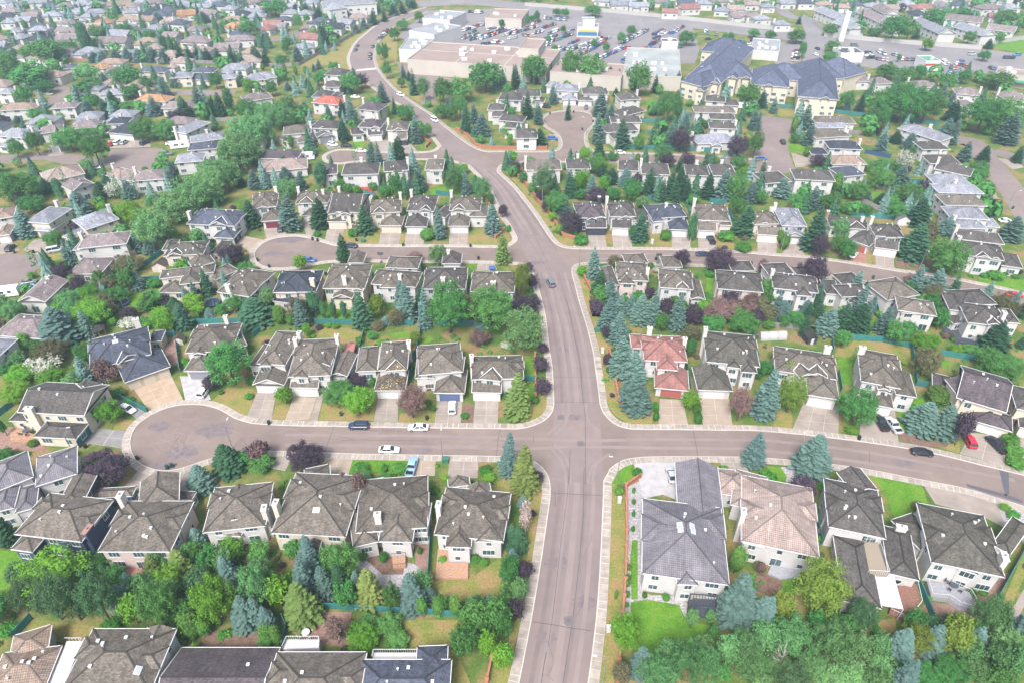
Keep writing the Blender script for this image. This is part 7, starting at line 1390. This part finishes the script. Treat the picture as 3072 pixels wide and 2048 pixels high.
# more houses packed into the hazy estates
random.seed(21)
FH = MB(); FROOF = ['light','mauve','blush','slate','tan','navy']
def pack(area, reg_, x0, y0, x1, y1, n):
    """the smallest, farthest houses: past what can be told apart, joined"""
    got = 0
    for _ in range(n*12):
        if got >= n: break
        x, y = random.uniform(x0, x1), random.uniform(y0, y1); p = P(reg_, x, y).to_2d()
        if not free(p, 5) or any((h['c']-p).length < h['r']+8.5 for h in HOUSES): continue
        ang = random.choice([0, .15, -.2, 1.4]); ex = Vector((math.cos(ang), math.sin(ang))); ey = Vector((-ex.y, ex.x)); mi = 1+random.choice([0,1,0,1,2,3,4,5,0]); W, D = random.uniform(11, 15), random.uniform(9, 12); B = []
        for w, d, ox, oy, ze in ((W, D, 0, 0, random.choice([3.4, 4.4])), (W*.5, 7, -W*.2, -6, 2.8)):
            b = dict(o=p+ex*(ox-w/2)+ey*(oy-d/2), ex=ex, ey=ey, W=w, D=d, ze=ze, kind='h', opt=''); B.append(b)
            for f in roof_faces(b, .46)[0]:
                nn = (f[1]-f[0]).cross(f[2]-f[0]); f = f if nn.z > 0 else f[::-1]; t = Vector((0,0,1)).cross(nn).normalized(); FH.face(f, mi, [(q.dot(t), q.z*2.2) for q in f])
            c = [W3(b, xx, yy, 0) for xx, yy in ((.5,.5),(w-.5,.5),(w-.5,d-.5),(.5,d-.5))]
            for q in range(4): FH.face([c[q], c[(q+1)%4], c[(q+1)%4]+Vector((0,0,ze+.15)), c[q]+Vector((0,0,ze+.15))], 0)
            for q in range(2 if ox == 0 else 0):
                a = W3(b, w*(.25+.5*q)-.7, .44, 1.2); e = Vector((ex.x, ex.y, 0))*1.4; FH.face([a, a+e, a+e+Vector((0,0,1.2)), a+Vector((0,0,1.2))], 7)
        HOUSES.append(dict(short='', c=p, B=B, front=-ey, r=W/2, det=-1, label='')); got += 1
pack('in the hazy far estate', 'M', -60, -60, 2352, 130, 45); pack('in the hazy far estate', 'M', -60, 130, 2352, 540, 42); pack('beside the grass verge of the avenue bend', 'N', 0, -60, 900, 300, 14); pack('beyond the white arterial wall', 'O', 800, -60, 2352, 60, 18); pack('beyond the townhouse rows', 'Q', 0, -70, 2400, 60, 22)
pack('in the estate beyond the tree belt', 'M', -60, 560, 2300, 1350, 16)
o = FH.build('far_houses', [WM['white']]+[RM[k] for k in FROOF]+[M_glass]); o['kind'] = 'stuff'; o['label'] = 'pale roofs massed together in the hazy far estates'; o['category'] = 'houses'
HOUSES_ALL = HOUSES[:]; HL = [h for h in HOUSES if h['det'] >= 0]
# the rest of the packed car park, joined
random.seed(31); PK = MB(); PCOL = ['white','silver','black','grey','navy','red','blue']
def lot_car(p, ang):
    me = car_meshes(random.choice(['sedan','suv']), 'white'); M4 = Matrix.Translation((p.x, p.y, .02)) @ Matrix.Rotation(ang, 4, 'Z'); ci = random.randrange(len(PCOL))
    for k, mi in (('body', ci), ('roof', ci), ('glass', len(PCOL))):
        for f in me[k].polygons: PK.face([M4 @ me[k].vertices[v].co for v in f.vertices], mi)
for r, x0, y0, x1, y1, n, ang in (('O',40,345,150,330,6,65),('O',60,275,170,238,8,65),('O',220,270,330,235,8,65),('O',560,300,650,270,7,65),('O',610,395,690,355,7,60),('O',640,440,760,385,9,60),('O',720,480,860,415,11,60),('O',790,440,930,370,10,60),('O',1000,470,1080,430,7,60),('O',1130,520,1240,500,8,60),('O',1120,350,1290,265,13,60),('O',1330,400,1400,350,7,25),('O',1360,310,1440,260,6,25),('O',1500,300,1560,270,5,25),('N',1760,330,1840,300,6,60),('N',1880,345,2010,300,10,60),('N',2040,345,2160,305,9,60),('N',2160,300,2300,255,10,60),('N',1960,240,2110,195,11,60),('N',2150,235,2300,200,10,60),('N',2050,390,2110,385,4,60),('O',400,345,500,315,7,65),('Q',1250,520,1400,530,8,75),('Q',1050,520,1150,530,6,75),('Q',1750,560,1850,590,6,75),('Q',2050,600,2100,610,3,75)):
    for k in range(n):
        if random.random() < .12: continue
        t = (k+.5)/n; lot_car(P(r, x0+(x1-x0)*t, y0+(y1-y0)*t, .5), R(ang+random.uniform(-3, 3)))
o = PK.build('far_parked_cars', [PM[c] for c in PCOL]+[M_carglass]); o['kind'] = 'stuff'; o['label'] = 'parked cars massed in the far rows of the car park'; o['category'] = 'cars'
# far scatter, read as a mass
random.seed(9); FB = {k: MB() for k in 'sdgpu'}
def far_tree(k, p, rad, h, nl=70):
    mb = FB[k]; b = Vector((p.x, p.y, 0))
    if k in 'sg':
        for i in range(7):
            t = i/7; z = h*(.05+.9*t); r = rad*(1-t)**.85+.1; n = 7; ph = random.uniform(0, 6)
            for q in range(n):
                a = ph+6.283*q/n; d = Vector((math.cos(a), math.sin(a), 0)); s_ = Vector((-d.y, d.x, 0))*r*.42; rr = r*random.uniform(.8, 1.15)
                mb.face([b+Vector((0,0,z+h*.14)), b+d*rr-s_+Vector((0,0,z-.1*h*random.random())), b+d*rr*1.1+Vector((0,0,z-.05*h)), b+d*rr+s_+Vector((0,0,z-.08*h))])
    else:
        for i in range(nl):
            v = Vector((random.gauss(0,1), random.gauss(0,1), random.gauss(0,1)+.3)).normalized(); kx = random.uniform(.7, 1.02); c = b+Vector((v.x*rad*kx, v.y*rad*kx, h*.54+v.z*h*.46*kx)); leaf(mb, c, v+Vector((random.uniform(-.5,.5), random.uniform(-.5,.5), .4)), rad*(.5 if nl == 70 else .3))
cnt = 0
def zone(reg_, x0, y0, x1, y1, n, nl=70, small=1):
    global cnt
    for _ in range(n):
        x, y = random.uniform(x0, x1), y0+(y1-y0)*random.random(); p = P(reg_, x, y).to_2d()
        if not free(p, 1.2): continue
        if nl > 70 and any((t['pos']-p).length < t['rad']*.8 for t in TREES): continue
        k = random.choice('ssggdddpdu' if random.random() < .5 else 'sgddsg'); rad = random.uniform(1.6, 3.2)*small if k != 'p' else 1.2
        if k == 'd' and random.random() < .3: rad *= 1.4
        far_tree(k, p, rad, rad*random.uniform(3.2, 4.4) if k in 'sg' else (rad*random.uniform(1.7, 2.3) if k != 'p' else 11), nl); cnt += 1
zone('M', -60, -60, 2352, 120, 330); zone('M', -60, 100, 2352, 560, 260); zone('M', -60, 560, 2352, 1450, 90); zone('N', 0, -60, 1450, 120, 110); zone('N', 0, 100, 1000, 500, 45); zone('O', 900, -60, 2352, 110, 150); zone('O', -400, -70, 1000, 20, 110); zone('Q', 0, -70, 2400, 90, 170); zone('Q', 560, 80, 2400, 330, 120); zone('Q', 850, 640, 2400, 1000, 30); zone('I', -60, 0, 1500, 1300, 40); zone('O', 1300, 850, 2300, 1500, 25); zone('L', 300, 0, 2352, 500, 25); zone('Q', 300, 1030, 2300, 1500, 25); zone('N', 0, 700, 900, 1500, 20); 
for a in (('N',0,600,2352,1529,90),('O',0,750,2352,1529,100),('K',0,0,2352,330,40),('L',0,0,2352,450,60),('I',0,0,2352,1000,60),('J',0,0,2352,250,30)): zone(*a, 200, .85)
# closer garden trees, each its own
def near_zone(reg_, x0, y0, x1, y1, n, kinds, lo=1.5, hi=3.0):
    got = 0
    for _ in range(n*10):
        if got >= n: break
        p = P(reg_, random.uniform(x0, x1), random.uniform(y0, y1)).to_2d(); k = random.choice(kinds); rad = random.uniform(lo, hi)
        if not free(p, 1.2) or any((t['pos']-p).length < (t['rad']+rad)*.55 for t in TREES): continue
        place_tree(k, p.to_3d(), rad*(.8 if k in 'sgy' else 1), rad*(random.uniform(3.2, 4.2) if k in 'sgy' else random.uniform(2.0, 2.8))); got += 1
for a in (('A',0,660,1936,1180,16,'doaqsl'),('B',0,720,1936,1120,12,'dlsga'),('D',0,1180,1936,1640,34,'aaaomdqs',1.9,3.4),('C',1000,1330,1936,1640,18,'aaomdq',1.9,3.4),('E',0,0,800,900,8,'ldnms'),('F',0,0,2281,240,10,'dsgln'),('G',1350,0,2281,230,10,'durln'),('H',0,0,2281,320,14,'sgdgn'),('K',300,1150,2352,1323,12,'usrdn'),('L',0,1130,2352,1323,12,'sgdn'),('K',300,0,2352,320,14,'gsgdl'),('I',500,900,2352,1323,16,'dnlsu'),('J',0,1120,2352,1323,10,'sdgc')): near_zone(*a)
# undergrowth: low bushes along walls, fences and beds, uncountable
UG = {'b': MB(), 'd': MB(), 'n': MB()}
def bush(k, p, rad):
    for i in range(46):
        v = Vector((random.gauss(0,1), random.gauss(0,1), abs(random.gauss(0,1))+.1)).normalized(); kx = random.uniform(.6, 1.05); leaf(UG[k], Vector((p.x+v.x*rad*kx, p.y+v.y*rad*kx, v.z*rad*1.1*kx+.05)), v+Vector((random.uniform(-.6,.6), random.uniform(-.6,.6), .5)), rad*.42)
nb = 0
for t_ in range(9000):
    if nb > 1500: break
    h = random.choice(nearh if random.random() < .75 else HOUSES[:150]); a = random.uniform(0, 6.28); q = h['c']+Vector((math.cos(a), math.sin(a)))*random.uniform(h['r']*.7, h['r']+11); rad = random.uniform(.4, 1.0)
    if free(q, rad): bush(random.choice('bbddn'), q, rad); nb += 1
for k, mb in UG.items():
    o = mb.build('undergrowth', FM[k]); o['kind'] = 'stuff'; o['label'] = {'b': 'bright low planting around the houses', 'd': 'mid green low planting around the houses', 'n': 'brownish low planting around the houses'}[k]; o['category'] = 'planting'
for k, mb in FB.items():
    if mb.f: o = mb.build({'s':'far_spruces','g':'far_dark_spruces','d':'far_leafy_trees','p':'far_poplars','u':'far_purple_trees'}[k], FM[k]); o['kind'] = 'stuff'; o['label'] = {'s':'blue green spruces dotted through the far estates','g':'dark spruces dotted through the far estates','d':'leafy trees dotted through the far estates','p':'narrow poplars dotted through the far estates','u':'purple leaved trees dotted through the far estates'}[k]; o['category'] = 'trees'

# ------------------------------------------------------------------ labels: which one, told by the houses around it
def relate(p, skip=None):
    h = min(HL, key=lambda h: (h['c']-p).length-h['r']*.6+(4 if h['det'] < 2 else 0)); d = p-h['c']; f = d.dot(h['front']); b0 = h['B'][0]
    lat = abs(d.dot(Vector((-h['front'].y, h['front'].x))))
    rel = 'in front of' if f > b0['D']*.5 and f > lat*.7 else ('behind' if f < -b0['D']*.5 and -f > lat*.7 else 'beside')
    s = h['short']; art = '' if s.startswith(('the ', 'a ')) else 'the '
    return f"{rel} {art}{s}", h
def cut(s, n=16): return ' '.join(s.split()[:n])
buck = {}
for t in TREES:
    r_, h = relate(t['pos']); t['rel'] = r_; buck.setdefault((t['code'], r_), []).append(t)
GRP = dict(s='blue spruces of the estate', g='green spruces of the estate', c='slim cedars of the gardens', b='shrubs of the gardens')
for (code, r_), L in buck.items():
    L.sort(key=lambda t: -t['h']); w = SPEC[code]['words']
    for i, t in enumerate(L):
        adj = ''
        if len(L) == 2 and L[0]['h'] > L[1]['h']*1.15: adj = ('taller ', 'shorter ')[i]
        elif len(L) > 2 and i == 0 and L[0]['h'] > L[1]['h']*1.15: adj = 'tallest '
        elif len(L) > 2 and i == len(L)-1 and L[-1]['h']*1.15 < L[-2]['h']: adj = 'smallest '
        t['o']['label'] = cut(f'{adj}{w} {r_}'); t['o']['group'] = GRP.get(code, w+'s of the estate')
for o, kind, words, c in FENCES:
    o['label'] = cut(f'{words} {relate(c.to_2d())[0]}'); o['group'] = words+'s'
for o in LAMPS: o['label'] = cut('grey street lamp '+relate(o.location.to_2d())[0])
for o in BINS: o['label'] = cut(('black' if o.data is BINK else 'dark green')+' wheelie bin '+relate(o.location.to_2d())[0])
dup = {}
for h in HL: dup.setdefault(h['label'], []).append(h)
hroot = {}
for o in THINGS: hroot.setdefault(o['label'], []).append(o)
for k, L in dup.items():
    if len(L) < 2: continue
    for h, o in zip(L, hroot[k]):
        ts = sorted((t for t in TREES if t['code'] != 'b'), key=lambda t: (t['pos']-h['c']).length)
        if (ts[0]['pos']-h['c']).length < 16: o['label'] = cut(k.replace(' stucco', '').replace(' shingle', '')+' beside '+('an ' if SPEC[ts[0]['code']]['words'][0] in 'aeiou' else 'a ')+SPEC[ts[0]['code']]['words'])
lab = {}
for o in scene.objects:
    if o.parent is None and 'label' in o.keys(): lab.setdefault(o['label'], []).append(o)
for k, L in lab.items():
    if len(L) > 1:
        g = L[0].get('group') or k+' group'
        for o in L: o['group'] = g
# ------------------------------------------------------------------ haze
hz = MB(); hz.box(-1600, -500, -1.5, 1600, 2300, CAMH+4)
hm = bpy.data.materials.new('haze'); hm.use_nodes = True; n, l = nm(hm); n.remove(n['Principled BSDF']); pv = n.new('ShaderNodeVolumePrincipled'); pv.inputs['Density'].default_value = HAZE; pv.inputs['Color'].default_value = (.62,.82,1.0,1); pv.inputs['Anisotropy'].default_value = .2
l.new(pv.outputs[0], n['Material Output'].inputs['Volume']); ho = hz.build('haze', hm); ho['kind'] = 'stuff'; ho['label'] = 'pale summer haze over the estates'; ho['category'] = 'haze'
